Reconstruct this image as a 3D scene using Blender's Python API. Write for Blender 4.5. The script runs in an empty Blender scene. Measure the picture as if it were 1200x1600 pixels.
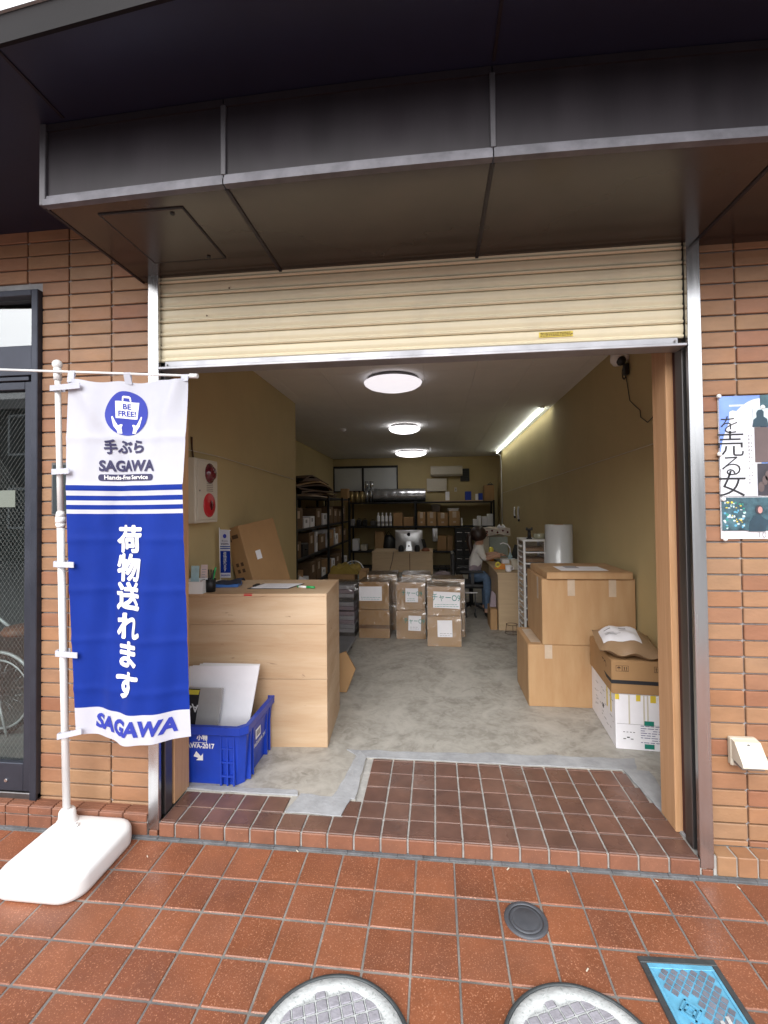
import bpy, bmesh, math, random
from mathutils import Vector, Matrix
R = math.radians
PI = math.pi
random.seed(7)
S = bpy.context.scene
COL = S.collection

# ------------------------------------------------------------------ camera, sky, sun, exposure
YAW, PITCH, ROLL = R(6.317), R(1.147), R(-0.603)
CAM = Vector((0.0, -2.03, 1.511))
FPX = 723.23                                   # focal length in photo pixels (1200 wide)
c_f = Vector((-math.sin(YAW) * math.cos(PITCH), math.cos(YAW) * math.cos(PITCH), math.sin(PITCH)))
c_r0 = Vector((math.cos(YAW), math.sin(YAW), 0))
c_u0 = c_r0.cross(c_f)
c_r = c_r0 * math.cos(ROLL) + c_u0 * math.sin(ROLL)
c_u = -c_r0 * math.sin(ROLL) + c_u0 * math.cos(ROLL)
cd = bpy.data.cameras.new('camera')
cam = bpy.data.objects.new('camera', cd); COL.objects.link(cam)
cam.matrix_world = Matrix(((c_r.x, c_u.x, -c_f.x, CAM.x), (c_r.y, c_u.y, -c_f.y, CAM.y), (c_r.z, c_u.z, -c_f.z, CAM.z), (0, 0, 0, 1)))
cd.sensor_fit = 'VERTICAL'; cd.sensor_height = 24.0
cd.lens = FPX / 1600 * 24.0
cd.shift_y = (775.59 - 800) / 1600
cd.clip_start = 0.05; cd.clip_end = 600
S.camera = cam

W = bpy.data.worlds.new('World'); S.world = W; W.use_nodes = True
wn = W.node_tree.nodes; wl = W.node_tree.links
bg = wn['Background']
sky = wn.new('ShaderNodeTexSky'); sky.sky_type = 'NISHITA'; sky.sun_disc = False
SUN_EL, SUN_ROT = R(34), R(190)
sky.sun_elevation = SUN_EL; sky.sun_rotation = SUN_ROT
sky.dust_density = 6.0; sky.air_density = 1.0; sky.ozone_density = 1.0
hs = wn.new('ShaderNodeHueSaturation'); hs.inputs['Saturation'].default_value = 0.35
wl.new(sky.outputs[0], hs.inputs['Color'])
ctc = wn.new('ShaderNodeTexCoord'); cno = wn.new('ShaderNodeTexNoise'); cno.inputs['Scale'].default_value = 2.2; cno.inputs['Detail'].default_value = 5
wl.new(ctc.outputs['Generated'], cno.inputs['Vector'])
crp = wn.new('ShaderNodeValToRGB'); crp.color_ramp.elements[0].position = .3; crp.color_ramp.elements[1].position = .75
crp.color_ramp.elements[0].color = (7.6, 7.9, 8.5, 1); crp.color_ramp.elements[1].color = (10.5, 10.6, 10.8, 1); wl.new(cno.outputs[0], crp.inputs[0])
cmx = wn.new('ShaderNodeMix'); cmx.data_type = 'RGBA'; cmx.inputs[0].default_value = .8          # thin cloud deck over most of the sky
wl.new(hs.outputs[0], cmx.inputs[6]); wl.new(crp.outputs[0], cmx.inputs[7]); wl.new(cmx.outputs[2], bg.inputs['Color'])
bg.inputs['Strength'].default_value = 0.10
sd = bpy.data.lights.new('sun', 'SUN'); sd.energy = 1.5; sd.angle = R(60); sd.color = (1.0, 0.985, 0.96)
so = bpy.data.objects.new('sun', sd); COL.objects.link(so)
# the sun stands over the street, behind the photographer
sdir = Vector((math.sin(SUN_ROT) * math.cos(SUN_EL), math.cos(SUN_ROT) * math.cos(SUN_EL), math.sin(SUN_EL)))
so.rotation_euler = sdir.to_track_quat('Z', 'Y').to_euler()
so.location = (0, -6, 8)
S.view_settings.view_transform = 'Standard'; S.view_settings.look = 'None'
S.view_settings.gamma = 1.0; S.view_settings.use_curve_mapping = False
S.view_settings.exposure = 1.32
S.render.engine = 'CYCLES'
S.cycles.use_denoising = True
S.cycles.max_bounces = 8; S.cycles.diffuse_bounces = 5; S.cycles.glossy_bounces = 4
S.cycles.transmission_bounces = 6; S.cycles.transparent_max_bounces = 12
S.cycles.sample_clamp_indirect = 6.0
S.cycles.caustics_reflective = False; S.cycles.caustics_refractive = False

def at(px, py, **k):
    """the point that lies behind a photo pixel on one plane x=, y= or z="""
    d = c_f + c_r * ((px - 600) / FPX) - c_u * ((py - 775.59) / FPX)
    (ax, v), = k.items(); i = 'xyz'.index(ax)
    return CAM + d * ((v - CAM[i]) / d[i])

# ------------------------------------------------------------------ geometry helpers
class B:
    def __init__(s): s.bm = bmesh.new()
    def _join(s, t, mi=0, M=None, smooth=False):
        if M is not None: bmesh.ops.transform(t, matrix=M, verts=t.verts)
        mp = {v: s.bm.verts.new(v.co) for v in t.verts}
        for f in t.faces:
            try:
                g = s.bm.faces.new([mp[v] for v in f.verts]); g.material_index = mi; g.smooth = smooth
            except ValueError: pass
        t.free(); return s
    def box(s, x0, x1, y0, y1, z0, z1, bev=0, mi=0, M=None, seg=1):
        t = bmesh.new(); bmesh.ops.create_cube(t, size=1)
        for v in t.verts:
            v.co = Vector(((x0 + x1) / 2 + v.co.x * (x1 - x0), (y0 + y1) / 2 + v.co.y * (y1 - y0), (z0 + z1) / 2 + v.co.z * (z1 - z0)))
        if bev: bmesh.ops.bevel(t, geom=t.edges[:], offset=bev, segments=seg, profile=0.5, affect='EDGES')
        return s._join(t, mi, M)
    def cyl(s, p0, p1, r0, r1=None, n=16, cap=True, mi=0, smooth=True, M=None):
        p0, p1 = Vector(p0), Vector(p1); r1 = r0 if r1 is None else r1
        q = (p1 - p0).to_track_quat('Z', 'Y'); a = []; b = []
        for k in range(n):
            d = q @ Vector((math.cos(2 * PI * k / n), math.sin(2 * PI * k / n), 0))
            a.append(p0 + d * r0); b.append(p1 + d * r1)
        if M is not None: a = [M @ v for v in a]; b = [M @ v for v in b]
        va = [s.bm.verts.new(v) for v in a]; vb = [s.bm.verts.new(v) for v in b]
        for k in range(n):
            f = s.bm.faces.new((va[k], va[(k + 1) % n], vb[(k + 1) % n], vb[k])); f.smooth = smooth; f.material_index = mi
        if cap:
            f = s.bm.faces.new(va[::-1]); f.material_index = mi
            f = s.bm.faces.new(vb); f.material_index = mi
        return s
    def tube(s, pts, r, n=8, closed=False, mi=0):
        pts = [Vector(p) for p in pts]; rings = []; m = len(pts); up = None
        for i, p in enumerate(pts):
            a = pts[(i - 1) % m] if (closed or i > 0) else p
            b = pts[(i + 1) % m] if (closed or i < m - 1) else p
            d = (b - a).normalized()
            if up is None: up = Vector((0, 0, 1)) if abs(d.z) < .9 else Vector((1, 0, 0))
            e1 = d.cross(up); e1 = e1.normalized() if e1.length > 1e-6 else d.orthogonal().normalized()
            e2 = e1.cross(d); up = e2
            rr = r[i] if isinstance(r, (list, tuple)) else r
            rings.append([s.bm.verts.new(p + (e1 * math.cos(2 * PI * k / n) + e2 * math.sin(2 * PI * k / n)) * rr) for k in range(n)])
        for i in range(m if closed else m - 1):
            A, C = rings[i], rings[(i + 1) % m]
            for k in range(n):
                f = s.bm.faces.new((A[k], A[(k + 1) % n], C[(k + 1) % n], C[k])); f.smooth = True; f.material_index = mi
        if not closed:
            s.bm.faces.new(rings[0][::-1]); s.bm.faces.new(rings[-1])
        return s
    def lathe(s, prof, c=(0, 0, 0), n=24, mi=0, M=None, smooth=True):
        c = Vector(c); rings = []
        for r, z in prof:
            if r < 1e-5: ring = [c + Vector((0, 0, z))]
            else: ring = [c + Vector((r * math.cos(2 * PI * k / n), r * math.sin(2 * PI * k / n), z)) for k in range(n)]
            if M is not None: ring = [M @ v for v in ring]
            rings.append([s.bm.verts.new(v) for v in ring])
        for A, C in zip(rings, rings[1:]):
            for k in range(n):
                a0, a1 = A[k % len(A)], A[(k + 1) % len(A)]; b0, b1 = C[k % len(C)], C[(k + 1) % len(C)]
                vs = []
                for v in (a0, a1, b1, b0):
                    if v not in vs: vs.append(v)
                if len(vs) > 2:
                    f = s.bm.faces.new(vs); f.smooth = smooth; f.material_index = mi
        return s
    def prism(s, poly, o, ax, ay, depth, mi=0):
        """polygon in the plane (o, ax, ay), thickened along ax x ay"""
        o, ax, ay = Vector(o), Vector(ax), Vector(ay); nz = ax.cross(ay).normalized()
        a = [s.bm.verts.new(o + ax * x + ay * y) for x, y in poly]
        b = [s.bm.verts.new(o + ax * x + ay * y + nz * depth) for x, y in poly]
        m = len(a)
        f = s.bm.faces.new(a[::-1]); f.material_index = mi
        f = s.bm.faces.new(b); f.material_index = mi
        for k in range(m):
            f = s.bm.faces.new((a[k], a[(k + 1) % m], b[(k + 1) % m], b[k])); f.material_index = mi
        return s
    def face(s, vs, mi=0, smooth=False):
        f = s.bm.faces.new([s.bm.verts.new(Vector(v)) for v in vs]); f.material_index = mi; f.smooth = smooth; return s
    def grid(s, fn, nu, nv, mi=None, smooth=True, us=None, vs=None):
        us = us or [i / nu for i in range(nu + 1)]; vs = vs or [j / nv for j in range(nv + 1)]
        V = [[s.bm.verts.new(Vector(fn(u, v))) for u in us] for v in vs]
        for j in range(len(vs) - 1):
            for i in range(len(us) - 1):
                f = s.bm.faces.new((V[j + 1][i], V[j + 1][i + 1], V[j][i + 1], V[j][i])); f.smooth = smooth
                if mi: f.material_index = mi((us[i] + us[i + 1]) / 2, (vs[j] + vs[j + 1]) / 2)
        return s
    def mesh(s, name):
        bmesh.ops.recalc_face_normals(s.bm, faces=s.bm.faces[:]) if not getattr(s, 'keep', False) else None
        me = bpy.data.meshes.new(name); s.bm.to_mesh(me); s.bm.free(); return me

def obj(name, b, mats, parent=None, loc=None):
    me = b.mesh(name) if isinstance(b, B) else b
    if isinstance(b, B) or not me.materials:
        for m in (mats if isinstance(mats, (list, tuple)) else [mats]): me.materials.append(m)
    o = bpy.data.objects.new(name, me); COL.objects.link(o)
    if loc: o.location = loc
    if parent: o.parent = parent
    return o
def tag(o, label=None, cat=None, group=None, kind=None):
    if label: o['label'] = label
    if cat: o['category'] = cat
    if group: o['group'] = group
    if kind: o['kind'] = kind
    return o
def thing(name, label, cat, loc=(0, 0, 0), rz=0, group=None):
    o = bpy.data.objects.new(name, None); COL.objects.link(o); o.empty_display_size = .1
    o.location = loc; o.rotation_euler = (0, 0, rz)
    return tag(o, label, cat, group)
def struct(name, b, m, parent=None):
    o = obj(name, b, m, parent)
    if parent is None: o['kind'] = 'structure'
    return o
def dup(root, loc=None, rz=None, label=None):
    r = root.copy(); COL.objects.link(r)
    if loc is not None: r.location = loc
    if rz is not None: r.rotation_euler = (0, 0, rz)
    if label: r['label'] = label
    for ch in list(root.children):
        c = ch.copy(); COL.objects.link(c); c.parent = r
        for g in list(ch.children):
            d = g.copy(); COL.objects.link(d); d.parent = c
    return r
def text_bm(body, size, fn, bold=0.0, align='CENTER', spacing=1.0, line=1.0, maxlen=None, shear=0.0, sx=1.0, fat=0):
    """flat lettering: fn maps (x, y) of the text's own plane to a point of the world"""
    cu = bpy.data.curves.new('t', 'FONT'); cu.body = body; cu.size = size; cu.align_x = align; cu.align_y = 'CENTER'
    cu.offset = bold; cu.space_character = spacing; cu.space_line = line; cu.resolution_u = 3; cu.shear = shear
    ob = bpy.data.objects.new('t', cu); COL.objects.link(ob)
    dg = bpy.context.evaluated_depsgraph_get(); dg.update()
    me = bpy.data.meshes.new_from_object(ob.evaluated_get(dg))
    bpy.data.objects.remove(ob); bpy.data.curves.remove(cu)
    b = B(); b.keep = True; b.bm.from_mesh(me); bpy.data.meshes.remove(me)
    if maxlen:
        for _ in range(4):
            es = [e for e in b.bm.edges if e.calc_length() > maxlen]
            if not es: break
            bmesh.ops.subdivide_edges(b.bm, edges=es, cuts=1)
            bmesh.ops.triangulate(b.bm, faces=[f for f in b.bm.faces if len(f.verts) > 4])
    if fat:
        src_v = [v.co.copy() for v in b.bm.verts]; b.bm.verts.ensure_lookup_table(); b.bm.verts.index_update(); src_f = [[v.index for v in f.verts] for f in b.bm.faces]
        for q in range(10):
            dx_, dy_ = fat * math.cos(2 * PI * q / 10), fat * math.sin(2 * PI * q / 10)
            nv = [b.bm.verts.new((p.x + dx_ / sx, p.y + dy_, .00002 * (q + 1))) for p in src_v]
            for f in src_f:
                try: b.bm.faces.new([nv[i] for i in f])
                except ValueError: pass
    for v in b.bm.verts: h_ = v.co.z; v.co = Vector(fn(v.co.x * sx, v.co.y)); v.co.y -= h_ * 4
    for f in b.bm.faces: f.material_index = 0
    return b
def plane_fn(o, ax, ay):
    o, ax, ay = Vector(o), Vector(ax), Vector(ay)
    return lambda x, y: o + ax * x + ay * y

# ------------------------------------------------------------------ materials
def mat(name, col, rough=.6, metal=0., var=0., scale=8., bump=0., bscale=None, spec=.5, col2=None, detail=4., stretch=None, rnd=None,
        coat=0., speck=None, rvar=0., emit=None, estr=0., dirt=0., dscale=1.6, alpha=None, trans=0., sheen=0.):
    m = bpy.data.materials.new(name); m.use_nodes = True; nt = m.node_tree; N = nt.nodes; L = nt.links; p = N['Principled BSDF']
    p.inputs['Roughness'].default_value = rough; p.inputs['Metallic'].default_value = metal; p.inputs['Specular IOR Level'].default_value = spec
    p.inputs['Coat Weight'].default_value = coat; p.inputs['Coat Roughness'].default_value = .12
    if sheen: p.inputs['Sheen Weight'].default_value = sheen
    if trans: p.inputs['Transmission Weight'].default_value = trans
    if alpha is not None: p.inputs['Alpha'].default_value = alpha
    if emit: p.inputs['Emission Color'].default_value = (*emit, 1); p.inputs['Emission Strength'].default_value = estr
    p.inputs['Base Color'].default_value = (*col, 1)
    vec = None
    if var or bump or speck or rvar:
        tc = N.new('ShaderNodeTexCoord'); mp = N.new('ShaderNodeMapping'); L.new(tc.outputs['Object'], mp.inputs['Vector'])
        if stretch: mp.inputs['Scale'].default_value = stretch
        vec = mp.outputs[0]
        oi = N.new('ShaderNodeObjectInfo')          # moves the pattern so that alike pieces are not copies of each other
        va = N.new('ShaderNodeVectorMath'); va.operation = 'MULTIPLY_ADD'
        cx = N.new('ShaderNodeCombineXYZ')
        for i in range(3): L.new(oi.outputs['Random'], cx.inputs[i])
        L.new(cx.outputs[0], va.inputs[0]); va.inputs[1].default_value = (37, 53, 71); L.new(vec, va.inputs[2]); vec = va.outputs[0]
    src = None
    if rnd:
        oi2 = N.new('ShaderNodeObjectInfo'); cr = N.new('ShaderNodeValToRGB'); L.new(oi2.outputs['Random'], cr.inputs[0])
        els = cr.color_ramp.elements
        while len(els) < len(rnd): els.new(.5)
        for i, c in enumerate(rnd): els[i].position = i / (len(rnd) - 1); els[i].color = (*c, 1)
        src = cr.outputs[0]
    if var:
        no = N.new('ShaderNodeTexNoise'); no.inputs['Scale'].default_value = scale; no.inputs['Detail'].default_value = detail; no.inputs['Roughness'].default_value = .62
        L.new(vec, no.inputs['Vector'])
        rp = N.new('ShaderNodeMapRange'); rp.inputs[1].default_value = .3; rp.inputs[2].default_value = .7
        L.new(no.outputs[0], rp.inputs[0])
        mx = N.new('ShaderNodeMix'); mx.data_type = 'RGBA'; L.new(rp.outputs[0], mx.inputs[0])
        if src is not None:
            mu = N.new('ShaderNodeMix'); mu.data_type = 'RGBA'; mu.blend_type = 'MULTIPLY'; mu.inputs[0].default_value = 1
            L.new(src, mu.inputs[6]); k = 1 - var; mu.inputs[7].default_value = (k, k, k, 1)
            L.new(src, mx.inputs[6]); L.new(mu.outputs[2], mx.inputs[7])
        else:
            mx.inputs[6].default_value = (*col, 1)
            c2 = col2 or tuple(c * (1 - var) for c in col); mx.inputs[7].default_value = (*c2, 1)
        src = mx.outputs[2]
    if speck:
        sc, amt, scol = speck
        n2 = N.new('ShaderNodeTexNoise'); n2.inputs['Scale'].default_value = sc; n2.inputs['Detail'].default_value = 2; L.new(vec, n2.inputs['Vector'])
        r2 = N.new('ShaderNodeMapRange'); r2.inputs[1].default_value = amt; r2.inputs[2].default_value = amt + .06; L.new(n2.outputs[0], r2.inputs[0])
        m2 = N.new('ShaderNodeMix'); m2.data_type = 'RGBA'; L.new(r2.outputs[0], m2.inputs[0])
        if src is None: m2.inputs[6].default_value = (*col, 1)
        else: L.new(src, m2.inputs[6])
        m2.inputs[7].default_value = (*scol, 1); src = m2.outputs[2]
    if dirt:
        ge = N.new('ShaderNodeNewGeometry'); n5 = N.new('ShaderNodeTexNoise'); n5.inputs['Scale'].default_value = dscale; n5.inputs['Detail'].default_value = 7; n5.inputs['Roughness'].default_value = .68; n5.inputs['Distortion'].default_value = .6
        L.new(ge.outputs['Position'], n5.inputs['Vector'])
        r5 = N.new('ShaderNodeMapRange'); r5.inputs[1].default_value = .42; r5.inputs[2].default_value = .68; r5.inputs[4].default_value = dirt; L.new(n5.outputs[0], r5.inputs[0])
        m5 = N.new('ShaderNodeMix'); m5.data_type = 'RGBA'; L.new(r5.outputs[0], m5.inputs[0])
        if src is None: m5.inputs[6].default_value = (*col, 1)
        else: L.new(src, m5.inputs[6])
        m5.inputs[7].default_value = (col[0] * .35 + .015, col[1] * .4 + .015, col[2] * .5 + .015, 1); src = m5.outputs[2]
    if src is not None: L.new(src, p.inputs['Base Color'])
    if rvar:
        n3 = N.new('ShaderNodeTexNoise'); n3.inputs['Scale'].default_value = scale * .7; n3.inputs['Detail'].default_value = 3; L.new(vec, n3.inputs['Vector'])
        r3 = N.new('ShaderNodeMapRange'); r3.inputs[1].default_value = .3; r3.inputs[2].default_value = .7
        r3.inputs[3].default_value = max(.02, rough - rvar); r3.inputs[4].default_value = rough + rvar; L.new(n3.outputs[0], r3.inputs[0]); L.new(r3.outputs[0], p.inputs['Roughness'])
    if bump:
        n4 = N.new('ShaderNodeTexNoise'); n4.inputs['Scale'].default_value = bscale or scale * 3; n4.inputs['Detail'].default_value = 5; L.new(vec, n4.inputs['Vector'])
        bp = N.new('ShaderNodeBump'); bp.inputs['Strength'].default_value = bump; bp.inputs['Distance'].default_value = .01
        L.new(n4.outputs[0], bp.inputs['Height']); L.new(bp.outputs[0], p.inputs['Normal'])
    return m
M = {}
M['brick'] = mat('brick', (.38, .2, .10), .55, dirt=.22, dscale=2.2, var=.2, scale=9, bump=.12, bscale=60, rnd=[(.315, .150, .074), (.355, .185, .095), (.34, .20, .113), (.295, .125, .068), (.36, .21, .112), (.33, .172, .088)], stretch=(1, 1, 2), rvar=.1)
M['grout'] = mat('grout', (.38, .37, .38), .9, var=.35, scale=14, bump=.2, bscale=90)
M['paver'] = mat('paver', (.22, .085, .045), .46, var=.3, scale=6, bump=.1, bscale=120, dirt=.26, dscale=2.6, rnd=[(.262, .090, .043), (.228, .077, .037), (.292, .104, .050), (.245, .083, .039)], speck=(210, .605, (.44, .20, .115)), rvar=.2)
M['fillet'] = mat('mortar_fillet', (.15, .155, .165), .9, var=.5, scale=14, bump=.3, bscale=70)
M['paver_joint'] = mat('paver_joint', (.27, .25, .225), .9, dirt=.6, dscale=3, var=.45, scale=9, bump=.25, bscale=90)
M['step_tile'] = mat('step_tile', (.15, .065, .045), .32, dirt=.45, dscale=3.2, var=.4, scale=7, bump=.06, bscale=80, rnd=[(.195, .100, .072), (.168, .086, .064), (.21, .112, .082)], rvar=.15)
M['step_nose'] = mat('step_nose', (.30, .10, .05), .55, dirt=.35, dscale=4, var=.3, scale=10, bump=.1, bscale=110, rnd=[(.27, .115, .066), (.235, .095, .054), (.29, .13, .075)], speck=(190, .68, (.5, .24, .14)))
M['white_joint'] = mat('white_joint', (.46, .45, .43), .9, var=.35, scale=20)
M['concrete'] = None
M['mortar'] = mat('mortar', (.40, .41, .43), .85, var=.3, scale=10, bump=.25, bscale=45)
M['wall'] = mat('wall_paint', (.51, .405, .205), .8, dirt=.10, dscale=1.1, var=.08, scale=2.2, bump=.03, bscale=120)
M['ceiling'] = mat('ceiling_board', (.84, .835, .82), .85, var=.06, scale=3)
M['canopy'] = mat('canopy_brown', (.024, .019, .024), .42, spec=.25, var=.35, scale=2.6, rvar=.08, bump=.015, bscale=3, stretch=(4, 4, .5))
M['canopy_soffit'] = mat('canopy_soffit_brown', (.060, .045, .040), .2, metal=.25, var=.3, scale=2.2, rvar=.06, bump=.02, bscale=2.2)
M['canopy_trim'] = mat('canopy_trim', (.135, .13, .15), .5, metal=.3, var=.4, scale=14, rvar=.1)
M['steel'] = mat('stainless', (.62, .62, .63), .24, metal=1., var=.12, scale=3, rvar=.06, stretch=(14, 14, .6))
M['steel_dark'] = mat('steel_dark', (.20, .19, .19), .38, metal=.9, var=.2, scale=4, stretch=(10, 10, .6))
M['alu'] = mat('aluminium', (.40, .40, .43), .5, metal=.7, var=.2, scale=10, rvar=.1)
M['shutter'] = mat('shutter_cream', (.74, .65, .46), .42, dirt=.14, dscale=3.5, var=.05, scale=3)
M['dark'] = mat('dark_gap', (.02, .018, .018), .7, var=.3, scale=9)
M['black'] = mat('black_plastic', (.018, .018, .02), .45, var=.3, scale=12)
M['black_metal'] = mat('black_metal', (.02, .02, .021), .5, metal=.3, var=.3, scale=10)
M['post_wood'] = mat('post_wood', (.56, .33, .18), .6, var=.25, scale=5, stretch=(14, 14, .7), col2=(.46, .25, .12), detail=6)
M['white_plastic'] = mat('white_plastic', (.80, .80, .80), .4, var=.05, scale=4)
M['cream_plastic'] = mat('cream_plastic', (.62, .57, .47), .45, var=.08, scale=6)
M['frame_blue'] = mat('door_frame', (.05, .055, .075), .4, metal=.5, var=.25, scale=7, rvar=.1)
M['red'] = mat('red_plastic', (.52, .02, .03), .35, var=.1, scale=8)
M['dark_red'] = mat('dark_red_lens', (.13, .008, .02), .2, var=.2, scale=8, coat=.6)
M['blue'] = mat('crate_blue', (.012, .05, .42), .42, var=.2, scale=10, rvar=.1, bump=.03)
M['blue_print'] = mat('blue_print', (.02, .035, .33), .7, var=.08, scale=20)
M['navy_print'] = mat('navy_print', (.03, .028, .085), .7, var=.1, scale=30)
M['white_print'] = mat('white_print', (.78, .78, .78), .7, var=.05, scale=30)
M['black_print'] = mat('black_print', (.02, .02, .025), .7, var=.2, scale=30)
M['grey_print'] = mat('grey_print', (.35, .34, .36), .8, var=.2, scale=30)
M['brown_print'] = mat('brown_print', (.10, .05, .025), .8, var=.3, scale=40)
M['green_ink'] = mat('green_ink', (.05, .30, .25), .8, var=.3, scale=60)
M['flag_white'] = mat('flag_white', (.60, .615, .70), .65, var=.05, scale=14, sheen=.2)
M['flag_blue'] = mat('flag_blue', (.003, .030, .30), .7, var=.12, scale=10, sheen=.05, spec=.25)
M['carton'] = mat('carton', (.42, .25, .115), .75, var=.16, scale=5, bump=.15, bscale=8, stretch=(1, 1, .5), rnd=[(.42, .25, .115), (.39, .225, .10), (.45, .275, .13)])
M['carton_shaded'] = mat('carton_shaded', (.17, .10, .05), .8, var=.3, scale=6)  # carton colour darkened to paint in the shade of the left rack
M['wire'] = mat('wire', (.20, .21, .20), .5, metal=.3)
M['carton_light'] = mat('carton_light', (.45, .285, .145), .75, col2=(.38, .215, .10), var=.2, scale=4, bump=.22, bscale=5, stretch=(3, 3, .6))
M['tape'] = mat('packing_tape', (.56, .44, .33), .28, var=.2, scale=12, coat=.4)
M['tape_brown'] = mat('tape_brown', (.19, .10, .05), .3, var=.2, scale=12)
M['paper'] = mat('paper', (.82, .81, .85), .8, var=.06, scale=12)
M['plastic_wrap'] = None
M['plywood'] = None
M['skin'] = mat('skin', (.52, .30, .21), .5, var=.12, scale=20)
M['hair'] = mat('hair_brown', (.035, .018, .012), .45, var=.4, scale=30, stretch=(4, 4, 1))
M['shirt'] = mat('white_shirt', (.66, .64, .60), .85, var=.1, scale=18, bump=.1, bscale=30)
M['jeans'] = mat('jeans_blue', (.10, .16, .26), .85, var=.35, scale=22, bump=.1, bscale=90)
M['lavender'] = mat('lavender_cloth', (.30, .24, .27), .85, var=.2, scale=20)
M['green_marker'] = mat('green_plastic', (.02, .33, .09), .4, var=.1, scale=12)
M['orange'] = mat('orange_plastic', (.70, .25, .03), .4, var=.2, scale=12)
M['yellow'] = mat('yellow_plastic', (.72, .62, .08), .4, var=.1, scale=12)
M['yellow_tag'] = mat('yellow_sticker', (.72, .55, .06), .5, var=.15, scale=30)
M['leaf_card'] = mat('card_blue', (.42, .60, .66), .6, var=.25, scale=25)
M['pink_card'] = mat('card_pink', (.70, .55, .53), .6, var=.25, scale=25)
M['silver'] = mat('silver_film', (.55, .56, .57), .25, metal=.85, var=.2, scale=18, bump=.25, bscale=24)
M['gold'] = mat('gold_tube', (.48, .36, .16), .35, metal=.5, var=.2, scale=10)
M['frost'] = mat('frosted_pane', (.55, .57, .56), .5, var=.06, scale=3)
M['mac'] = mat('brushed_aluminium', (.62, .63, .64), .33, metal=.8, var=.05, scale=6)
M['desk'] = mat('desk_beech', (.54, .39, .235), .55, var=.14, scale=4, stretch=(1, 1, 10), rvar=.06)
M['mailer'] = mat('poly_mailer', (.33, .215, .125), .4, var=.15, scale=9, bump=.35, bscale=14, coat=.15)
M['clear'] = None
M['cloth_pale'] = mat('pale_cloth', (.62, .55, .50), .85, var=.25, scale=22, bump=.2, bscale=22)
M['yellow_brown'] = mat('ochre_paper', (.34, .24, .045), .8, var=.25, scale=10)
M['navy'] = mat('navy_cloth', (.03, .035, .06), .85, var=.3, scale=9)
M['manhole'] = mat('manhole_concrete', (.50, .52, .52), .85, var=.25, scale=26, bump=.3, bscale=80, speck=(140, .62, (.30, .33, .32)))
M['manhole_cell'] = mat('manhole_cell', (.33, .32, .36), .85, var=.3, scale=24, bump=.3, bscale=80)
M['manhole_rim'] = mat('manhole_rim', (.075, .085, .09), .6, metal=.4, var=.3, scale=20)
M['cap_grey'] = mat('cap_grey', (.095, .10, .115), .55, metal=.3, var=.25, scale=16, rvar=.1)
M['cover_blue'] = mat('cover_blue', (.13, .42, .62), .55, var=.3, scale=16, bump=.1, bscale=50)
M['cover_worn'] = mat('cover_worn', (.25, .27, .33), .6, metal=.3, var=.4, scale=20)
M['cream_wall'] = mat('cream_render', (.66, .60, .48), .8, var=.1, scale=3)
M['white_trim'] = mat('pale_metal_trim', (.62, .66, .68), .4, metal=.3, var=.1, scale=6)
M['road'] = mat('asphalt', (.20, .20, .20), .9, var=.3, scale=6, bump=.3, bscale=140)
M['far_wall'] = mat('far_wall', (.42, .40, .37), .85, var=.2, scale=.8)
M['house_wall'] = mat('house_wall', (.10, .11, .11), .85, var=.3, scale=.8)
M['far_roof'] = mat('far_roof', (.07, .07, .075), .8, var=.2, scale=1.5)
M['far_glass'] = mat('far_glass', (.05, .06, .065), .1, var=.2, scale=1)
M['hall_wall'] = mat('hall_wall', (.30, .31, .30), .8, var=.2, scale=3)
M['bike_silver'] = mat('bike_silver', (.68, .68, .68), .35, metal=.2, var=.05)
M['chrome'] = mat('chrome', (.6, .6, .62), .2, metal=1., var=.05, scale=9)
M['rubber'] = mat('rubber', (.02, .02, .02), .7, var=.2, scale=20)
M['leather'] = mat('brown_leather', (.27, .09, .04), .5, var=.3, scale=14)
M['white_cord'] = mat('white_cord', (.62, .57, .45), .7, var=.1, scale=20)
M['lamp'] = mat('lamp_diffuser', (.7, .7, .72), .4, emit=(1, .97, .98), estr=1.9, var=.03, scale=5)
M['lamp_dim'] = mat('lamp_diffuser_dim', (.7, .68, .72), .4, emit=(1, .95, 1.0), estr=.36, var=.10, scale=6)
M['led'] = mat('led_tube', (.8, .85, .8), .4, emit=(.96, 1, .88), estr=4.2, var=.02, scale=5)
M['poster_blue'] = mat('poster_blue', (.14, .24, .72), .55, var=.2, scale=6, col2=(.26, .42, .85))
M['poster_dark'] = mat('poster_dark', (.05, .045, .06), .5, var=.5, scale=16)
M['poster_brown'] = mat('poster_brown', (.14, .10, .10), .5, var=.4, scale=9)
M['poster_teal'] = mat('poster_teal', (.07, .16, .20), .5, var=.5, scale=26, col2=(.012, .03, .045))
M['poster_grey'] = mat('poster_grey', (.62, .64, .72), .55, var=.3, scale=7, col2=(.78, .78, .80))
M['poster_light'] = mat('poster_light', (.62, .74, .78), .5, var=.3, scale=24)
M['suit'] = mat('poster_suit', (.025, .06, .09), .5, var=.3, scale=24)
M['skin_print'] = mat('poster_face', (.55, .28, .26), .5, var=.2, scale=24)

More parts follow.
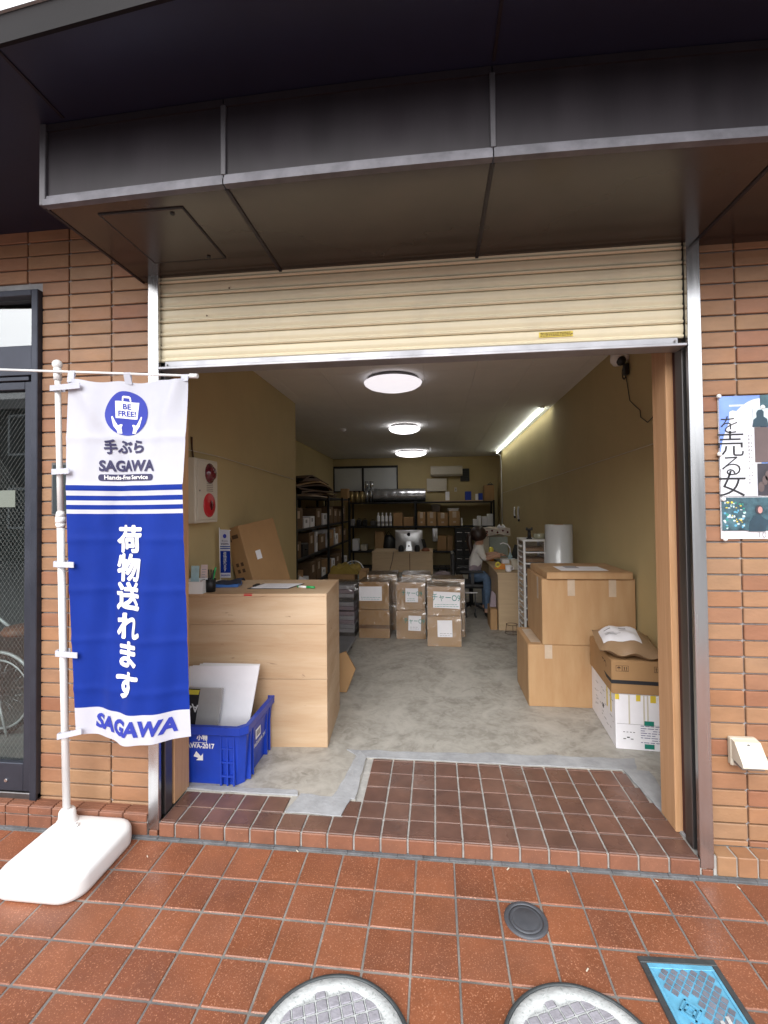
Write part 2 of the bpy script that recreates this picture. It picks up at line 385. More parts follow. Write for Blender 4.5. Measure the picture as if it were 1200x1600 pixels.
def special():
    # concrete: large trowel clouds, pale worn spots
    m = bpy.data.materials.new('concrete_floor'); m.use_nodes = True; nt = m.node_tree; N = nt.nodes; L = nt.links; p = N['Principled BSDF']
    tc = N.new('ShaderNodeTexCoord')
    def noise(sc, det, dist=0, rough=.6):
        n = N.new('ShaderNodeTexNoise'); n.inputs['Scale'].default_value = sc; n.inputs['Detail'].default_value = det; n.inputs['Distortion'].default_value = dist; n.inputs['Roughness'].default_value = rough
        L.new(tc.outputs['Object'], n.inputs['Vector']); return n.outputs[0]
    def ramp(f, a, b, ca, cb):
        r = N.new('ShaderNodeValToRGB'); r.color_ramp.elements[0].position = a; r.color_ramp.elements[1].position = b
        r.color_ramp.elements[0].color = (*ca, 1); r.color_ramp.elements[1].color = (*cb, 1); L.new(f, r.inputs[0]); return r.outputs[0]
    def mix(f, a, b, mode='MIX'):
        x = N.new('ShaderNodeMix'); x.data_type = 'RGBA'; x.blend_type = mode
        if isinstance(f, float): x.inputs[0].default_value = f
        else: L.new(f, x.inputs[0])
        for i, v in ((6, a), (7, b)):
            if isinstance(v, tuple): x.inputs[i].default_value = (*v, 1)
            else: L.new(v, x.inputs[i])
        return x.outputs[2]
    base = ramp(noise(2.6, 8, 1.6), .36, .66, (.245, .23, .20), (.44, .42, .38))
    fine = ramp(noise(15, 6, 1.2), .40, .62, (0, 0, 0), (1, 1, 1))
    c = mix(fine, base, mix(.55, base, (.47, .45, .41)))
    dark = ramp(noise(5.5, 7, 2.4, .7), .58, .72, (0, 0, 0), (1, 1, 1))
    c = mix(dark, c, mix(.55, c, (.13, .12, .105)))
    L.new(c, p.inputs['Base Color'])
    rr = N.new('ShaderNodeMapRange'); rr.inputs[3].default_value = .38; rr.inputs[4].default_value = .75; L.new(noise(4, 5, 1), rr.inputs[0]); L.new(rr.outputs[0], p.inputs['Roughness'])
    bp = N.new('ShaderNodeBump'); bp.inputs['Strength'].default_value = .12; bp.inputs['Distance'].default_value = .01; L.new(noise(22, 6, 1), bp.inputs['Height']); L.new(bp.outputs[0], p.inputs['Normal'])
    M['concrete'] = m
    # plywood: grain stretched along x with cracks and knots
    m = bpy.data.materials.new('plywood'); m.use_nodes = True; nt = m.node_tree; N = nt.nodes; L = nt.links; p = N['Principled BSDF']
    tc = N.new('ShaderNodeTexCoord'); mp = N.new('ShaderNodeMapping'); mp.inputs['Scale'].default_value = (.9, 2.0, 9.0); L.new(tc.outputs['Object'], mp.inputs['Vector'])
    def noise(sc, det, dist=0, rough=.6, v=None):
        n = N.new('ShaderNodeTexNoise'); n.inputs['Scale'].default_value = sc; n.inputs['Detail'].default_value = det; n.inputs['Distortion'].default_value = dist; n.inputs['Roughness'].default_value = rough
        L.new(v or mp.outputs[0], n.inputs['Vector']); return n.outputs[0]
    base = ramp(noise(1.0, 4, .6), .3, .7, (.50, .355, .225), (.60, .46, .315))
    gr = ramp(noise(5, 10, .8, .7), .38, .6, (0, 0, 0), (1, 1, 1))
    c = mix(gr, mix(.35, base, (.44, .25, .125)), base)
    mp3 = N.new('ShaderNodeMapping'); mp3.inputs['Scale'].default_value = (.5, 1, 4.2); L.new(tc.outputs['Object'], mp3.inputs['Vector'])
    band = ramp(noise(1.0, 2, 1.2, .5, mp3.outputs[0]), .40, .62, (0, 0, 0), (1, 1, 1)); c = mix(band, mix(.40, c, (.40, .23, .115)), mix(.3, c, (.70, .53, .36)))
    mp4 = N.new('ShaderNodeMapping'); mp4.inputs['Scale'].default_value = (.35, 1, 16); L.new(tc.outputs['Object'], mp4.inputs['Vector'])
    crk = ramp(noise(1.6, 3, 1.5, .5, mp4.outputs[0]), .685, .72, (0, 0, 0), (1, 1, 1)); c = mix(crk, c, mix(.55, c, (.22, .10, .05)))
    mp2 = N.new('ShaderNodeMapping'); mp2.inputs['Scale'].default_value = (2.6, 3, 9.0); L.new(tc.outputs['Object'], mp2.inputs['Vector'])
    kn = ramp(noise(1.3, 5, 2.2, .55, mp2.outputs[0]), .665, .73, (0, 0, 0), (1, 1, 1))
    c = mix(kn, c, mix(.7, c, (.15, .065, .03)))
    L.new(c, p.inputs['Base Color']); p.inputs['Roughness'].default_value = .6
    bp = N.new('ShaderNodeBump'); bp.inputs['Strength'].default_value = .06; bp.inputs['Distance'].default_value = .01; L.new(noise(6, 8, .8), bp.inputs['Height']); L.new(bp.outputs[0], p.inputs['Normal'])
    M['plywood'] = m
    # stretch film: clear, wrinkled, glossy
    def film(name, gl, rough, bs, tint=(1, 1, 1)):
        m = bpy.data.materials.new(name); m.use_nodes = True; nt = m.node_tree; N = nt.nodes; L = nt.links
        for n in list(N): N.remove(n)
        out = N.new('ShaderNodeOutputMaterial'); mix_ = N.new('ShaderNodeMixShader'); tr = N.new('ShaderNodeBsdfTransparent'); g = N.new('ShaderNodeBsdfGlossy')
        tr.inputs[0].default_value = (*tint, 1); g.inputs['Roughness'].default_value = rough
        lw = N.new('ShaderNodeLayerWeight'); fr = N.new('ShaderNodeMath'); fr.operation = 'POWER'; L.new(lw.outputs['Facing'], fr.inputs[0]); fr.inputs[1].default_value = 4.0
        ad = N.new('ShaderNodeMath'); ad.operation = 'ADD'; ad.inputs[1].default_value = gl + .03; ad.use_clamp = True
        if bs:
            tc = N.new('ShaderNodeTexCoord'); no = N.new('ShaderNodeTexNoise'); no.inputs['Scale'].default_value = bs; no.inputs['Detail'].default_value = 5; no.inputs['Distortion'].default_value = 2
            bp = N.new('ShaderNodeBump'); bp.inputs['Strength'].default_value = .45; bp.inputs['Distance'].default_value = .03
            L.new(tc.outputs['Object'], no.inputs['Vector']); L.new(no.outputs[0], bp.inputs['Height']); L.new(bp.outputs[0], g.inputs['Normal']); L.new(bp.outputs[0], lw.inputs['Normal'])
        L.new(fr.outputs[0], ad.inputs[0]); L.new(ad.outputs[0], mix_.inputs[0]); L.new(tr.outputs[0], mix_.inputs[1]); L.new(g.outputs[0], mix_.inputs[2]); L.new(mix_.outputs[0], out.inputs[0])
        return m
    M['plastic_wrap'] = film('stretch_film', .14, .12, 7)
    M['clear'] = film('clear_plastic', .08, .2, 0, (.92, .92, .95))
    M['glass'] = film('window_glass', .03, .01, 0, (.80, .84, .84))
    M['sky_glass'] = film('transom_glass', .38, .01, 0, (.6, .64, .64))
    # clear film wound on a roll: milky
special()

# ================================================================== the street
g = B(); g.box(-60, 60, -60, -3.2, -.30, -.13)
struct('road', g, M['road'])
g = B(); g.box(-60, 60, -200, 40, -.6, -.31)
struct('ground', g, M['road'])
g = B(); g.box(-6, 6, -3.0, .09, -.12, -.0035); g.box(-6, 6, -3.2, -3.004, -.12, -.001, bev=.01)
pavement = struct('pavement', g, M['paver_joint'])
PX0, PP, PY0 = -.099, .158, -.039
tile_me = []
for k in range(3):
    t = B(); t.box(-.0755, .0755, -.0755, .0755, -.010, .0, bev=.0028, seg=1)
    me = t.mesh('paving_tile'); me.materials.append(M['paver']); tile_me.append(me)
def covered(x, y):
    for cx, cy, r in ((-.305, -.768, .12), (.39, -.725, .12)):
        if (x - cx) ** 2 + (y - cy) ** 2 < r * r: return True
    return False
for r_ in range(7):
    for c_ in range(-14, 12):
        x = PX0 + (c_ + .5) * PP; y = PY0 - (r_ + .5) * PP
        if covered(x, y): continue
        o = bpy.data.objects.new('paving_tile', random.choice(tile_me)); COL.objects.link(o); o.parent = pavement
        o.location = (x + random.uniform(-.0008, .0008), y + (.0085 if r_ == 0 else 0) + random.uniform(-.0008, .0008), random.uniform(-.0012, .0008))
        o.rotation_euler = (R(random.uniform(-.25, .25)), R(random.uniform(-.25, .25)), R(random.uniform(-.25, .25)))
        if r_ == 0: o.scale.y = 1.11
t = B()
for r_ in range(-0, 18):
    for c_ in range(-36, 36):
        if r_ < 7 and -14 <= c_ < 12: continue
        x = PX0 + (c_ + .5) * PP; y = PY0 - (r_ + .5) * PP
        t.box(x - .0755, x + .0755, y - .0755, y + .0755, -.01, random.uniform(-.001, .0006))
o = struct('far_paving_tiles', t, M['paver'], pavement); o['kind'] = 'stuff'
# grey mortar fillet where the paving meets the step
t = B()
for i in range(40):
    x = -2.6 + i * .11
    t.box(x, x + .1095, -.0195, .002 + random.uniform(-.002, .002), -.02, .004 + random.uniform(-.001, .002), bev=.002)
struct('mortar_fillet', t, M['fillet'], pavement)

# ================================================================== step of glazed tiles
ZF = .066
t = B(); t.box(-1.283, 1.072, .004, .64, -.02, ZF - .006)
step = struct('step', t, M['white_joint'])
jx = [-1.283] + [-1.203 + .1184 * k for k in range(20)]
jx[-1] = 1.048
jy = [.0, .118, .238, .360, .480, .603, .625]
def nose(w):
    b = B(); b.box(-w, w, .004, .115, .054, ZF, bev=.0025, mi=0)           # worn top
    b.box(-w, w, -.006, .0036, .004, ZF - .0015, bev=.003, mi=1)           # orange front edge
    for k in range(2): b.box(-w, w, .008 + k * .011, .0125 + k * .011, ZF - .001, ZF + .0018, mi=0)
    return b
nose_me = {}
for k in range(len(jx) - 1):
    w = round((jx[k + 1] - jx[k]) / 2 - .0042, 4)
    if w not in nose_me:
        me = nose(w).mesh('nosing_tile'); me.materials.append(M['step_tile']); me.materials.append(M['step_nose']); nose_me[w] = me
    o = bpy.data.objects.new('nosing_tile', nose_me[w]); COL.objects.link(o); o.parent = step; o.location = ((jx[k] + jx[k + 1]) / 2, 0, random.uniform(-.0006, .0006))
def xlimit(y): return (.985 + (.6 - y) * .15)
for r_ in range(1, 6):
    y0, y1 = jy[r_] + .004, jy[r_ + 1] - .004
    if r_ == 5: y1 = .622
    for k in range(len(jx) - 1):
        x0, x1 = jx[k] + .0042, jx[k + 1] - .0042
        if r_ == 1:
            if -.74 < (x0 + x1) / 2 < -.44: continue
        else:
            if x1 < -.36: continue
            if x0 < -.40: x0 = -.405
        if x0 < -.44 and r_ > 1: continue
        xl = xlimit((y0 + y1) / 2)
        if x0 > xl - .02: continue
        x1 = min(x1, xl)
        b = B(); b.box(x0, x1, y0, y1, .05, ZF + random.uniform(-.0008, .0006), bev=.002)
        struct('step_tile', b, M['step_tile'], step)

# ================================================================== shop interior
YB, XR, XL, XQ, YL = 8.6, 1.40, -1.57, -2.36, 3.02
def cz(y): return 2.70 - (y - 1.9) * .0135
fl = B()
fl.box(-2.45, 1.48, .6245, 8.7, -.1, ZF)
fl.box(-1.62, -.4085, .2415, .624, -.1, ZF)
fl.box(-.73, -.45, .118, .241, -.1, ZF - .001)
fl.box(1.07, 1.48, .10, .624, -.1, ZF - .001)
floor = struct('floor', fl, M['concrete'])
# fresh mortar smeared round the tiled patch, uneven edges, a few millimetres thick
SMN = [0]
def smear(name, pts, th=.004):
    SMN[0] += 1; th += .0007 * SMN[0]
    b = B(); b.prism(pts, (0, 0, ZF + .0006 + .00005 * SMN[0]), (1, 0, 0), (0, 1, 0), th); return struct(name, b, M['mortar'], floor)
rr = random.Random(3)
def wob(a, b, n, amp):
    a, b = Vector(a), Vector(b); d = (b - a); nn = Vector((-d.y, d.x)).normalized(); out = []
    for i in range(n):
        p = a + d * (i / n) + nn * (rr.uniform(-amp, amp) if i else 0); out.append((p.x, p.y))
    return out
smear('mortar_strip', wob((-.46, .628), (1.06, .628), 16, .004) + wob((1.06, .628), (1.10, .75), 3, .006) + wob((1.10, .75), (-.54, .70), 18, .014) + wob((-.54, .70), (-.46, .628), 3, .004))
smear('mortar_strip', wob((-.53, .245), (-.412, .245), 3, .003) + wob((-.412, .245), (-.412, .62), 6, .004) + wob((-.412, .62), (-.46, .69), 3, .004) + wob((-.46, .69), (-.53, .245), 8, .010))
smear('mortar_strip', wob((-.725, .118), (-.455, .118), 5, .004) + wob((-.455, .118), (-.43, .245), 3, .004) + wob((-.43, .245), (-.53, .25), 3, .004) + wob((-.53, .25), (-.69, .26), 3, .01) + wob((-.69, .26), (-.725, .118), 3, .006), .003)
smear('mortar_strip', wob((1.052, .12), (1.09, .125), 2, .002) + wob((1.09, .125), (1.12, .62), 8, .012) + wob((1.12, .62), (.99, .628), 3, .004) + wob((.99, .628), (1.052, .12), 10, .004))
smear('mortar_strip', wob((-1.30, .245), (-.70, .245), 9, .004) + wob((-.70, .245), (-.72, .285), 3, .004) + wob((-.72, .285), (-1.30, .275), 8, .006))
b = B(); b.box(XR, XR + .1, .292, 8.8, 0, 2.75)
b.box(XR - .006, XR - .001, .80, .806, .1, 2.0)                                     # filled joints of the boards
wall_r = struct('right_wall', b, M['wall'])
b = B(); b.box(XL - .12, XL, .292, YL, 0, 2.75); b.box(XL - .122, XL - .0, YL + .001, YL + .055, 0, 2.75)
struct('left_wall', b, M['wall'])
b = B(); b.box(XQ - .1, XQ, YL, 8.8, 0, 2.75)
struct('recess_wall', b, M['wall'])
b = B(); b.box(XQ - .05, XR + .05, YB, YB + .1, 0, 2.75)
struct('back_wall', b, M['wall'])
b = B(); b.box(-2.5, 1.5, .30, 8.75, 2.86, 2.96)
ceil = struct('ceiling', b, M['ceiling'])
for i in range(9):                                                               # long ceiling boards, open joints
    x0 = -2.36 + i * .455; x1 = x0 + .452
    for j in range(5):
        y0 = .24 + j * 1.82; y1 = min(y0 + 1.817, 8.62)
        if x1 < -1.58 and y1 < 3.02: continue
        x0c = x0
        b = B(); z0, z1 = cz(y0), cz(y1); xr = min(x1, XR + .02)
        vs = [(x0c, y0, z0), (xr, y0, z0), (xr, y1, z1), (x0c, y1, z1)]
        b.prism([(0, 0), (xr - x0c, 0), (xr - x0c, y1 - y0), (0, y1 - y0)], (x0c, y0, z0), (1, 0, 0), Vector((0, 1, (z1 - z0) / (y1 - y0))), .012)
        struct('ceiling_board', b, M['ceiling'], ceil)
# wall above the opening, behind the shutter
b = B(); b.box(-1.30, 1.06, .17, .235, 2.30, 2.76)
struct('lintel', b, M['black_metal'])

# timber posts that trim the opening
for sx, nm in ((1, 'right'), (-1, 'left')):
    t = thing('timber_post', 'plain orange timber post lining the %s side of the shop opening' % nm, 'post', (0, 0, 0), group='timber posts of the opening')
    b = B()
    if sx > 0: b.box(1.030, 1.115, .155, .288, ZF, 2.70, bev=.003); b.box(1.116, XR + .05, .17, .29, ZF, 2.72)
    else: b.box(-1.37, -1.284, .130, .268, ZF, 2.70, bev=.003); b.box(-1.62, -1.371, .17, .29, ZF, 2.72)
    obj('timber', b, M['post_wood'], t)

# ================================================================== brick-tiled front walls
BX, BZ, BZ0 = .227, .0685, .110
YW = .07
brick_cache = {}
def brick_me(w, h):
    k = (round(w, 3), round(h, 3))
    if k not in brick_cache:
        b = B(); b.box(-w / 2, w / 2, -.008, .010, -h / 2, h / 2, bev=.0025)
        me = b.mesh('brick'); me.materials.append(M['brick']); brick_cache[k] = me
    return brick_cache[k]
def brick_wall(name, label, xa, xb, xj, holes, z0, z1, group):
    t = thing(name, label, 'wall', (0, 0, 0), group=group)
    b = B()
    segs = [(xa, xb, z0, z1)]
    for (ha, hb, hc, hd) in holes:                                                # openings
        segs = [(xa, ha, z0, z1), (hb, xb, z0, z1), (ha, hb, hd, z1)]
    for (a, c, d, e) in segs:
        if c - a > .01: b.box(a, c, YW + .005, YW + .10, d, e)
    obj('mortar_bed', b, M['grout'], t)
    j0 = math.floor((xa - xj) / BX)
    for k in range(-2, 42):
        za, zb = max(z0, BZ0 + k * BZ + .0035), min(z1, BZ0 + (k + 1) * BZ - .0035)
        if zb - za < .012: continue
        for j in range(j0, j0 + int((xb - xa) / BX) + 3):
            parts = [(max(xa, xj + j * BX + .0035), min(xb, xj + (j + 1) * BX - .0035))]
            for (ha, hb, hc, hd) in holes:
                if zb > hc and za < hd:
                    nx = []
                    for (a, c) in parts:
                        if c <= ha or a >= hb: nx.append((a, c))
                        else:
                            if a < ha: nx.append((a, ha))
                            if c > hb: nx.append((hb, c))
                    parts = nx
            for (a, c) in parts:
                if c - a < .015: continue
                o = bpy.data.objects.new('brick', brick_me(c - a, zb - za)); COL.objects.link(o); o.parent = t
                o.location = ((a + c) / 2, YW + random.uniform(-.001, .001), (za + zb) / 2)
                o.rotation_euler = (0, R(random.uniform(-.15, .15)), R(random.uniform(-.25, .25)))
    return t
DXR = at(68, 800, y=YW).x - .004                                                 # right edge of the door frame
DZT = at(72, 455, y=YW).z
brick_wall('brick_wall', 'orange brick tiled wall between the glass door and the shutter opening', -4.0, -1.337, -1.567, [(-3.52, DXR, 0, DZT)], .085, 2.92, 'brick tiled walls of the shopfront')
brick_wall('brick_wall', 'orange brick tiled wall that carries the poster beside the opening', 1.101, 2.35, 1.270, [], .086, 2.62, 'brick tiled walls of the shopfront')
# tiled kerb ledges at the foot of both walls
t = thing('wall_ledge', 'terracotta tiled ledge along the foot of the left brick wall', 'ledge', (0, 0, 0), group='tiled ledges')
b = B(); b.box(-4.0, -1.340, .006, .08, -.02, .084); obj('mortar_bed', b, M['white_joint'], t)
for k in range(20):
    x1 = -1.3405 - k * .1205; x0 = x1 - .1165
    b = B(); b.box(x0, x1, .006, .066, .075, .098, bev=.003)
    for q in range(3): b.box(x0 + .002, x1 - .002, .012 + q * .013, .019 + q * .013, .097, .1005)
    b.box(x0, x1, -.004, .0055, .062, .0975, bev=.003); obj('ledge_tile', b, M['step_nose'], t)
    b = B(); b.box(x0, x1, -.003, .0058, .0, .057, bev=.0025); obj('riser_tile', b, M['step_nose'], t)
t = thing('wall_ledge', 'brick ledge along the foot of the wall on the right, below the socket box', 'ledge', (0, 0, 0), group='tiled ledges')
b = B(); b.box(1.100, 2.35, .006, .078, -.02, .078); obj('mortar_bed', b, M['white_joint'], t)
for k in range(15):
    x0 = 1.112 + k * .0785
    b = B(); b.box(x0, x0 + .071, -.003, .066, .006, .083, bev=.003); obj('ledge_brick', b, M['brick'], t)

# ================================================================== stainless jambs with guide rails
for sx, nm in ((-1, 'left'), (1, 'right')):
    t = thing('door_jamb', 'brushed steel shutter jamb at the %s edge of the opening' % nm, 'jamb', (0, 0, 0), group='steel shutter jambs')
    if sx < 0: xo, xi = -1.336, -1.284
    else: xo, xi = 1.101, 1.048
    b = B()
    b.box(min(xo, xi), max(xo, xi), 0, .022, .030, 2.612, bev=.002)
    b.box(min(xo, (xo + xi) / 2 + .004 * sx), max(xo, (xo + xi) / 2 + .004 * sx), .022, .068, .030, 2.612)
    obj('face_plate', b, M['steel'], t)
    b = B(); b.box(min(xo - .012 * sx, xi + .022 * sx), max(xo - .012 * sx, xi + .022 * sx), .0225, .12, .0665, 2.61); obj('rail_slot', b, M['dark'], t)
    b = B(); b.box(min(xi, xi + .020 * sx), max(xi, xi + .020 * sx), .0525, .112, .0665, 2.61, bev=.002); obj('rear_flange', b, M['steel_dark'], t)
    b = B(); b.box(min(xi + .012 * sx, xi + .05 * sx), max(xi + .012 * sx, xi + .05 * sx), .1125, .17, .0665, 2.62); obj('backing', b, mat('dark_maroon', (.05, .012, .014), .6, var=.2), t)
    b = B(); b.box(min(xo, xi) + .006, max(xo, xi) - .006, -.0025, .02, .002, .0275, bev=.002); obj('foot_tile', b, M['step_nose'], t)

# ================================================================== roller shutter
t = thing('roller_shutter', 'cream roller shutter half rolled up above the shop opening', 'shutter')
prof = [(.008, .0), (.000, .000), (-.004, .004), (-.0065, .008), (-.004, .012), (.0, .0145), (.003, .018), (.0015, .022), (-.0015, .026), (-.003, .040), (-.0025, .054), (.002, .0592), (.008, .0600)]
for k in range(9):
    z0 = 2.203 + k * .0628
    b = B(); L_ = [(-1.288, y + .03, z + z0) for y, z in prof]; Rr = [(1.045, y + .03, z + z0) for y, z in prof]
    VL = [b.bm.verts.new(v) for v in L_]; VR = [b.bm.verts.new(v) for v in Rr]
    for i in range(len(prof) - 1):
        f = b.bm.faces.new((VL[i], VR[i], VR[i + 1], VL[i + 1])); f.smooth = 1 < i < 9
    b2 = [b.bm.verts.new((x, .0395, z0 + q)) for x, q in ((-1.288, 0), (1.045, 0), (1.045, .0600), (-1.288, .0600))]
    b.bm.faces.new(b2); b.bm.faces.new((VL[0], VR[0], b2[1], b2[0])); b.bm.faces.new((VL[-1], VR[-1], b2[2], b2[3]))
    obj('slat', b, M['shutter'], t)
b = B(); b.box(-1.289, 1.046, .040, .050, 2.203, 2.78); obj('backing', b, M['dark'], t)  # dark sheet added so the gaps between slats look shaded
b = B(); b.box(-1.286, 1.043, -.004, .085, 2.160, 2.172, bev=.002); b.box(-1.262, 1.018, .018, .05, 2.1725, 2.2025, bev=.002)
obj('bottom_bar', b, M['alu'], t)
for x in (-1.25, 1.005):
    b = B(); b.cyl((x, .012, 2.186), (x, .02, 2.186), .005, n=8); obj('bolt', b, M['steel_dark'], t)
p0 = at(842, 527, y=.026); p1 = at(895, 515.5, y=.026)
b = B(); b.box(p0.x, p1.x, .0245, .0262, 2.2315, 2.2545); sk = obj('warning_sticker', b, M['yellow_tag'], t)
b = B()
for q in range(3):
    x = p0.x + .006
    while x < p1.x - .01:
        w = rr.uniform(.003, .011); b.box(x, x + w, .0238, .0244, 2.2355 + q * .0062, 2.239 + q * .0062); x += w + rr.uniform(.0015, .004)
obj('print', b, M['brown_print'], sk)
for (px, py) in ((358, 450), (323, 493)):
    p = at(px, py, y=.025); b = B(); b.cyl((p.x, .0245, p.z), (p.x, .0275, p.z), .0035, n=8); obj('rivet', b, M['brown_print'], t)

# ================================================================== canopy
ZS, ZU, YF = 2.605, 2.905, -.52
cv = thing('canopy', 'dark brown metal panel canopy projecting above the shutter', 'canopy')
CX0 = -1.392
seams = [CX0, -.700, .196, 1.10, 2.0, 2.9]
def yf(x): return YF - .035 * math.sin(min(1, max(0, (x - CX0) / 2.9)) * PI)           # the front bows out very slightly
for a, c in zip(seams, seams[1:]):
    n = 6
    b = B()
    def fr(u, v, a=a, c=c): x = a + .004 + (c - a - .008) * u; return (x, yf(x) , ZS + .034 + (ZU - .03 - ZS - .034) * v)
    b.grid(fr, n, 1, smooth=True)
    b.grid(lambda u, v: (fr(u, v)[0], fr(u, v)[1] + .012, fr(u, v)[2]), n, 1)
    obj('fascia_panel', b, M['canopy'], cv)
    b = B()
    b.grid(lambda u, v, a=a, c=c: (a + .004 + (c - a - .008) * u, yf(a + (c - a) * u) + .012 + (.064 - yf(a + (c - a) * u) - .012) * v, ZS + .0015), n, 6)
    b.grid(lambda u, v, a=a, c=c: (a + .004 + (c - a - .008) * u, yf(a + (c - a) * u) + .012 + (.064 - yf(a + (c - a) * u) - .012) * v, ZS + .012), n, 1)
    obj('soffit_panel', b, M['canopy_soffit'], cv)
    # bottom trim, worn pale, and top trim
    b = B(); pts = [a + .002 + (c - a - .004) * i / n for i in range(n + 1)]
    for x0, x1 in zip(pts, pts[1:]):
        for (ya, yb, za, zb) in ((-.012, .014, ZS - .002, ZS + .020), (-.007, .013, ZS + .020, ZS + .033)):
            v = [(x, yf(x) + yy, zz) for x in (x0, x1) for yy in (ya, yb) for zz in (za, zb)]
            for q in ((0, 1, 5, 4), (2, 6, 7, 3), (0, 4, 6, 2), (1, 3, 7, 5)): b.face([v[i] for i in q], smooth=False)
    obj('edge_trim', b, M['canopy_trim'], cv)
    b = B()
    for x0, x1 in zip(pts, pts[1:]):
        v = [(x, yf(x) + yy, zz) for x in (x0, x1) for yy in (-.006, .012) for zz in (ZU - .030, ZU - .004)]
        for q in ((0, 1, 5, 4), (2, 6, 7, 3), (0, 4, 6, 2), (1, 3, 7, 5)): b.face([v[i] for i in q])
    obj('top_trim', b, M['canopy'], cv)
for i, x in enumerate(seams[1:4]):
    b = B(); b.box(x - .009, x + .009, yf(x) - .010, yf(x) + .004, ZS + .032, ZU - .028, bev=.002); obj('fascia_rib', b, mat('rib_brown', (.075, .07, .08), .45, metal=.2, var=.3, scale=9) if i == 0 else bpy.data.materials['rib_brown'], cv)
    b = B(); b.box(x - .007, x + .007, yf(x) + .016, .06, ZS - .004, ZS + .006, bev=.001); obj('soffit_rib', b, M['canopy'], cv)
b = B(); b.box(CX0 - .012, CX0 + .012, YF - .012, YF + .01, ZS - .001, ZU - .004, bev=.002); obj('corner_rib', b, bpy.data.materials['rib_brown'], cv)
b = B(); b.box(CX0 - .010, CX0 + .002, YF + .0105, .064, ZS - .001, ZU - .002); obj('end_panel', b, M['canopy'], cv)
b = B(); b.box(CX0 - .004, 2.9, -.3, .06, ZS + .02, ZU - .02); obj('core', b, M['dark'], cv)
# access hatch: recessed line round a panel with two latches
hx0, hx1, hy0, hy1 = -1.225, -.905, -.452, -.115
b = B(); b.box(hx0, hx1, hy0, hy1, ZS - .003, ZS + .001, bev=.001); hatch = obj('access_hatch', b, M['canopy_soffit'], cv)
b = B()
for (a, c, d, e) in ((hx0 - .007, hx1 + .007, hy0 - .007, hy0 - .001), (hx0 - .007, hx1 + .007, hy1 + .001, hy1 + .007), (hx0 - .007, hx0 - .001, hy0, hy1), (hx1 + .001, hx1 + .007, hy0, hy1)):
    b.box(a, c, d, e, ZS - .0025, ZS + .001)
obj('hatch_gap', b, M['dark'], hatch)
for x, y in ((hx1 - .05, hy0 + .02), (hx1 - .06, hy1 - .02)):
    b = B(); b.cyl((x, y, ZS - .007), (x, y, ZS - .0035), .008, n=12); obj('latch', b, M['black_metal'], hatch)
# upper floor that overhangs the canopy
up = thing('overhanging_floor', 'dark underside of the overhanging upper floor above the canopy, pale trim at its edge', 'building')
def yo(x): return -.812 - .105 * (x + 1.27) if x < -.6 else -.882 - .03 * (x + .6)
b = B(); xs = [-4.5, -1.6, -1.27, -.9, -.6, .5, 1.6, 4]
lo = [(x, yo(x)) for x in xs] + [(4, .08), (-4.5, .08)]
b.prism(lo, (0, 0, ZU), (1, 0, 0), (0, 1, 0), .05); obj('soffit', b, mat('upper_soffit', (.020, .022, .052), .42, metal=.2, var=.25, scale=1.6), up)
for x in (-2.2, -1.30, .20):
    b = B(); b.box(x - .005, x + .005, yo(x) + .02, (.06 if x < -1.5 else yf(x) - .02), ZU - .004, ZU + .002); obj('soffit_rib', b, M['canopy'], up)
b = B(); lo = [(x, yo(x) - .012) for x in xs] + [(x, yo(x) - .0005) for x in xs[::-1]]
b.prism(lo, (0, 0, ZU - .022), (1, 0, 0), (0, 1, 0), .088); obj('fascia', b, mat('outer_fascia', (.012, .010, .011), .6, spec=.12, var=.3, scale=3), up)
b = B(); lo = [(x, yo(x) - .020) for x in xs] + [(x, yo(x) - .0005) for x in xs[::-1]]
b.prism(lo, (0, 0, ZU + .0665), (1, 0, 0), (0, 1, 0), .040); obj('edge_trim', b, M['white_trim'], up)
b = B(); lo = [(x, yo(x) - .008) for x in xs] + [(4, .2), (-4.5, .2)]
b.prism(lo, (0, 0, ZU + .107), (1, 0, 0), (0, 1, 0), 3.4); obj('upper_wall', b, M['cream_wall'], up)

# ================================================================== glass door on the left
dr = thing('glass_door', 'dark framed wired glass door with a transom window at the far left', 'door')
def dz(py, px=40, y=.075): return at(px, py, y=y).z
def dx(px, py=800, y=.075): return at(px, py, y=y).x
xo = DXR; zt = DZT
F0, F1 = .035, .115
zA = dz(468); zB = dz(545, 20); zC = dz(600, 20); 
b = B(); b.box(xo - .036, xo - .001, F0, F1, .10, zt - .002, bev=.003); obj('frame_post', b, M['frame_blue'], dr)
b = B(); b.box(-3.5, xo - .0365, F0, F1, zA, zt - .002, bev=.003); obj('frame_head', b, M['frame_blue'], dr)
b = B(); b.box(-3.5, xo - .0365, F0 + .004, F1, zC + .03, zB, bev=.003); b.box(-3.5, xo - .05, F0 + .002, F1, zC + .004, zC + .0235, bev=.002); obj('transom', b, M['frame_blue'], dr)
b = B(); b.box(-3.5, xo - .0365, .078, .083, zB + .001, zA - .001); tg = obj('transom_glass', b, M['sky_glass'], dr)
xs_ = dx(45, 900); zg0 = dz(1187, 20); zg1 = dz(612, 20)
b = B(); b.box(xs_, xo - .038, F0 + .012, F1 - .02, .135, zC + .001, bev=.003)
b.box(-3.5, xs_ - .0005, F0 + .012, F1 - .02, .135, zg0, bev=.003); b.box(-3.5, xs_ - .0005, F0 + .012, F1 - .02, zg1, zC + .001, bev=.003)
leaf = obj('door_leaf', b, M['frame_blue'], dr)
b = B(); b.box(-3.5, xs_ - .001, .072, .077, zg0 + .001, zg1 - .001); obj('wired_glass', b, M['glass'], leaf)  # door and glass widened out of view to let more light into the hall
b = B(); n = 0
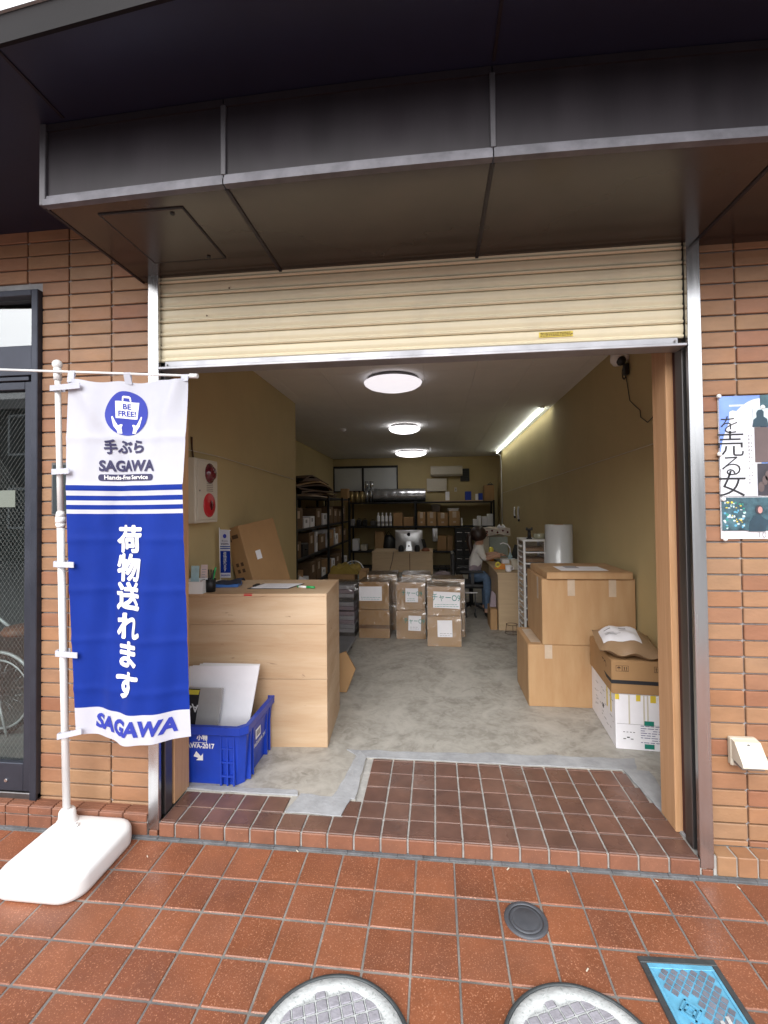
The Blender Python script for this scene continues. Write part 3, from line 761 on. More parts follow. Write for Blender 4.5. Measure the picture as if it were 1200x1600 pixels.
for sgn in (1, -1):                                                              # diamond wire inside the pane
    for k in range(-70, 110):
        c = -3.5 + k * .022
        pts = []
        for z in (zg0 + .004, zg1 - .004):
            pts.append((c + sgn * (z - zg0) * .72, .0785, z))
        (xa, y, za), (xb, _, zb) = pts
        lo, hi = -3.495, xs_ - .002
        def cl(x): return za + (x - xa) / (xb - xa) * (zb - za)
        if max(xa, xb) < lo or min(xa, xb) > hi: continue
        A = [xa, za]; C = [xb, zb]
        for q in (A, C):
            if q[0] < lo: q[1] = cl(lo); q[0] = lo
            if q[0] > hi: q[1] = cl(hi); q[0] = hi
        b.cyl((A[0], .0708 + .0006 * sgn, A[1]), (C[0], .0708 + .0006 * sgn, C[1]), .0005, n=3, cap=False)
o = obj('wire_mesh', b, M['wire'], leaf); o['kind'] = 'stuff'
b = B()
for px in (9.5,):
    p = at(px, 1219, y=F0 + .01); b.cyl((p.x, F0 + .006, p.z), (p.x, F0 + .014, p.z), .008, n=12)
obj('bolt', b, M['steel'], leaf)
b = B(); b.box(-3.5, xo - .001, .045, .13, .098, .128, bev=.003); obj('threshold', b, M['steel_dark'], dr)
p = at(11, 770, y=.066); q = at(23, 783, y=.066)
b = B(); b.box(p.x - .08, q.x, .068, .0715, q.z - .03, p.z + .012); obj('notice', b, bpy.data.materials.get('notice_card') or mat('notice_card', (.15, .17, .145), .7), leaf)
p = at(41, 757, y=.066); b = B(); b.box(p.x, xs_ - .002, .0685, .0715, p.z - .055, p.z); obj('notice', b, bpy.data.materials.get('notice_card') or mat('notice_card', (.15, .17, .145), .7), leaf)
# hallway behind the door
b = B(); b.box(-4.0, -1.70, .32, 4.0, -.1, .004); struct('hall_floor', b, M['hall_wall'])
b = B(); b.box(-4.0, -1.70, 3.2, 3.3, 0.005, 2.8); b.box(-4.1, -4.0, .1, 3.3, 0.005, 2.8); b.box(-1.82, -1.70, .175, 3.2, .005, 2.8); struct('hall_wall', b, M['hall_wall'])
b = B(); b.box(-4.0, -1.70, .1, 3.3, 2.70, 2.8); struct('hall_ceiling', b, M['hall_wall'])

# buildings over the road, seen mirrored in the glass
def street_building(label, x0, x1, y0, y1, h, rise, nwin, wm='far_wall'):
    t = thing('street_building', label, 'building')
    b = B(); b.box(x0, x1, y0, y1, -.13, h); obj('wall', b, M[wm], t)
    b = B(); b.prism([(y0 - .4, h + .002), (y1 + .4, h + .002), ((y0 + y1) / 2, h + rise)], (x0 - .4, 0, 0), (0, 1, 0), (0, 0, 1), x1 - x0 + .8); obj('roof', b, M['far_roof'], t)
    for i in range(nwin):
        for z in (.9, 3.2):
            if z + 1.3 > h: continue
            x = x0 + .8 + i * (x1 - x0 - .8) / nwin
            b = B(); b.box(x, x + 1.5, y1 - .02, y1 + .04, z, z + 1.3); f = obj('window', b, M['white_trim'], t)
            b = B(); b.box(x + .08, x + 1.42, y1 + .045, y1 + .05, z + .08, z + 1.22); obj('pane', b, M['far_glass'], f)
street_building('gable roofed house across the street mirrored in the glass door', -19, -8.5, -17, -11, 4.6, 1.2, 4, 'house_wall')
street_building('long low building far over the road behind the viewer', -8, 30, -32, -25, 4.2, 1.0, 12)

# ================================================================== banner on its stand
st = thing('banner_stand', 'white plastic banner stand with a water filled base in front of the brick wall', 'banner stand')
BX0, BX1, BY0, BY1 = -1.752, -1.376, -.392, .0
def rrect(x0, x1, y0, y1, r, n=8):
    out = []
    for cx, cy, a0 in ((x1 - r, y1 - r, 0), (x0 + r, y1 - r, 90), (x0 + r, y0 + r, 180), (x1 - r, y0 + r, 270)):
        for k in range(n + 1): a = R(a0 + 90 * k / n); out.append((cx + r * math.cos(a), cy + r * math.sin(a)))
    return out
b = B(); rings = []
for ins, z in ((.012, .0005), (.002, .006), (.0, .02), (.0, .062), (.003, .073), (.010, .081), (.022, .0855), (.06, .0865)):
    rings.append([b.bm.verts.new((x, y, z)) for x, y in rrect(BX0 + ins, BX1 - ins, BY0 + ins, BY1 - ins, .085 - ins * .6)])
for A, C in zip(rings, rings[1:]):
    for k in range(len(A)):
        f = b.bm.faces.new((A[k], A[(k + 1) % len(A)], C[(k + 1) % len(A)], C[k])); f.smooth = True
b.bm.faces.new(rings[0][::-1]); b.bm.faces.new(rings[-1])
obj('base', b, M['white_plastic'], st)
pf = Vector((-1.688, -.062, .0)); pt_ = Vector((-1.712, -.10, 2.19))
pd = (pt_ - pf).normalized()
b = B(); b.lathe([(.0, .0845), (.044, .0845), (.044, .092), (.036, .10), (.033, .135), (.028, .142), (.0, .142)], (pf.x, pf.y, 0), 20); obj('socket', b, M['white_plastic'], st)
b = B(); b.cyl((pf.x + .06, pf.y - .03, .085), (pf.x + .06, pf.y - .03, .0955), .017, n=14); b.box(pf.x + .052, pf.x + .068, pf.y - .034, pf.y - .026, .0956, .105); obj('filler_cap', b, M['white_plastic'], st)
def pp(z): return pf + pd * ((z - pf.z) / pd.z)
b = B(); b.cyl(pp(.10), pp(1.44), .0155, n=16); obj('pole', b, M['white_plastic'], st)
b = B(); b.cyl(pp(1.44), pp(2.115), .0125, n=16); obj('pole', b, M['white_plastic'], st)
b = B()
for (z0, z1, r0, r1) in ((1.425, 1.445, .0165, .021), (1.445, 1.475, .021, .021), (1.475, 1.50, .021, .015)): b.cyl(pp(z0), pp(z1), r0, r1, n=16)
obj('collar', b, M['white_plastic'], st)
b = B(); b.cyl(pp(2.10), pp(2.155), .017, n=16); q = pp(2.172); b.lathe([(0, -.022), (.012, -.019), (.02, -.008), (.022, .003), (.018, .014), (.008, .021), (0, .0225)], q, 16); obj('finial', b, M['white_plastic'], st)
b = B(); b.cyl((-2.04, -.118, 2.160), (-1.026, -.118, 2.086), .0055, n=10); b.cyl((-1.062, -.118, 2.0885), (-1.026, -.118, 2.086), .0105, n=10); obj('cross_rod', b, M['white_plastic'], st)

# the flag: a sheet of cloth with soft folds
FH0, FH1 = 2.092, .478
def fxl(v): return -1.642 - .012 * math.sin(min(v / .45, 1) * PI) * (1 if v < .45 else 0) + .030 * max(0, v - .4) / .6
def fxr(v): return -1.068 - .027 * min(v / .3, 1) + .020 * max(0, v - .3) / .7
def flag(u, v, off=0.0):
    x = fxl(v) + (fxr(v) - fxl(v)) * u
    sag = -.010 * math.sin(PI * u) * (1 - v) ** 3 + .004 * math.sin(6 * PI * u) * max(0, 1 - v * 6)
    bw = max(0, (v - .62) / .38) ** 2
    z = FH0 - .014 * u * (1 - v) + .018 * u * v - (FH0 - FH1) * v + sag + bw * (-.015 * math.sin(PI * (u * 1.35 - .28)) + .012)
    fold = .026 * math.sin(2 * PI * (1.15 * u + .55 * v + .05)) + .015 * math.sin(2 * PI * (2.6 * u - .8 * v)) * (.55 - .3 * v) + .006 * math.sin(2 * PI * (4.2 * u + 1.9 * v + .3))
    diag = .019 * math.exp(-((u - .12 - .50 * (v - .02) / .25) / .085) ** 2) * max(0, 1 - v / .34) + .022 * math.exp(-((u - .92 + 1.0 * v) / .075) ** 2) * max(0, 1 - v / .3)
    gr = .024 * math.exp(-((u - .20 - .16 * (v - .45) / .3) / .085) ** 2) * math.exp(-((v - .62) / .2) ** 2)
    cr = 0
    for cv_ in (.16, .30, .445, .585, .725, .865): cr += .0034 * math.exp(-((v - cv_) / .011) ** 2)
    y = -.112 - (fold * (.35 + .65 * math.sin(PI * min(1, u * 1.02))) ) * (.45 + .55 * min(1, v * 3)) - diag + gr - cr + off
    y += bw * .012 * math.sin(2 * PI * (u * 1.1 + .1))
    return Vector((x, y, z))
def fuv(x, z):
    v = (FH0 - z) / (FH0 - FH1); v = min(1, max(0, v))
    return (x - fxl(v)) / (fxr(v) - fxl(v)), v
fl_ = thing('banner', 'tall blue and white advertising banner hanging from the stand rod', 'banner')
sv = [(FH0 - z) / (FH0 - FH1) for z in (1.619, 1.594, 1.572, 1.550, 1.530, 1.509, 1.490, .606)]
vs = sorted(set([j / 190 for j in range(191)] + sv)); us = [i / 44 for i in range(45)]
def fmi(u, v):
    if v < sv[0] or v > sv[7]: return 0
    for k, (a, c) in enumerate(zip(sv, sv[1:])):
        if a <= v < c: return 1 if k % 2 == 0 else 0
    return 1
b = B(); b.keep = True; b.grid(flag, 44, 110, mi=fmi, us=us, vs=vs)
cloth = obj('cloth', b, [M['flag_white'], M['flag_blue']], fl_)
for m_ in (M['flag_white'], M['flag_blue']):                                      # thin cloth lets some light through
    N = m_.node_tree.nodes; L = m_.node_tree.links; p = N['Principled BSDF']; out = N['Material Output']
    tl = N.new('ShaderNodeBsdfTranslucent'); src = p.inputs['Base Color'].links[0].from_socket; L.new(src, tl.inputs[0])
    mx = N.new('ShaderNodeMixShader'); mx.inputs[0].default_value = .22; L.new(p.outputs[0], mx.inputs[1]); L.new(tl.outputs[0], mx.inputs[2]); L.new(mx.outputs[0], out.inputs[0])
def fl_fn(cx, cz_):
    def fn(x, y):
        u, v = fuv(cx + x, cz_ + y); return flag(u, v, -.0030)
    return fn
def flag_text(body, cx, cz_, h, bold, mat_, name='lettering', maxw=None, parent=None, **k):
    b = text_bm(body, h, fl_fn(cx, cz_), bold=bold, maxlen=.014, **k)
    return obj(name, b, mat_, parent or cloth)
for i, (ch, za, zb) in enumerate((('荷', 1.426, 1.306), ('物', 1.296, 1.178), ('送', 1.170, 1.050), ('れ', 1.036, .918), ('ま', .913, .792), ('す', .782, .660))):
    flag_text(ch, -1.356, (za + zb) / 2, .127, 0, M['white_print'], sx=1.12, fat=.0050)
flag_text('手ぶら', -1.376, 1.790, .066, 0, M['navy_print'], fat=.0026)
flag_text('SAGAWA', -1.366, 1.706, .066, .0030, M['navy_print'], sx=.93)
flag_text('SAGAWA', -1.334, .5955 - .052, .088, .0040, M['blue_print'], shear=.12, sx=1.06)
def flag_shape(poly, mat_, off, name, parent=None, step=.02):
    b = B(); b.keep = True
    b.bm.faces.new([b.bm.verts.new((x, z, 0)) for x, z in poly])
    bmesh.ops.triangulate(b.bm, faces=b.bm.faces[:])
    for _ in range(4):
        es = [e for e in b.bm.edges if e.calc_length() > step]
        if not es: break
        bmesh.ops.subdivide_edges(b.bm, edges=es, cuts=1); bmesh.ops.triangulate(b.bm, faces=[f for f in b.bm.faces if len(f.verts) > 3])
    for v in b.bm.verts: u_, v_ = fuv(v.co.x, v.co.y); v.co = flag(u_, v_, -off)
    return obj(name, b, mat_, parent or cloth)
flag_shape(rrect(-1.500, -1.238, 1.640, 1.670, .013, 5), M['navy_print'], .0022, 'name_strip')
o_ = flag_text('Hands-Free Service', -1.369, 1.655, .027, .0006, M['white_print'])
for v in o_.data.vertices: v.co.y -= .0010

ecx, ecz = -1.366, 1.948
flag_shape([(ecx + .098 * math.cos(2 * PI * k / 40), ecz + .101 * math.sin(2 * PI * k / 40)) for k in range(40)], M['blue_print'], .0022, 'emblem')
flag_shape([(ecx - .050, ecz - .022), (ecx + .046, ecz - .026), (ecx + .055, ecz + .052), (ecx - .052, ecz + .055)], M['white_print'], .0031, 'emblem_bag')
b = [(ecx - .020, ecz + .056), (ecx - .018, ecz + .074), (ecx - .012, ecz + .079), (ecx + .012, ecz + .079), (ecx + .018, ecz + .074), (ecx + .020, ecz + .056), (ecx + .013, ecz + .056), (ecx + .012, ecz + .069), (ecx - .012, ecz + .069), (ecx - .013, ecz + .056)]
flag_shape(b, M['white_print'], .0031, 'emblem_bag')
for s_ in (-1, 1):
    hand = [(.022, -.092), (.026, -.066), (.020, -.052), (.028, -.050), (.040, -.056), (.050, -.040), (.064, -.014), (.070, -.016), (.062, -.046), (.058, -.060), (.044, -.078), (.040, -.092)]
    flag_shape([(ecx + s_ * x, ecz + z) for x, z in (hand if s_ > 0 else hand[::-1])], M['white_print'], .0031, 'emblem_hand')
for body, zz in (('BE', .029), ('FREE!', -.003)):
    o_ = flag_text(body, ecx + .001, ecz + zz, .034, .0009, M['blue_print'])
    for v in o_.data.vertices: v.co.y -= .0011
# loops and arms
for u_ in (.035, .50, .975):
    p = flag(u_, 0); zr = 2.160 - (p.x + 2.04) / 1.014 * .074
    b = B(); w = .016
    for s_ in (-1, 1):
        b.grid(lambda a, c, p=p, zr=zr, s_=s_: (p.x - w + 2 * w * a, (-.118 + s_ * .0065) * (1 - c) + (p.y + s_ * .001) * c, (zr) * (1 - c) + (p.z - .012) * c), 1, 3)
    b.grid(lambda a, c, p=p, zr=zr: (p.x - w + 2 * w * a, -.118 + .0065 * math.cos(PI * c), zr + .0065 * math.sin(PI * c)), 1, 5)
    obj('loop', b, M['flag_white'], fl_)
for z in (1.682, 1.263, .858, .469 + .012, 2.062):
    q = pp(z); u_, v_ = fuv(-1.61, z); p = flag(.07 if z < 2 else .16, (FH0 - z) / (FH0 - FH1) if z > .5 else .985, -.004)
    b = B(); A = Vector((q.x - .022, q.y - .018, z - .002)); C = Vector((p.x, min(p.y, q.y - .02) - .016, p.z))
    d = (C - A); hgt = .0125
    b.prism([(0, -hgt), (1, -hgt), (1, hgt), (0, hgt)], A, d, (0, 0, 1), .003)
    b.prism([(0, -hgt), (1, -hgt), (1, hgt), (0, hgt)], (q.x - .022, q.y + .0175, z), Vector((.045, .0, 0)), (0, 0, 1), .003)
    b.prism([(0, -hgt), (1, -hgt), (1, hgt), (0, hgt)], (q.x - .0225, q.y - .018, z), Vector((.0, .0355, 0)), (0, 0, 1), .003)
    obj('pole_tab', b, M['flag_white'], fl_)

# ================================================================== things on the walls outside
def quad_part(name, x0, x1, z0, z1, y, m, parent):
    b = B(); b.box(x0, x1, y - .0004, y, z0, z1); return obj(name, b, m, parent)
PYW = YW - .013
ps = thing('poster', 'film poster with a blue and white curl and vertical lettering pinned on the brick wall', 'poster')
p0 = at(1121, 620, y=PYW); p1 = at(1131, 842, y=PYW)
PX, PZ1, PZ0 = p0.x, p0.z, p1.z; PW = .52; PHh = PZ1 - PZ0
def pz(py): return PZ1 - (py - 620) / 222 * PHh
def pxx(px, py=730): return PX + (px - (1121 + (py - 620) / 22.2 * 1.0)) / 80 * (at(1200, 730, y=PYW).x - at(1126, 730, y=PYW).x) * 80 / 74
b = B()
def psh(u, v): return (PX + PW * u, PYW - .002 - .004 * math.sin(PI * v * 4) ** 2 * (1 - u), PZ1 - PHh * v)
b.grid(psh, 12, 24); b.grid(lambda u, v: (psh(u, v)[0], PYW + .001, psh(u, v)[2]), 1, 1)
sheet = obj('sheet', b, M['paper'], ps)
y1 = PYW - .0075
quad_part('blue_field', PX + .001, PX + PW - .001, pz(733), PZ1 - .001, y1, M['poster_blue'], sheet)
curl = []
for k in range(13):
    a = k / 12; curl.append((pxx(1125 + 65 * a ** 1.9), pz(735 - 110 * (1 - (1 - a) ** 1.7))))
poly = [(PX + .001, pz(776)), (pxx(1190), pz(776)), (pxx(1190), pz(625))] + curl[::-1] + [(PX + .001, pz(733))]
b = B(); b.prism(poly, (0, y1 - .0012, 0), (1, 0, 0), (0, 0, 1), .0005); obj('white_curl', b, M['poster_grey'], sheet)
quad_part('photo', pxx(1190), PX + PW - .001, pz(642), PZ1 - .001, y1 - .0030, M['poster_teal'], sheet)
ph = quad_part('photo', pxx(1178), PX + PW - .001, pz(668), pz(641), y1 - .0040, M['poster_light'], sheet)
quad_part('photo', pxx(1180), PX + PW - .001, pz(724), pz(670), y1 - .0040, M['poster_brown'], sheet)
ph2 = quad_part('photo', pxx(1183), PX + PW - .001, pz(775), pz(726), y1 - .0040, M['poster_dark'], sheet)
ph3 = quad_part('photo', pxx(1128) - .004, PX + PW - .001, pz(829), pz(778), y1 - .0012, M['poster_teal'], sheet)
def blob(cx, cz_, rx, rz, y, m, parent, name='figure', n=16):
    b = B(); b.prism([(cx + rx * math.cos(2 * PI * k / n), cz_ + rz * math.sin(2 * PI * k / n)) for k in range(n)], (0, y, 0), (1, 0, 0), (0, 0, 1), .0003); return obj(name, b, m, parent)
sil = [(-.030, -.036), (-.026, -.006), (-.014, .004), (-.015, .022), (-.008, .034), (.006, .036), (.014, .026), (.013, .006), (.026, -.004), (.032, -.036)]
b = B(); b.prism([(pxx(1189) + x, pz(656) + z) for x, z in sil], (0, y1 - .0048, 0), (1, 0, 0), (0, 0, 1), .0003); obj('figure', b, M['suit'], ph)
for (px, py, s_) in ((1188, 762, .012), (1194, 752, .011), (1199, 745, .012)): blob(pxx(px), pz(py), s_, s_ * 1.8, y1 - .0048, M['poster_brown'], ph2)
for i in range(60):
    blob(pxx(1130 + 32 * rr.random()), pz(782 + 44 * rr.random()), rr.uniform(.0018, .006), rr.uniform(.0018, .006), y1 - .0018 - i * 1e-5, rr.choice([M['poster_light'], M['poster_light'], M['cover_blue'], M['yellow_tag'], M['green_ink']]), ph3, 'city_light', 10)
bod = [(-.040, -.052), (-.034, -.012), (-.016, .012), (.004, .016), (.030, -.004), (.085, -.020), (.085, -.034), (.030, -.026), (.026, -.052)]
b = B(); b.prism([(pxx(1183) + x, pz(811) + z) for x, z in bod], (0, y1 - .0026, 0), (1, 0, 0), (0, 0, 1), .0003); obj('figure', b, M['suit'], ph3)
blob(pxx(1184), pz(797), .014, .019, y1 - .0029, M['poster_dark'], ph3); blob(pxx(1185.5), pz(797.5), .009, .014, y1 - .0033, M['skin_print'], ph3)
for ch, px, py, s_ in (('を', 1141, 667, .085), ('売', 1142, 698, .118), ('る', 1143, 731, .10), ('女', 1143.5, 760, .118)):
    obj('lettering', text_bm(ch, s_, plane_fn((pxx(px), y1 - .0034, pz(py)), (1, 0, 0), (0, 0, 1)), bold=-.0008), M['black_print'], sheet)
obj('lettering', text_bm('「影', .075, plane_fn((pxx(1150), y1 - .0008, pz(645)), (1, 0, 0), (0, 0, 1)), bold=.001), M['white_print'], sheet) if False else None
b = B(); b.box(pxx(1142), pxx(1164), y1 - .0008, y1 - .0004, pz(636.5), pz(634)); b.box(pxx(1161.5), pxx(1164), y1 - .0008, y1 - .0004, pz(643), pz(637)); obj('bracket', b, M['white_print'], sheet)
b = B(); b.prism([(pxx(1142) + x, pz(654) + z) for x, z in ((0, -.012), (0, .024), (.012, .030), (.034, .026), (.040, .012), (.022, .004), (.010, -.020))], (0, y1 - .0008, 0), (1, 0, 0), (0, 0, 1), .0003); obj('lettering', b, M['white_print'], sheet)
obj('lettering', text_bm('10', .036, plane_fn((pxx(1188), y1 - .0012, pz(836)), (1, 0, 0), (0, 0, 1))), M['grey_print'], sheet)
b = B()
for i in range(14):
    zz = pz(684 + i * 5.6)
    for j in range(2):
        if rr.random() < .7: b.box(pxx(1170 + 4 * j), pxx(1170 + 4 * j) + .005, y1 - .0032, y1 - .0029, zz, zz + rr.uniform(.004, .009))
obj('small_print', b, M['grey_print'], sheet)
for px, py in ((1121, 620), (1122, 710), (1128, 780), (1131, 842), (1189, 637)):
    p = at(px, py, y=PYW); b = B(); b.lathe([(.0, .007), (.006, .0055), (.0095, .001), (.0095, -.001)], n=14, M=Matrix.Translation((p.x, PYW - .0105, p.z)) @ Matrix.Rotation(R(90), 4, 'X')); obj('push_pin', b, M['white_plastic'], ps)
# covered outdoor socket
sk = thing('socket_box', 'cream weatherproof power socket box low on the right brick wall', 'socket box')
p0 = at(1153, 1162, y=.0); p1 = at(1196, 1206, y=.0); cx = (p0.x + p1.x) / 2 - .004; w = .052; z0, z1 = p1.z - .002, p0.z
b = B(); b.box(cx - w, cx + w, .036, .062, z0, z1 + .004, bev=.006, seg=2); obj('back_plate', b, M['cream_plastic'], sk)
b = B(); pr_ = [(.036, z1 + .002), (.016, z1 - .002), (-.030, z0 + .045), (-.036, z0 + .030), (-.030, z0 + .026), (.036, z0 + .034)]
b.prism(pr_, (cx + w - .003, 0, 0), (0, 1, 0), (0, 0, 1), -(2 * w - .006)); obj('hood', b, M['cream_plastic'], sk)
b = B(); b.box(cx - w + .008, cx + w - .008, -.020, .0355, z0 + .012, z0 + .0255, bev=.004); obj('socket', b, mat('grey_socket', (.22, .19, .17), .5, var=.2), sk)
b = B(); b.cyl((cx, .0085, z1 - .012), (cx, .012, z1 - .013), .006, n=10); obj('keyhole', b, M['steel_dark'], sk)
# entry phone behind the pole
ep = thing('entry_panel', 'small dark glass entry panel on the brick wall behind the banner pole', 'panel')
p0 = at(81, 723, y=.05); p1 = at(108, 806, y=.05)
b = B(); b.box(p0.x, p1.x + .01, .046, .06, p1.z, p0.z, bev=.003); obj('frame', b, M['steel_dark'], ep)
b = B(); b.box(p0.x + .012, p1.x - .002, .043, .0455, p1.z + .012, p0.z - .012); obj('screen', b, M['far_glass'], ep)

# ================================================================== covers let into the pavement
def disc_cover(name, label, cat, cx, cy, r, group):
    t = thing(name, label, cat, (cx, cy, .0055), rz=R(22), group=group)
    b = B(); b.lathe([(r - .016, -.02), (r - .010, .0035), (r - .008, .0045), (r - .002, .004), (r, .001), (r, -.02)], n=64); obj('rim', b, M['manhole_rim'], t)
    b = B(); b.lathe([(0, -.004), (r - .05, -.004), (r - .048, .0025), (r - .014, .003), (r - .0115, -.001), (r - .0115, -.02)], n=64); obj('plate', b, M['manhole'], t)
    c = .036; n = int(r / c) + 1
    for i in range(-n, n + 1):
        for j in range(-n, n + 1):
            x, y = i * c, j * c
            q = math.hypot(abs(x) + .014, abs(y) + .014)
            if math.hypot(x, y) < r - .050:
                b = B(); b.box(x - .0150, x + .0150, y - .0150, y + .0150, -.0035, .0025, bev=.002)
                for v in b.bm.verts:
                    L_ = math.hypot(v.co.x, v.co.y)
                    if L_ > r - .0485: v.co.x *= (r - .0485) / L_; v.co.y *= (r - .0485) / L_
                obj('raised_cell', b, M['manhole_cell'], t)
    b = B()
    for i in range(-n, n):
        L_ = math.sqrt(max(0, (r - .049) ** 2 - ((i + .5) * c) ** 2))
        if L_ > .02:
            b.box((i + .5) * c - .0016, (i + .5) * c + .0016, -L_, L_, -.0036, .0008); b.box(-L_, L_, (i + .5) * c - .0016, (i + .5) * c + .0016, -.0036, .0006)
    o = obj('ribs', b, M['manhole'], t); o['kind'] = 'stuff'
    return t
disc_cover('manhole_cover', 'round pale manhole cover nearest the middle of the pavement edge', 'manhole cover', -.305, -.768, .232, 'round manhole covers')
disc_cover('manhole_cover', 'round pale manhole cover beside the blue meter cover', 'manhole cover', .390, -.725, .232, 'round manhole covers')
t = thing('drain_cap', 'small round dark grey cap set in the paving', 'drain cap', (.308, -.273, 0))
b = B(); b.lathe([(.060, -.01), (.060, .0045), (.064, .0065), (.074, .0055), (.077, .002), (.078, -.01)], n=48); obj('ring', b, M['cap_grey'], t)
b = B(); b.lathe([(0, .0050), (.045, .0048), (.047, .0038), (.049, .0048), (.0585, .0048), (.0585, -.01)], n=48); obj('lid', b, M['cap_grey'], t)
t = thing('meter_cover', 'rectangular water meter cover painted sky blue, in a dark iron frame', 'meter cover', (.770, -.372, 0), rz=R(2.5))
w, h = .122, .44
b = B()
for (x0, x1, y0, y1) in ((-w, w, -.022, 0), (-w, w, -h, -h + .022), (-w, -w + .019, -h + .0225, -.0225), (w - .019, w, -h + .0225, -.0225)): b.box(x0, x1, y0, y1, -.02, .006, bev=.002)
obj('frame', b, M['manhole_rim'], t)
b = B(); b.box(-w + .0195, w - .0195, -h + .0225, -.0225, -.02, .0025); plate = obj('plate', b, M['cover_blue'], t)
b = B()
for (x0, x1, y0, y1) in ((-w + .020, w - .020, -.040, -.023), (-w + .020, -w + .029, -h + .023, -.0405), (w - .029, w - .020, -h + .023, -.0405)): b.box(x0, x1, y0, y1, .0026, .0060, bev=.0012)
obj('border', b, M['cover_blue'], plate)
k = 0
for i in range(-4, 5):
    for j in range(0, 24):
        x = i * .0300 + (.0150 if j % 2 else 0); y = -.050 - j * .0158
        if abs(x) > w - .038 or y < -h + .045 or (abs(x + .045) < .040 and abs(y + .165) < .040): continue
        b = B(); b.prism([(-.0112, 0), (0, -.0120), (.0112, 0), (0, .0120)], (x, y, .0026), (1, 0, 0), (0, 1, 0), .0026); obj('stud', b, M['cover_worn'], plate)
b = B()
for s_ in (.032, .018):
    for a in range(4):
        q = Matrix.Rotation(PI / 2 * a + PI / 4, 4, 'Z'); b.box(-s_ * .72, s_ * .72, s_ * .72 - .005, s_ * .72, .0026, .0072, M=Matrix.Translation((-.045, -.165, 0)) @ q)
obj('crest', b, M['cover_blue'], plate)
for i in range(3):
    b = B(); b.box(.0 + i * .022, .012 + i * .022, -.33 + i * .02, -.20 + i * .012, .0058, .0078, bev=.001); obj('raised_mark', b, M['manhole'], plate)

# ================================================================== bicycle in the hallway behind the wired glass
bk = thing('bicycle', 'silver bicycle with a brown saddle parked behind the glass door', 'bicycle')
wc = Vector((-2.93, .80, .272))
def wheel(c, r):
    b = B(); b.tube([c + Vector((r * math.cos(a), 0, r * math.sin(a))) for a in [2 * PI * k / 40 for k in range(40)]], .016, 8, True); w_ = obj('wheel', b, M['rubber'], bk)
    b = B(); b.tube([c + Vector(((r - .022) * math.cos(a), 0, (r - .022) * math.sin(a))) for a in [2 * PI * k / 40 for k in range(40)]], .009, 6, True); obj('rim', b, M['bike_silver'], w_)
    b = B()
    for k in range(20): a = 2 * PI * k / 20; b.cyl(c + Vector((0, .02 * (-1) ** k, 0)), c + Vector(((r - .025) * math.cos(a + .3 * (-1) ** k), 0, (r - .025) * math.sin(a + .3 * (-1) ** k))), .0012, n=4)
    o = obj('spokes', b, M['chrome'], w_); o['kind'] = 'stuff'
    b = B(); b.cyl(c + Vector((0, -.035, 0)), c + Vector((0, .035, 0)), .02, n=12); obj('hub', b, M['chrome'], w_)
    b = B(); b.tube([c + Vector(((r + .03) * math.cos(a), 0, (r + .03) * math.sin(a))) for a in [R(5 + 170 * k / 20) for k in range(21)]], .012, 8); obj('mudguard', b, M['bike_silver'], bk)
wheel(wc, .25); wheel(wc + Vector((-.82, 0, 0)), .25)
sx_ = at(33, 985, y=.8)
b = B(); b.tube([wc, wc + Vector((-.38, 0, .0)), wc + Vector((-.12, 0, .42)), wc], .012, 8); b.tube([wc + Vector((-.38, 0, .0)), wc + Vector((-.72, 0, .52)), wc + Vector((-.82, 0, 0))], .016, 8); b.tube([wc + Vector((-.2, 0, .3)), wc + Vector((-.70, 0, .46))], .014, 8); obj('frame', b, M['bike_silver'], bk)
b = B(); b.tube([wc + Vector((-.14, 0, .38)), wc + Vector((-.08, 0, .56)), Vector((sx_.x - .02, .8, sx_.z - .02))], .012, 8); obj('seat_post', b, M['bike_silver'], bk)
b = B(); b.lathe([(0, -.035), (.05, -.035), (.10, -.02), (.115, .0), (.09, .03), (.04, .038), (0, .038)], sx_, 18); obj('saddle', b, M['leather'], bk)
b = B(); b.tube([wc + Vector((-.72, 0, .52)), wc + Vector((-.69, 0, .72)), wc + Vector((-.64, -.2, .75)), wc + Vector((-.54, -.26, .74))], .011, 8); obj('handlebar', b, M['bike_silver'], bk)
b = B(); b.tube([wc + Vector((.02, -.03, 0)), wc + Vector((.10, -.03, -.30))], .008, 6); obj('kick_stand', b, M['bike_silver'], bk)

# ================================================================== inside: front counter
ct = thing('counter', 'plywood reception counter just inside the opening on the left', 'counter', (-.659, .716, ZF), rz=R(4.0))
CH = .918
for (za, zb, yy) in ((0, .404, 0), (.4062, .733, .0004), (.7346, CH - .0185, .0002)):
    b = B(); b.box(-.925, -.0005, yy, .018, za, zb, bev=.0012); o_ = obj('front_board', b, M['plywood'], ct)
b = B(); b.box(-.92, -.02, .0185, .026, .01, CH - .02); obj('backing_board', b, M['brown_print'], ct)
b = B(); b.box(-.018, 0, .0185, .535, 0, CH - .0185, bev=.0015); sp = obj('side_panel', b, M['plywood'], ct)
b = B(); b.box(-.925, .0006, -.0006, .5355, CH - .018, CH, bev=.0015); obj('top', b, M['plywood'], ct)
b = B(); b.box(-.925, -.019, .519, .535, .12, CH - .019); obj('back_rail', b, M['plywood'], ct)
b = B(); b.box(-.505, -.455, -.0012, -.0007, CH - .012, CH - .003); b.box(-.505, -.455, -.0012, .02, CH + .0002, CH + .0008); obj('red_tape', b, M['red'], ct)
CT = ZF + CH
def ctop(px, py): return at(px, py, z=CT + .001)
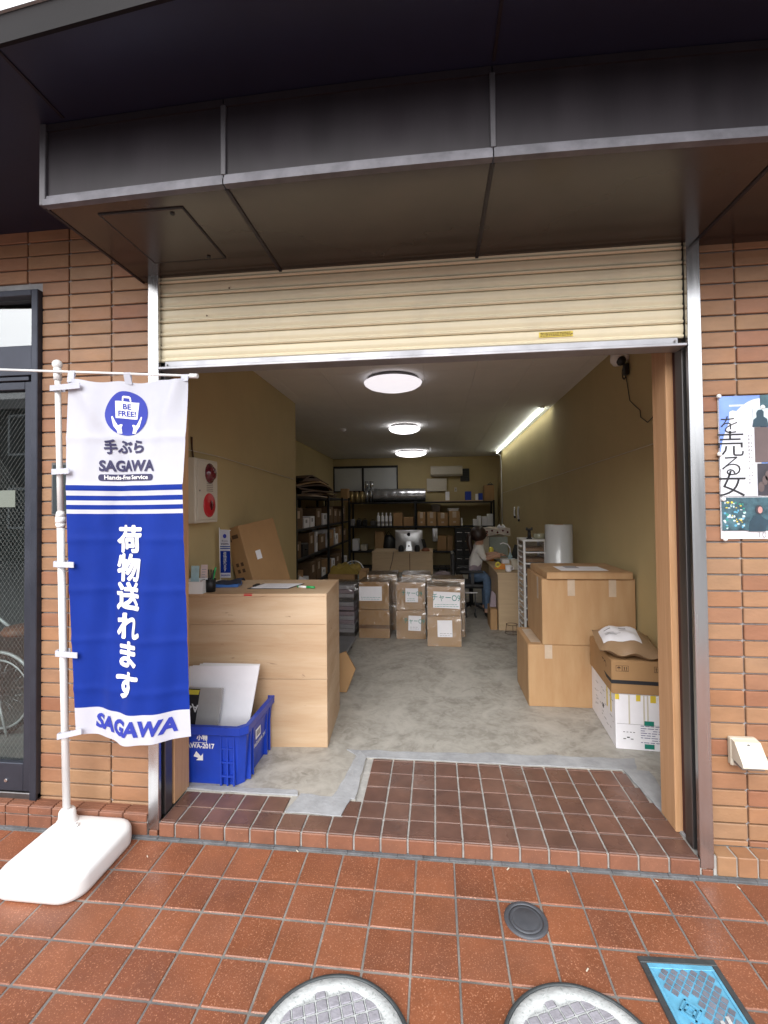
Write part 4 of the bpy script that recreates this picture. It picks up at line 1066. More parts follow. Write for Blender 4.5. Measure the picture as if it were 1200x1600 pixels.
# leaflet holder
p = ctop(304, 928)
t = thing('leaflet_holder', 'white leaflet holder with a blue and a pink card on the counter', 'leaflet holder', (p.x, p.y + .04, CT), rz=R(6))
b = B(); b.box(-.07, .045, -.04, -.037, 0, .075); b.box(-.07, .045, .037, .040, 0, .085); b.box(-.07, -.067, -.037, .037, 0, .08); b.box(.042, .045, -.037, .037, 0, .08); b.box(-.067, .042, -.037, .037, 0, .004); obj('tray', b, M['white_plastic'], t)
b = B(); b.box(-.055, -.005, .020, .022, .005, .165, M=Matrix.Rotation(R(-5), 4, 'X')); obj('blue_card', b, M['leaf_card'], t)
b = B(); b.box(.0, .043, .028, .030, .005, .172, M=Matrix.Rotation(R(-7), 4, 'X')); c_ = obj('pink_card', b, M['pink_card'], t)
b = B()
for q in range(6): b.box(.008, .008 + rr.uniform(.012, .028), .0274, .0278, .06 + q * .016, .065 + q * .016, M=Matrix.Rotation(R(-7), 4, 'X'))
obj('small_print', b, M['grey_print'], c_)
# pen cup
p = ctop(326, 925)
t = thing('pen_cup', 'black mesh pen cup holding a green marker and dark pens', 'pen cup', (p.x, p.y + .02, CT))
b = B(); b.lathe([(0, .002), (.030, .002), (.030, .0), (.032, .0), (.035, .078), (.0335, .078), (.030, .004)], n=24); obj('cup', b, M['black_metal'], t)
b = B(); b.lathe([(.0355, .074), (.0375, .076), (.0375, .080), (.0345, .080)], n=24); obj('cup_rim', b, M['black'], t)
b = B(); b.cyl((-.004, 0, .01), (.022, .01, .115), .008, n=10); m_ = obj('green_marker', b, M['green_marker'], t)
b = B(); b.cyl((.022, .01, .115), (.031, .0135, .15), .0078, .006, n=10); obj('marker_cap', b, M['green_marker'], m_)
for (x, y, a, c) in ((.012, -.01, .03, -.016), (-.014, .008, -.02, .02), (.006, .014, -.005, .022)):
    b = B(); b.cyl((x * .3, y * .3, .01), (a, c, .135), .0045, n=8); obj('pen', b, M['black'], t)
# blue stamp tray
p = ctop(352, 918)
t = thing('stamp_tray', 'shallow blue tray with a dark folded cloth on the counter', 'tray', (p.x, p.y + .05, CT), rz=R(8))
b = B(); b.box(-.075, .075, -.05, .06, 0, .022, bev=.004); obj('tray', b, mat('tray_blue', (.06, .17, .48), .45, var=.1), t)
b = B(); b.grid(lambda u, v: (-.085 + .18 * u, -.055 + .12 * v, .0235 + .022 * math.sin(PI * v) * (.4 + u) + .004 * math.sin(9 * u)), 10, 8); b.box(-.07, .07, -.045, .055, .0225, .024); obj('dark_cloth', b, M['navy'], t)
# mini banner
p = at(345, 912, y=1.10)
t = thing('table_banner', 'miniature blue and white banner on a little white stand on the counter', 'banner', (p.x, 1.10, CT))
b = B(); b.prism([(-.045, -.03), (.06, -.03), (.03, .03), (-.02, .03)], (0, 0, .0005), (1, 0, 0), (0, 1, 0), .012); obj('foot', b, M['white_plastic'], t)
zt_ = at(343, 824, y=1.10).z - CT
b = B(); b.cyl((-.002, 0, .013), (-.010, 0, zt_), .0035, n=8); b.cyl((-.010, 0, zt_ - .014), (.075, 0, zt_ - .022), .002, n=6); obj('stick', b, M['white_plastic'], t)
def mb(u, v): return (-.006 + .076 * u + .004 * v, -.004 + .003 * math.sin(5 * u + 3 * v), zt_ - .018 - (zt_ - .05) * v)
b = B(); b.keep = True; b.grid(mb, 4, 50, mi=lambda u, v: 1 if .44 < v < .90 or .34 < v < .36 or .38 < v < .40 else 0); cl = obj('cloth', b, [M['flag_white'], M['flag_blue']], t)
def mbf(cu, cv): return lambda x, y: Vector(mb(cu + x / .076, cv - y / (zt_ - .05))) + Vector((0, -.0022, 0))
for i, ch in enumerate('荷物送れます'): obj('lettering', text_bm(ch, .026, mbf(.5, .50 + i * .068)), M['white_print'], cl)
obj('lettering', text_bm('手ぶら', .017, mbf(.5, .235)), M['navy_print'], cl); obj('lettering', text_bm('SAGAWA', .014, mbf(.5, .295), bold=.0006), M['navy_print'], cl); obj('lettering', text_bm('SAGAWA', .015, mbf(.52, .95), bold=.0006), M['blue_print'], cl)
b = B(); b.prism([(.013 * math.cos(2 * PI * k / 16), .015 * math.sin(2 * PI * k / 16)) for k in range(16)], Vector(mb(.5, .13)) + Vector((0, -.002, 0)), (1, 0, 0), (0, 0, 1), .0003); obj('emblem', b, M['blue_print'], cl)
# clipboard, marker
p = ctop(426, 917)
t = thing('clipboard', 'clipboard with a white form lying on the counter top', 'clipboard', (p.x, p.y + .012, CT), rz=R(3))
b = B(); b.prism([(-.145, -.085), (.125, -.085), (.185, .10), (-.10, .10)], (0, 0, .001), (1, 0, 0), (0, 1, 0), .003); obj('board', b, M['black'], t)
b = B(); b.prism([(-.125, -.078), (.118, -.078), (.176, .094), (-.083, .094)], (0, 0, .0045), (1, 0, 0), (0, 1, 0), .0015); pa = obj('form', b, M['paper'], t)
b = B(); b.box(-.13, -.105, -.03, .05, .0062, .014, bev=.002); obj('clip', b, M['black_metal'], t)
b = B()
for q in range(9): b.box(-.06 + q * .002, .10 + q * .003, -.06 + q * .016, -.0585 + q * .016, .0061, .0064)
obj('ruled_lines', b, M['grey_print'], pa)
p = ctop(479, 919)
t = thing('marker_pen', 'green and white marker pen lying near the counter corner', 'marker pen', (p.x, p.y, CT + .0085), rz=R(-12))
b = B(); b.cyl((-.055, 0, 0), (.0, 0, 0), .0078, n=12); obj('barrel', b, M['white_plastic'], t)
b = B(); b.cyl((.0005, 0, 0), (.058, 0, 0), .0085, .0075, n=12); obj('cap', b, M['green_marker'], t)
b = B(); b.cyl((-.0555, 0, 0), (-.064, 0, 0), .0075, n=12); obj('end_plug', b, M['green_marker'], t)

# ================================================================== blue crate and its sheets
cr_ = thing('crate', 'blue plastic folding crate with white lettering full of white boards, beside the counter', 'crate')
xa, xb, ya, yb, z0, zt = -1.475, -1.014, .305, .700, ZF + .001, .375
def shell(b, x0, x1, y0, y1, za, zb, gx, th=.006, ch=.03):
    """open box, wider at the top by gx"""
    def ring(e, z, ins=0):
        return [b.bm.verts.new((x, y, z)) for x, y in ((x0 - e + ch, y0 - e + ins), (x1 + e - ch, y0 - e + ins), (x1 + e - ins, y0 - e + ch), (x1 + e - ins, y1 + e - ch), (x1 + e - ch, y1 + e - ins), (x0 - e + ch, y1 + e - ins), (x0 - e + ins, y1 + e - ch), (x0 - e + ins, y0 - e + ch))]
    rs = [ring(0, za), ring(gx, zb), ring(gx - th, zb, 0), ring(-th, za + th)]
    for A, C in zip(rs, rs[1:]):
        for k in range(8): b.bm.faces.new((A[k], A[(k + 1) % 8], C[(k + 1) % 8], C[k]))
    b.bm.faces.new(rs[0][::-1]); b.bm.faces.new(rs[3])
b = B(); shell(b, xa, xb, ya, yb, z0, zt - .03, .022); obj('body', b, M['blue'], cr_)
b = B()
def rring(e, z, ch=.035): return [b.bm.verts.new((x, y, z)) for x, y in ((xa - e + ch, ya - e), (xb + e - ch, ya - e), (xb + e, ya - e + ch), (xb + e, yb + e - ch), (xb + e - ch, yb + e), (xa - e + ch, yb + e), (xa - e, yb + e - ch), (xa - e, ya - e + ch))]
rs = [rring(.0185, zt - .028), rring(.030, zt - .044), rring(.034, zt - .040), rring(.036, zt - .002), rring(.034, zt), rring(.012, zt), rring(.010, zt - .004), rring(.010, zt - .03)]
for A_, C_ in zip(rs, rs[1:]):
    for k in range(8): b.bm.faces.new((A_[k], A_[(k + 1) % 8], C_[(k + 1) % 8], C_[k]))
obj('rim', b, M['blue'], cr_)
def wx(z): return .022 * (z - z0) / (zt - .03 - z0)
for x in (-1.44, -1.12, -1.085, -1.05):                                            # stiffening ribs on the front
    b = B(); b.box(x - .004, x + .004, ya - .024, ya + .006, z0 + .004, zt - .046, bev=.001); obj('rib', b, M['blue'], cr_)
for y in (.36, .40, .60, .65):
    b = B(); b.box(xb - .006, xb + .024, y - .004, y + .004, z0 + .004, zt - .046, bev=.001); obj('rib', b, M['blue'], cr_)
for k, z in enumerate((.12, .19, .26, .315)):
    b = B(); b.box(-1.116, -1.054, ya - .0225, ya - .001, z - .004, z + .004, bev=.001); b.box(-1.084, -1.05, ya - .023, ya - .001, z - .0035, z + .0035); obj('cross_rib', b, M['blue'], cr_)
    if k == 3: b = B(); b.box(xb + .001, xb + .0225, .40, .60, z - .004, z + .004); obj('cross_rib', b, M['blue'], cr_)
fyy = ya - .0225
def ctext(body, px, py, s_, bold, y=fyy, m=M['white_print'], sx=1, yoff=0, fat=0):
    p = at(px, py, y=y); z = p.z
    return obj('lettering', text_bm(body, s_, plane_fn((p.x, ya - wx(z) - .0012 + yoff, z), (1, 0, 0), (0, -.075, 1)), bold=bold, sx=sx, align='RIGHT', fat=fat), m, cr_)
ctext('小物', 324, 1154, .030, 0, fat=.0010); ctext('SAGAWA-2017', 334, 1167.5, .036, .0012, sx=.9)
p = at(314, 1154, y=fyy)
b = B()
for (x0, x1, q0, q1) in ((-.045, .032, .020, .0225), (-.045, .032, -.022, -.0195), (.0295, .032, -.0195, .020)): b.prism([(p.x + x0, p.z + q0), (p.x + x1, p.z + q0), (p.x + x1, p.z + q1), (p.x + x0, p.z + q1)], (0, ya - wx(p.z) - .0030, 0), (1, 0, 0), (0, 0, 1), .0006)
obj('frame_mark', b, M['white_print'], cr_)
p = at(311, 1182, y=fyy)
b = B(); b.prism([(p.x - .035, p.z - .005), (p.x - .02, p.z + .022), (p.x + .005, p.z - .003), (p.x + .017, p.z + .012), (p.x + .017, p.z - .024), (p.x - .02, p.z - .024), (p.x - .008, p.z - .012)], (0, ya - wx(p.z) - .0016, 0), (1, 0, 0), (0, 0, 1), .0006); obj('arrow_mark', b, M['white_print'], cr_)
b = B(); b.box(xb + .0185, xb + .0195, .44, .51, .235, .285, M=None); lb = obj('label', b, M['paper'], cr_)
b = B()
for q in range(9): b.box(xb + .0197, xb + .0199, .45 + q * .006, .45 + q * .006 + rr.uniform(.0015, .004), .245, .275)
obj('barcode_bars', b, M['black_print'], lb)
obj('lettering', text_bm('SAGAWA 2017', .03, plane_fn((xb + .0165, .51, .205), (0, 1, 0), (.06, 0, 1)), bold=.0006), M['white_print'], cr_)
# white boards standing in it
for i in range(5):
    x0, x1 = -1.46 + i * .012, -1.02 - i * .006; y = .44 + i * .018; zt2 = .600 - i * .004 - (0 if i != 2 else .02)
    t = thing('foam_board', ['white foam board standing nearest the front of the crate', 'second white foam board from the front of the crate', 'middle white foam board in the crate', 'white foam board second from the back of the crate', 'rearmost and tallest white foam board in the crate'][i], 'board', (0, y, .09), group='white boards in the blue crate')
    b = B(); b.prism([(x0, 0), (x1 - .055, 0), (x1 + .004, zt2 - .09), (x0 + .02, zt2 - .105 + .003 * i)], (0, .006, 0), (1, 0, 0), (0, .22, 1), .005); obj('sheet', b, M['white_plastic'] if i % 2 else M['paper'], t)
pk = thing('paper_pack', 'grey paper pack with a black and yellow A4 label in front of the boards', 'paper pack', (0, .395, .09))
p0 = at(300, 1080, y=.43); p1 = at(343, 1080, y=.43); 
b = B(); b.prism([(p0.x - .06, 0), (p1.x - .022, 0), (p1.x + .004, p1.z - .09), (p0.x - .06, p1.z - .09)], (0, 0, 0), (1, 0, 0), (0, .2, 1), .02); obj('pack', b, mat('pack_grey', (.40, .39, .38), .45, var=.15, coat=.3), pk)
b = B(); b.prism([(p0.x - .055, .02), (p0.x + .012, .02), (p0.x + .036, p1.z - .095), (p0.x - .055, p1.z - .095)], (0, -.0212, .004), (1, 0, 0), (0, .2, 1), .0006); lb = obj('label', b, M['black_print'], pk)
b = B(); b.prism([(p0.x - .055, p1.z - .125), (p0.x + .029, p1.z - .125), (p0.x + .034, p1.z - .10), (p0.x - .055, p1.z - .10)], (0, -.0222, .004), (1, 0, 0), (0, .2, 1), .0006); obj('yellow_band', b, M['yellow'], lb)
obj('lettering', text_bm('A4', .055, plane_fn((p0.x + .002, -.0245 + .2 * (p1.z - .185), p1.z - .185), (-1, 0, .18), (.1, -.2, -1)), bold=.001), M['white_print'], lb)
b = B(); b.prism([(p1.x - .075, .05), (p1.x - .038, .05), (p1.x - .036, .095), (p1.x - .073, .095)], (0, -.0215, .004), (1, 0, 0), (0, .2, 1), .0006); obj('sticker', b, M['paper'], pk)

# ================================================================== cartons
def carton(name, label, x0, x1, y0, y1, z0, z1, rz=0, m='carton', group=None, cat='carton', tapes=(), flaps=True, bev=.004, sag=0):
    cx, cy = (x0 + x1) / 2, (y0 + y1) / 2
    t = thing(name, label, cat, (cx, cy, z0), rz=R(rz), group=group)
    w, d, h = (x1 - x0) / 2, (y1 - y0) / 2, z1 - z0
    b = B(); b.box(-w, w, -d, d, 0, h, bev=bev, seg=2)
    for v in b.bm.verts:                                                           # board bulges and leans a little
        k = v.co.z / h
        v.co.x += rr.uniform(-.0015, .0015) + sag * .3 * (k - .5); v.co.y += rr.uniform(-.0015, .0015)
    body = obj('body', b, M[m], t)
    if flaps:
        for s_ in (-1, 1):
            b = B(); b.box(-w + .002, w - .002, (.001 if s_ > 0 else -d + .002), (d - .002 if s_ > 0 else -.001), h + .0004, h + .0042, bev=.001); obj('flap', b, M[m], t)
    for (x, wd, dn) in tapes:                                                      # strips that run over the top edge and down the front
        b = B(); b.box(x - wd / 2, x + wd / 2, -d - .0014, -d - .0004, h - dn, h + .002); b.box(x - wd / 2, x + wd / 2, -d - .0014, -d + .06, h + .0046, h + .0052); obj('tape', b, M['tape'], t)
    return t, w, d, h
# big pair by the right wall
t, w, d, h = carton('carton', 'large plain carton on the floor under the bigger upper carton, by the right wall', .648, 1.30, 1.402, 1.87, ZF + .001, .503, 0, 'carton_light', 'big cartons by the right wall', tapes=((-.185, .052, .095), (.125, .05, .095)))
b = B(); b.box(-w + .03, -w + .19, -d + .05, d - .05, h + .0045, h + .0055); obj('tape', b, M['tape'], t)
t, w, d, h = carton('carton', 'largest carton, stacked on another carton with a flat box on top', .748, 1.384, 1.395, 1.93, .508, .972, 0, 'carton_light', 'big cartons by the right wall', tapes=((-.115, .05, .115), (.165, .05, .12)))
b = B(); b.box(-w - .0014, -w - .0004, -.16, -.11, h - .16, h + .001); obj('tape', b, M['tape'], t)
t, w, d, h = carton('flat_carton', 'flat shallow carton lying on top of the largest carton', .775, 1.36, 1.372, 1.90, .9775, 1.022, 1.0, 'carton_light')
b = B(); b.box(-.17, .16, -.18, .05, h + .005, h + .0058); pl_ = obj('wrap_label', b, M['paper'], t)
b = B(); b.box(-.10, .0, -.05, .08, h + .006, h + .0065); obj('print', b, M['grey_print'], pl_)
# white carton, brown carton, mailer by the post
t, w, d, h = carton('carton', 'white carton with yellow and green tape on the floor by the timber post', 1.062, 1.372, .845, 1.40, ZF + .001, .386, -4.5, 'paper', 'stack by the timber post')
for x, wd, dn in ((-.145, .022, .03), (-.03, .024, .035), (.05, .03, .04)):
    b = B(); b.box(x - wd / 2, x + wd / 2, -d - .0016, -d - .0004, h - dn, h + .001); obj('yellow_tape', b, M['yellow_tag'], t)
for x in (-.08, .0, .02, .10):
    b = B(); b.box(x - .004, x + .004, -d - .0014, -d - .0004, h - .17, h - .002); obj('tape', b, M['cream_plastic'], t)
for z in (.145, .012):
    b = B(); b.box(.0, .052, -d - .0018, -d - .0004, z, z + .026); obj('green_tape', b, mat('green_tape', (.01, .20, .15), .5) if z > .1 else bpy.data.materials['green_tape'], t)
b = B()
for row in range(8):
    x = -.02
    while x < .135:
        L_ = rr.uniform(.01, .035)
        if rr.random() < .8: b.box(x, x + L_, -d - .0015, -d - .0009, .045 + row * .0135, .0485 + row * .0135)
        x += L_ + .006
o = obj('handwriting', b, mat('ink_violet', (.16, .15, .30), .8, var=.3), t); o['kind'] = 'stuff'
b = B()
for q in range(3): b.box(-.115 + q * .02, -.10 + q * .02, -d - .0015, -d - .0009, .06 + (q % 2) * .008, .064 + (q % 2) * .01, M=None)
for q in range(4): b.box(-.115 + q * .018, -.105 + q * .018, -d - .0015, -d - .0009, .10, .103)
obj('handwriting', b, M['black_print'], t)
b = B(); b.box(-.149, .152, -d - .0012, -d - .0006, .147, .1490); obj('fold_line', b, M['grey_print'], t)
b = B()
for q in range(26):
    y = rr.uniform(-d + .03, d - .1); z = rr.uniform(.06, .27); b.box(-w - .0014, -w - .0006, y, y + rr.uniform(.01, .06), z, z + .004)
o = obj('handwriting', b, M['grey_print'], t); o['kind'] = 'stuff'
b = B(); b.box(-w - .0016, -w - .0006, -.03, .0, .13, .155); obj('stamp_mark', b, M['black_print'], t)
for y in (-.20, -.12):
    b = B(); b.box(-w - .0015, -w - .0004, y, y + .022, h - .14, h + .001); obj('yellow_tape', b, M['yellow_tag'], t)
t, w, d, h = carton('carton', 'brown printed carton with a dark tape band, on top of the white carton', 1.040, 1.366, .838, 1.35, .3915, .583, -4.5, 'carton', 'stack by the timber post')
b = B(); b.box(-w - .0012, w + .0012, -d - .0012, -d - .0004, .058, .080); b.box(-w - .0012, -w - .0004, -d - .0004, d, .058, .080); obj('dark_tape', b, M['black_print'], t)
def icon(px_, pz_, kind, nm='handling_mark'):
    b = B(); s_ = .017
    for (x0, x1, q0, q1) in ((-s_, s_, s_ - .002, s_), (-s_, s_, -s_, -s_ + .002), (-s_, -s_ + .002, -s_ + .002, s_ - .002), (s_ - .002, s_, -s_ + .002, s_ - .002)): b.box(px_ + x0, px_ + x1, -d - .0012, -d - .0006, pz_ + q0, pz_ + q1)
    if kind == 0:
        b.prism([(px_ - .011, pz_), (px_ + .011, pz_), (px_ + .007, pz_ + .008), (px_, pz_ + .011), (px_ - .007, pz_ + .008)], (0, -d - .0006, 0), (1, 0, 0), (0, 0, 1), .0006); b.box(px_ - .001, px_ + .001, -d - .0012, -d - .0006, pz_ - .011, pz_)
    elif kind == 1:
        for q in (-.006, .006): b.box(px_ + q - .002, px_ + q + .002, -d - .0012, -d - .0006, pz_ - .010, pz_ + .003); b.prism([(px_ + q - .005, pz_ + .003), (px_ + q + .005, pz_ + .003), (px_ + q, pz_ + .011)], (0, -d - .0006, 0), (1, 0, 0), (0, 0, 1), .0006)
        b.box(px_ - .012, px_ + .012, -d - .0012, -d - .0006, pz_ - .013, pz_ - .0115)
    else:
        b.prism([(px_ - .008, pz_ + .011), (px_ + .008, pz_ + .011), (px_ + .002, pz_), (px_ - .002, pz_)], (0, -d - .0006, 0), (1, 0, 0), (0, 0, 1), .0006); b.box(px_ - .001, px_ + .001, -d - .0012, -d - .0006, pz_ - .009, pz_); b.box(px_ - .006, px_ + .006, -d - .0012, -d - .0006, pz_ - .011, pz_ - .009)
    obj(nm, b, M['brown_print'], t)
icon(-.122, .148, 0); icon(-.086, .148, 1); icon(.085, .150, 1); icon(.121, .150, 2)
obj('lettering', text_bm('UPTO', .07, plane_fn((-w - .0008, -.06, .125), (0, -1, 0), (0, 0, 1)), bold=.001), M['brown_print'], t)
ml = thing('mailer_bag', 'brown plastic mailer bag with a white address label on top of the printed carton', 'mailer bag', (1.165, 1.02, .590), rz=R(-8))
def pil(u, v, s_):
    x, y = (u - .5) * .34, (v - .5) * .40; e = (1 - abs(2 * u - 1) ** 3) * (1 - abs(2 * v - 1) ** 3)
    wr = .006 * math.sin(17 * u + 5 * v) * math.sin(9 * v + 2) * (1 if s_ > 0 else .2)
    return (x + .02 * (v - .5), y, .038 + (.088 * e + wr * e ** .3 if s_ > 0 else -.036 * e ** .6) + .05 * max(0, v - .5) - .02 * (u - .4) + (.012 * math.sin(14 * u) * (1 - v) ** 3))
b = B(); b.grid(lambda u, v: pil(u, v, 1), 18, 18); b.grid(lambda u, v: pil(u, v, -1), 18, 18); obj('bag', b, M['mailer'], ml)
b = B(); b.grid(lambda u, v: Vector(pil(.08 + .62 * u, .16 + .56 * v, 1)) + Vector((0, 0, .0025)), 10, 10); lb = obj('address_label', b, M['paper'], ml)
b = B()
for (u0, v0, du, dv) in ((.10, .30, .3, .03), (.10, .38, .42, .025), (.10, .46, .25, .025), (.52, .72, .2, .08), (.12, .72, .18, .05), (.5, .55, .2, .02)):
    b.grid(lambda u, v: Vector(pil(.08 + .62 * (u0 + du * u), .16 + .56 * (v0 + dv * v), 1)) + Vector((0, 0, .0040)), 4, 2)
obj('address_print', b, M['grey_print'], lb)

# cartons in stretch film on the floor in the middle
def wrap(t, w, d, h, ex=.006, z0=.002):
    b = B(); b.keep = False
    b.grid(lambda u, v: (-w - ex + (2 * w + 2 * ex) * u, -d - ex - .003 * math.sin(7 * u + 11 * v) , z0 + (h + ex) * v), 8, 6)
    b.grid(lambda u, v: (w + ex, -d - ex + (2 * d + 2 * ex) * u, z0 + (h + ex) * v), 4, 6)
    b.grid(lambda u, v: (-w - ex + (2 * w + 2 * ex) * u, -d - ex + (2 * d + 2 * ex) * v, h + ex + z0 + .002 * math.sin(9 * u) * math.sin(8 * v)), 6, 6)
    return obj('stretch_film', b, M['plastic_wrap'], t)
GP = 'film wrapped cartons in the middle of the floor'
cols = [('left', -.846, -.508, 3.005, 3.34), ('middle', -.439, -.122, 3.0, 3.34), ('right', -.096, .247, 2.757, 3.09)]
notes = {('left', 1): (-.035, .115, .125, .155, None), ('middle', 1): (.012, .105, .068, .15, 'チャーO9'), ('right', 1): (.02, .10, .135, .165, 'チャーO9'), ('middle', 0): (.035, .115, .068, .16, 'チャーO9'), ('right', 0): (.01, .12, .075, .17, None)}
for nm, x0, x1, y0, y1 in cols:
    for lv in (0, 1):
        za, zb = (ZF + .001, .372) if lv == 0 else (.380, .672)
        t, w, d, h = carton('carton', {('left', 0): 'lower carton with a brown tape band in the left wrapped stack on the open floor', ('left', 1): 'upper wrapped carton with a wide blank sheet, left stack on the open floor',
            ('middle', 0): 'lower carton with a narrow note taped on, middle wrapped stack', ('middle', 1): 'upper wrapped carton with green writing, middle stack on the open floor',
            ('right', 0): 'lower carton with a torn white note, nearest wrapped stack on the right', ('right', 1): 'upper carton with a wide green lettered note, nearest wrapped stack on the right'}[(nm, lv)],
            x0 + .004 * lv, x1 - .004 * lv, y0 + .004 * lv, y1, za, zb, rr.uniform(-1, 1), 'carton', GP, flaps=True)
        if (nm, lv) in notes:
            nx, nz, nw, nh, tx = notes[(nm, lv)]
            b = B(); b.box(nx - nw, nx + nw, -d - .0135, -d - .0125, nz - .02, nz - .02 + nh, M=Matrix.Rotation(R(rr.uniform(-2.5, 2.5)), 4, 'Y')); nt_ = obj('note', b, M['paper'], t)
            if tx: obj('handwriting', text_bm(tx, .085 if nw > .1 else .066, plane_fn((nx, -d - .0155, nz - .02 + nh * .62), (1, 0, -.03), (0, 0, 1)), sx=.8), M['green_ink'], nt_)
            b = B()
            for q in range(2):
                x = nx - nw + .02
                while x < nx + nw - .03: L_ = rr.uniform(.012, .03); b.box(x, x + L_, -d - .0148, -d - .0142, nz - .005 + q * .02, nz - .001 + q * .02); x += L_ + .008
            obj('handwriting', b, M['green_ink'] if lv else M['grey_print'], nt_)
        if (nm, lv) == ('left', 0):
            b = B(); b.box(-w - .001, w + .001, -d - .0012, -d - .0005, .105, .145); obj('tape', b, M['tape_brown'], t)
        wrap(t, w, d, h)
for nm, x0, x1, y0, y1, zt_ in (('left', -.80, -.46, 3.36, 3.70, .70), ('middle', -.40, -.07, 3.36, 3.70, .70), ('right', -.05, .30, 3.11, 3.44, .69)):
    for lv in (0, 1):
        za, zb = (ZF + .001, .372) if lv == 0 else (.380, zt_)
        t, w, d, h = carton('carton', '%s wrapped carton in the second row, behind the %s front stack' % ('lower' if lv == 0 else 'upper', nm), x0, x1, y0, y1, za, zb, rr.uniform(-2, 2), 'carton', GP, flaps=False)
        wrap(t, w, d, h)
# wrapped bundle of printed matter and low grey dolly beside the counter
t = thing('wrapped_bundle', 'film wrapped bundle of grey printed matter between the counter and the carton stacks', 'bundle', (-1.0, 3.16, ZF + .001))
for k in range(2):
    for q in range(6):
        b = B(); b.box(-.13 + rr.uniform(-.006, .006), .10 + rr.uniform(-.006, .006), -.14, .14, .005 + k * .29 + q * .046, .049 + k * .29 + q * .046 - .001, bev=.003); obj('paper_stack', b, rr.choice([M['grey_print'], M['grey_print'], M['lavender'], M['steel_dark']]), t)
wrap(t, .14, .145, .58)
p = at(551, 1004, z=.17); 
t = thing('dolly', 'low grey platform dolly half hidden behind the counter', 'dolly', (p.x - .2, p.y - .08, ZF))
b = B(); b.box(-.2, .2, -.3, .3, .075, .105, bev=.008); obj('platform', b, mat('dolly_grey', (.16, .165, .18), .5, var=.2), t)
for x in (-.15, .15):
    for y in (-.24, .24):
        b = B(); b.cyl((x - .012, y, .031), (x + .012, y, .031), .03, n=14); b.box(x - .006, x + .006, y - .01, y + .01, .034, .0745); obj('castor', b, M['black'], t)
t = thing('folded_carton', 'brown folded carton leaning on the inner side of the counter', 'carton', (-.80, 1.55, ZF))
b = B(); b.prism([(-.02, .0), (.10, .0), (.165, .17), (.085, .30), (-.02, .26)], (0, 0, .001), (1, 0, 0), (0, .15, 1), .03); obj('board', b, M['carton'], t)

# tall carton leaning on the left wall behind the counter
t = thing('leaning_carton', 'tall brown carton tilted against the left wall behind the counter', 'carton', (-1.275, 1.40, .30), rz=R(6))
TL = Matrix.Rotation(R(-15.5), 4, 'Y')
b = B(); b.box(-.085, .085, 0, .40, 0, 1.09, bev=.004, M=TL @ Matrix.Rotation(R(-28), 4, 'Z')); body = obj('body', b, M['carton'], t)
TM = TL @ Matrix.Rotation(R(-28), 4, 'Z')
def on_front(x, z): return TM @ Vector((x, -.0012, z))
b = B(); b.box(-.055, -.02, -.0012, -.0004, .985, 1.02, M=TM); b.box(-.047, -.028, -.0016, -.0012, .993, 1.012, M=TM); b.box(-.008, .055, -.0012, -.0004, 1.0, 1.03, M=TM); obj('maker_mark', b, M['brown_print'], t)
for x, z in ((-.03, .80), (.02, .80), (-.03, .75), (.02, .75)):
    b = B(); b.box(x - .014, x + .014, -.0012, -.0004, z - .014, z + .014, M=TM); b.box(x - .010, x + .010, -.0016, -.0012, z - .006, z + .002, M=TM); obj('handling_mark', b, M['brown_print'], t)
b = B(); b.box(.0854, .0862, .10, .155, .80, .87, M=TM); obj('sticker', b, M['paper'], t)

# fire alarm cabinet on the left wall
xw = XL
fa = thing('alarm_cabinet', 'cream fire alarm cabinet with a red lamp and red push disc on the left wall', 'alarm cabinet', (XL, .93, 0))
q0 = at(305, 818, x=XL + .07); q1 = at(339, 724, x=XL + .07)
ya_, yb_, za_, zb_ = q0.y - .93, at(340, 818, x=XL + .07).y - .93, q0.z, q1.z + .012
b = B(); b.box(.001, .07, ya_, yb_, za_, zb_, bev=.004); obj('case', b, M['cream_plastic'], fa)
b = B(); b.box(.0705, .076, ya_ + .025, yb_ - .012, za_ + .02, zb_ - .015, bev=.002); obj('door', b, M['cream_plastic'], fa)
ym = (ya_ + yb_) / 2 + .03
rx = Matrix.Rotation(R(90), 4, 'Y')
b = B(); b.lathe([(0, .034), (.02, .032), (.04, .024), (.05, .012), (.052, .0), (.066, -.001), (.068, -.004)], n=24, M=Matrix.Translation((.081, ym, zb_ - .09)) @ rx); obj('alarm_lamp', b, M['dark_red'], fa)
b = B(); b.lathe([(0, .004), (.070, .004), (.078, .0), (.08, -.004)], n=32, M=Matrix.Translation((.081, ym - .01, za_ + .115)) @ rx); ds = obj('push_disc', b, M['red'], fa)
b = B(); b.lathe([(0, .008), (.018, .007), (.022, .0045)], n=20, M=Matrix.Translation((.081, ym + .005, za_ + .115)) @ rx @ Matrix.Scale(1.5, 4, (1, 0, 0))); obj('push_button', b, M['dark_red'], ds)
for k in range(7):
    b = B(); b.box(.0763, .078, ym - .045, ym + .04, (za_ + zb_) / 2 - .002 + k * .012, (za_ + zb_) / 2 + .004 + k * .012); obj('speaker_slot', b, mat('slot_grey', (.30, .26, .22), .6) if k == 0 else bpy.data.materials['slot_grey'], fa)
b = B(); b.cyl((.0763, ya_ + .045, (za_ + zb_) / 2), (.079, ya_ + .045, (za_ + zb_) / 2), .006, n=10); obj('lock', b, M['steel_dark'], fa)
b = B(); b.tube([(.02, ya_ + .07, zb_ + .001), (.012, ya_ + .07, zb_ + .06), (.01, ya_ + .07, zb_ + .14)], .006, 8); obj('conduit', b, M['brown_print'], fa)
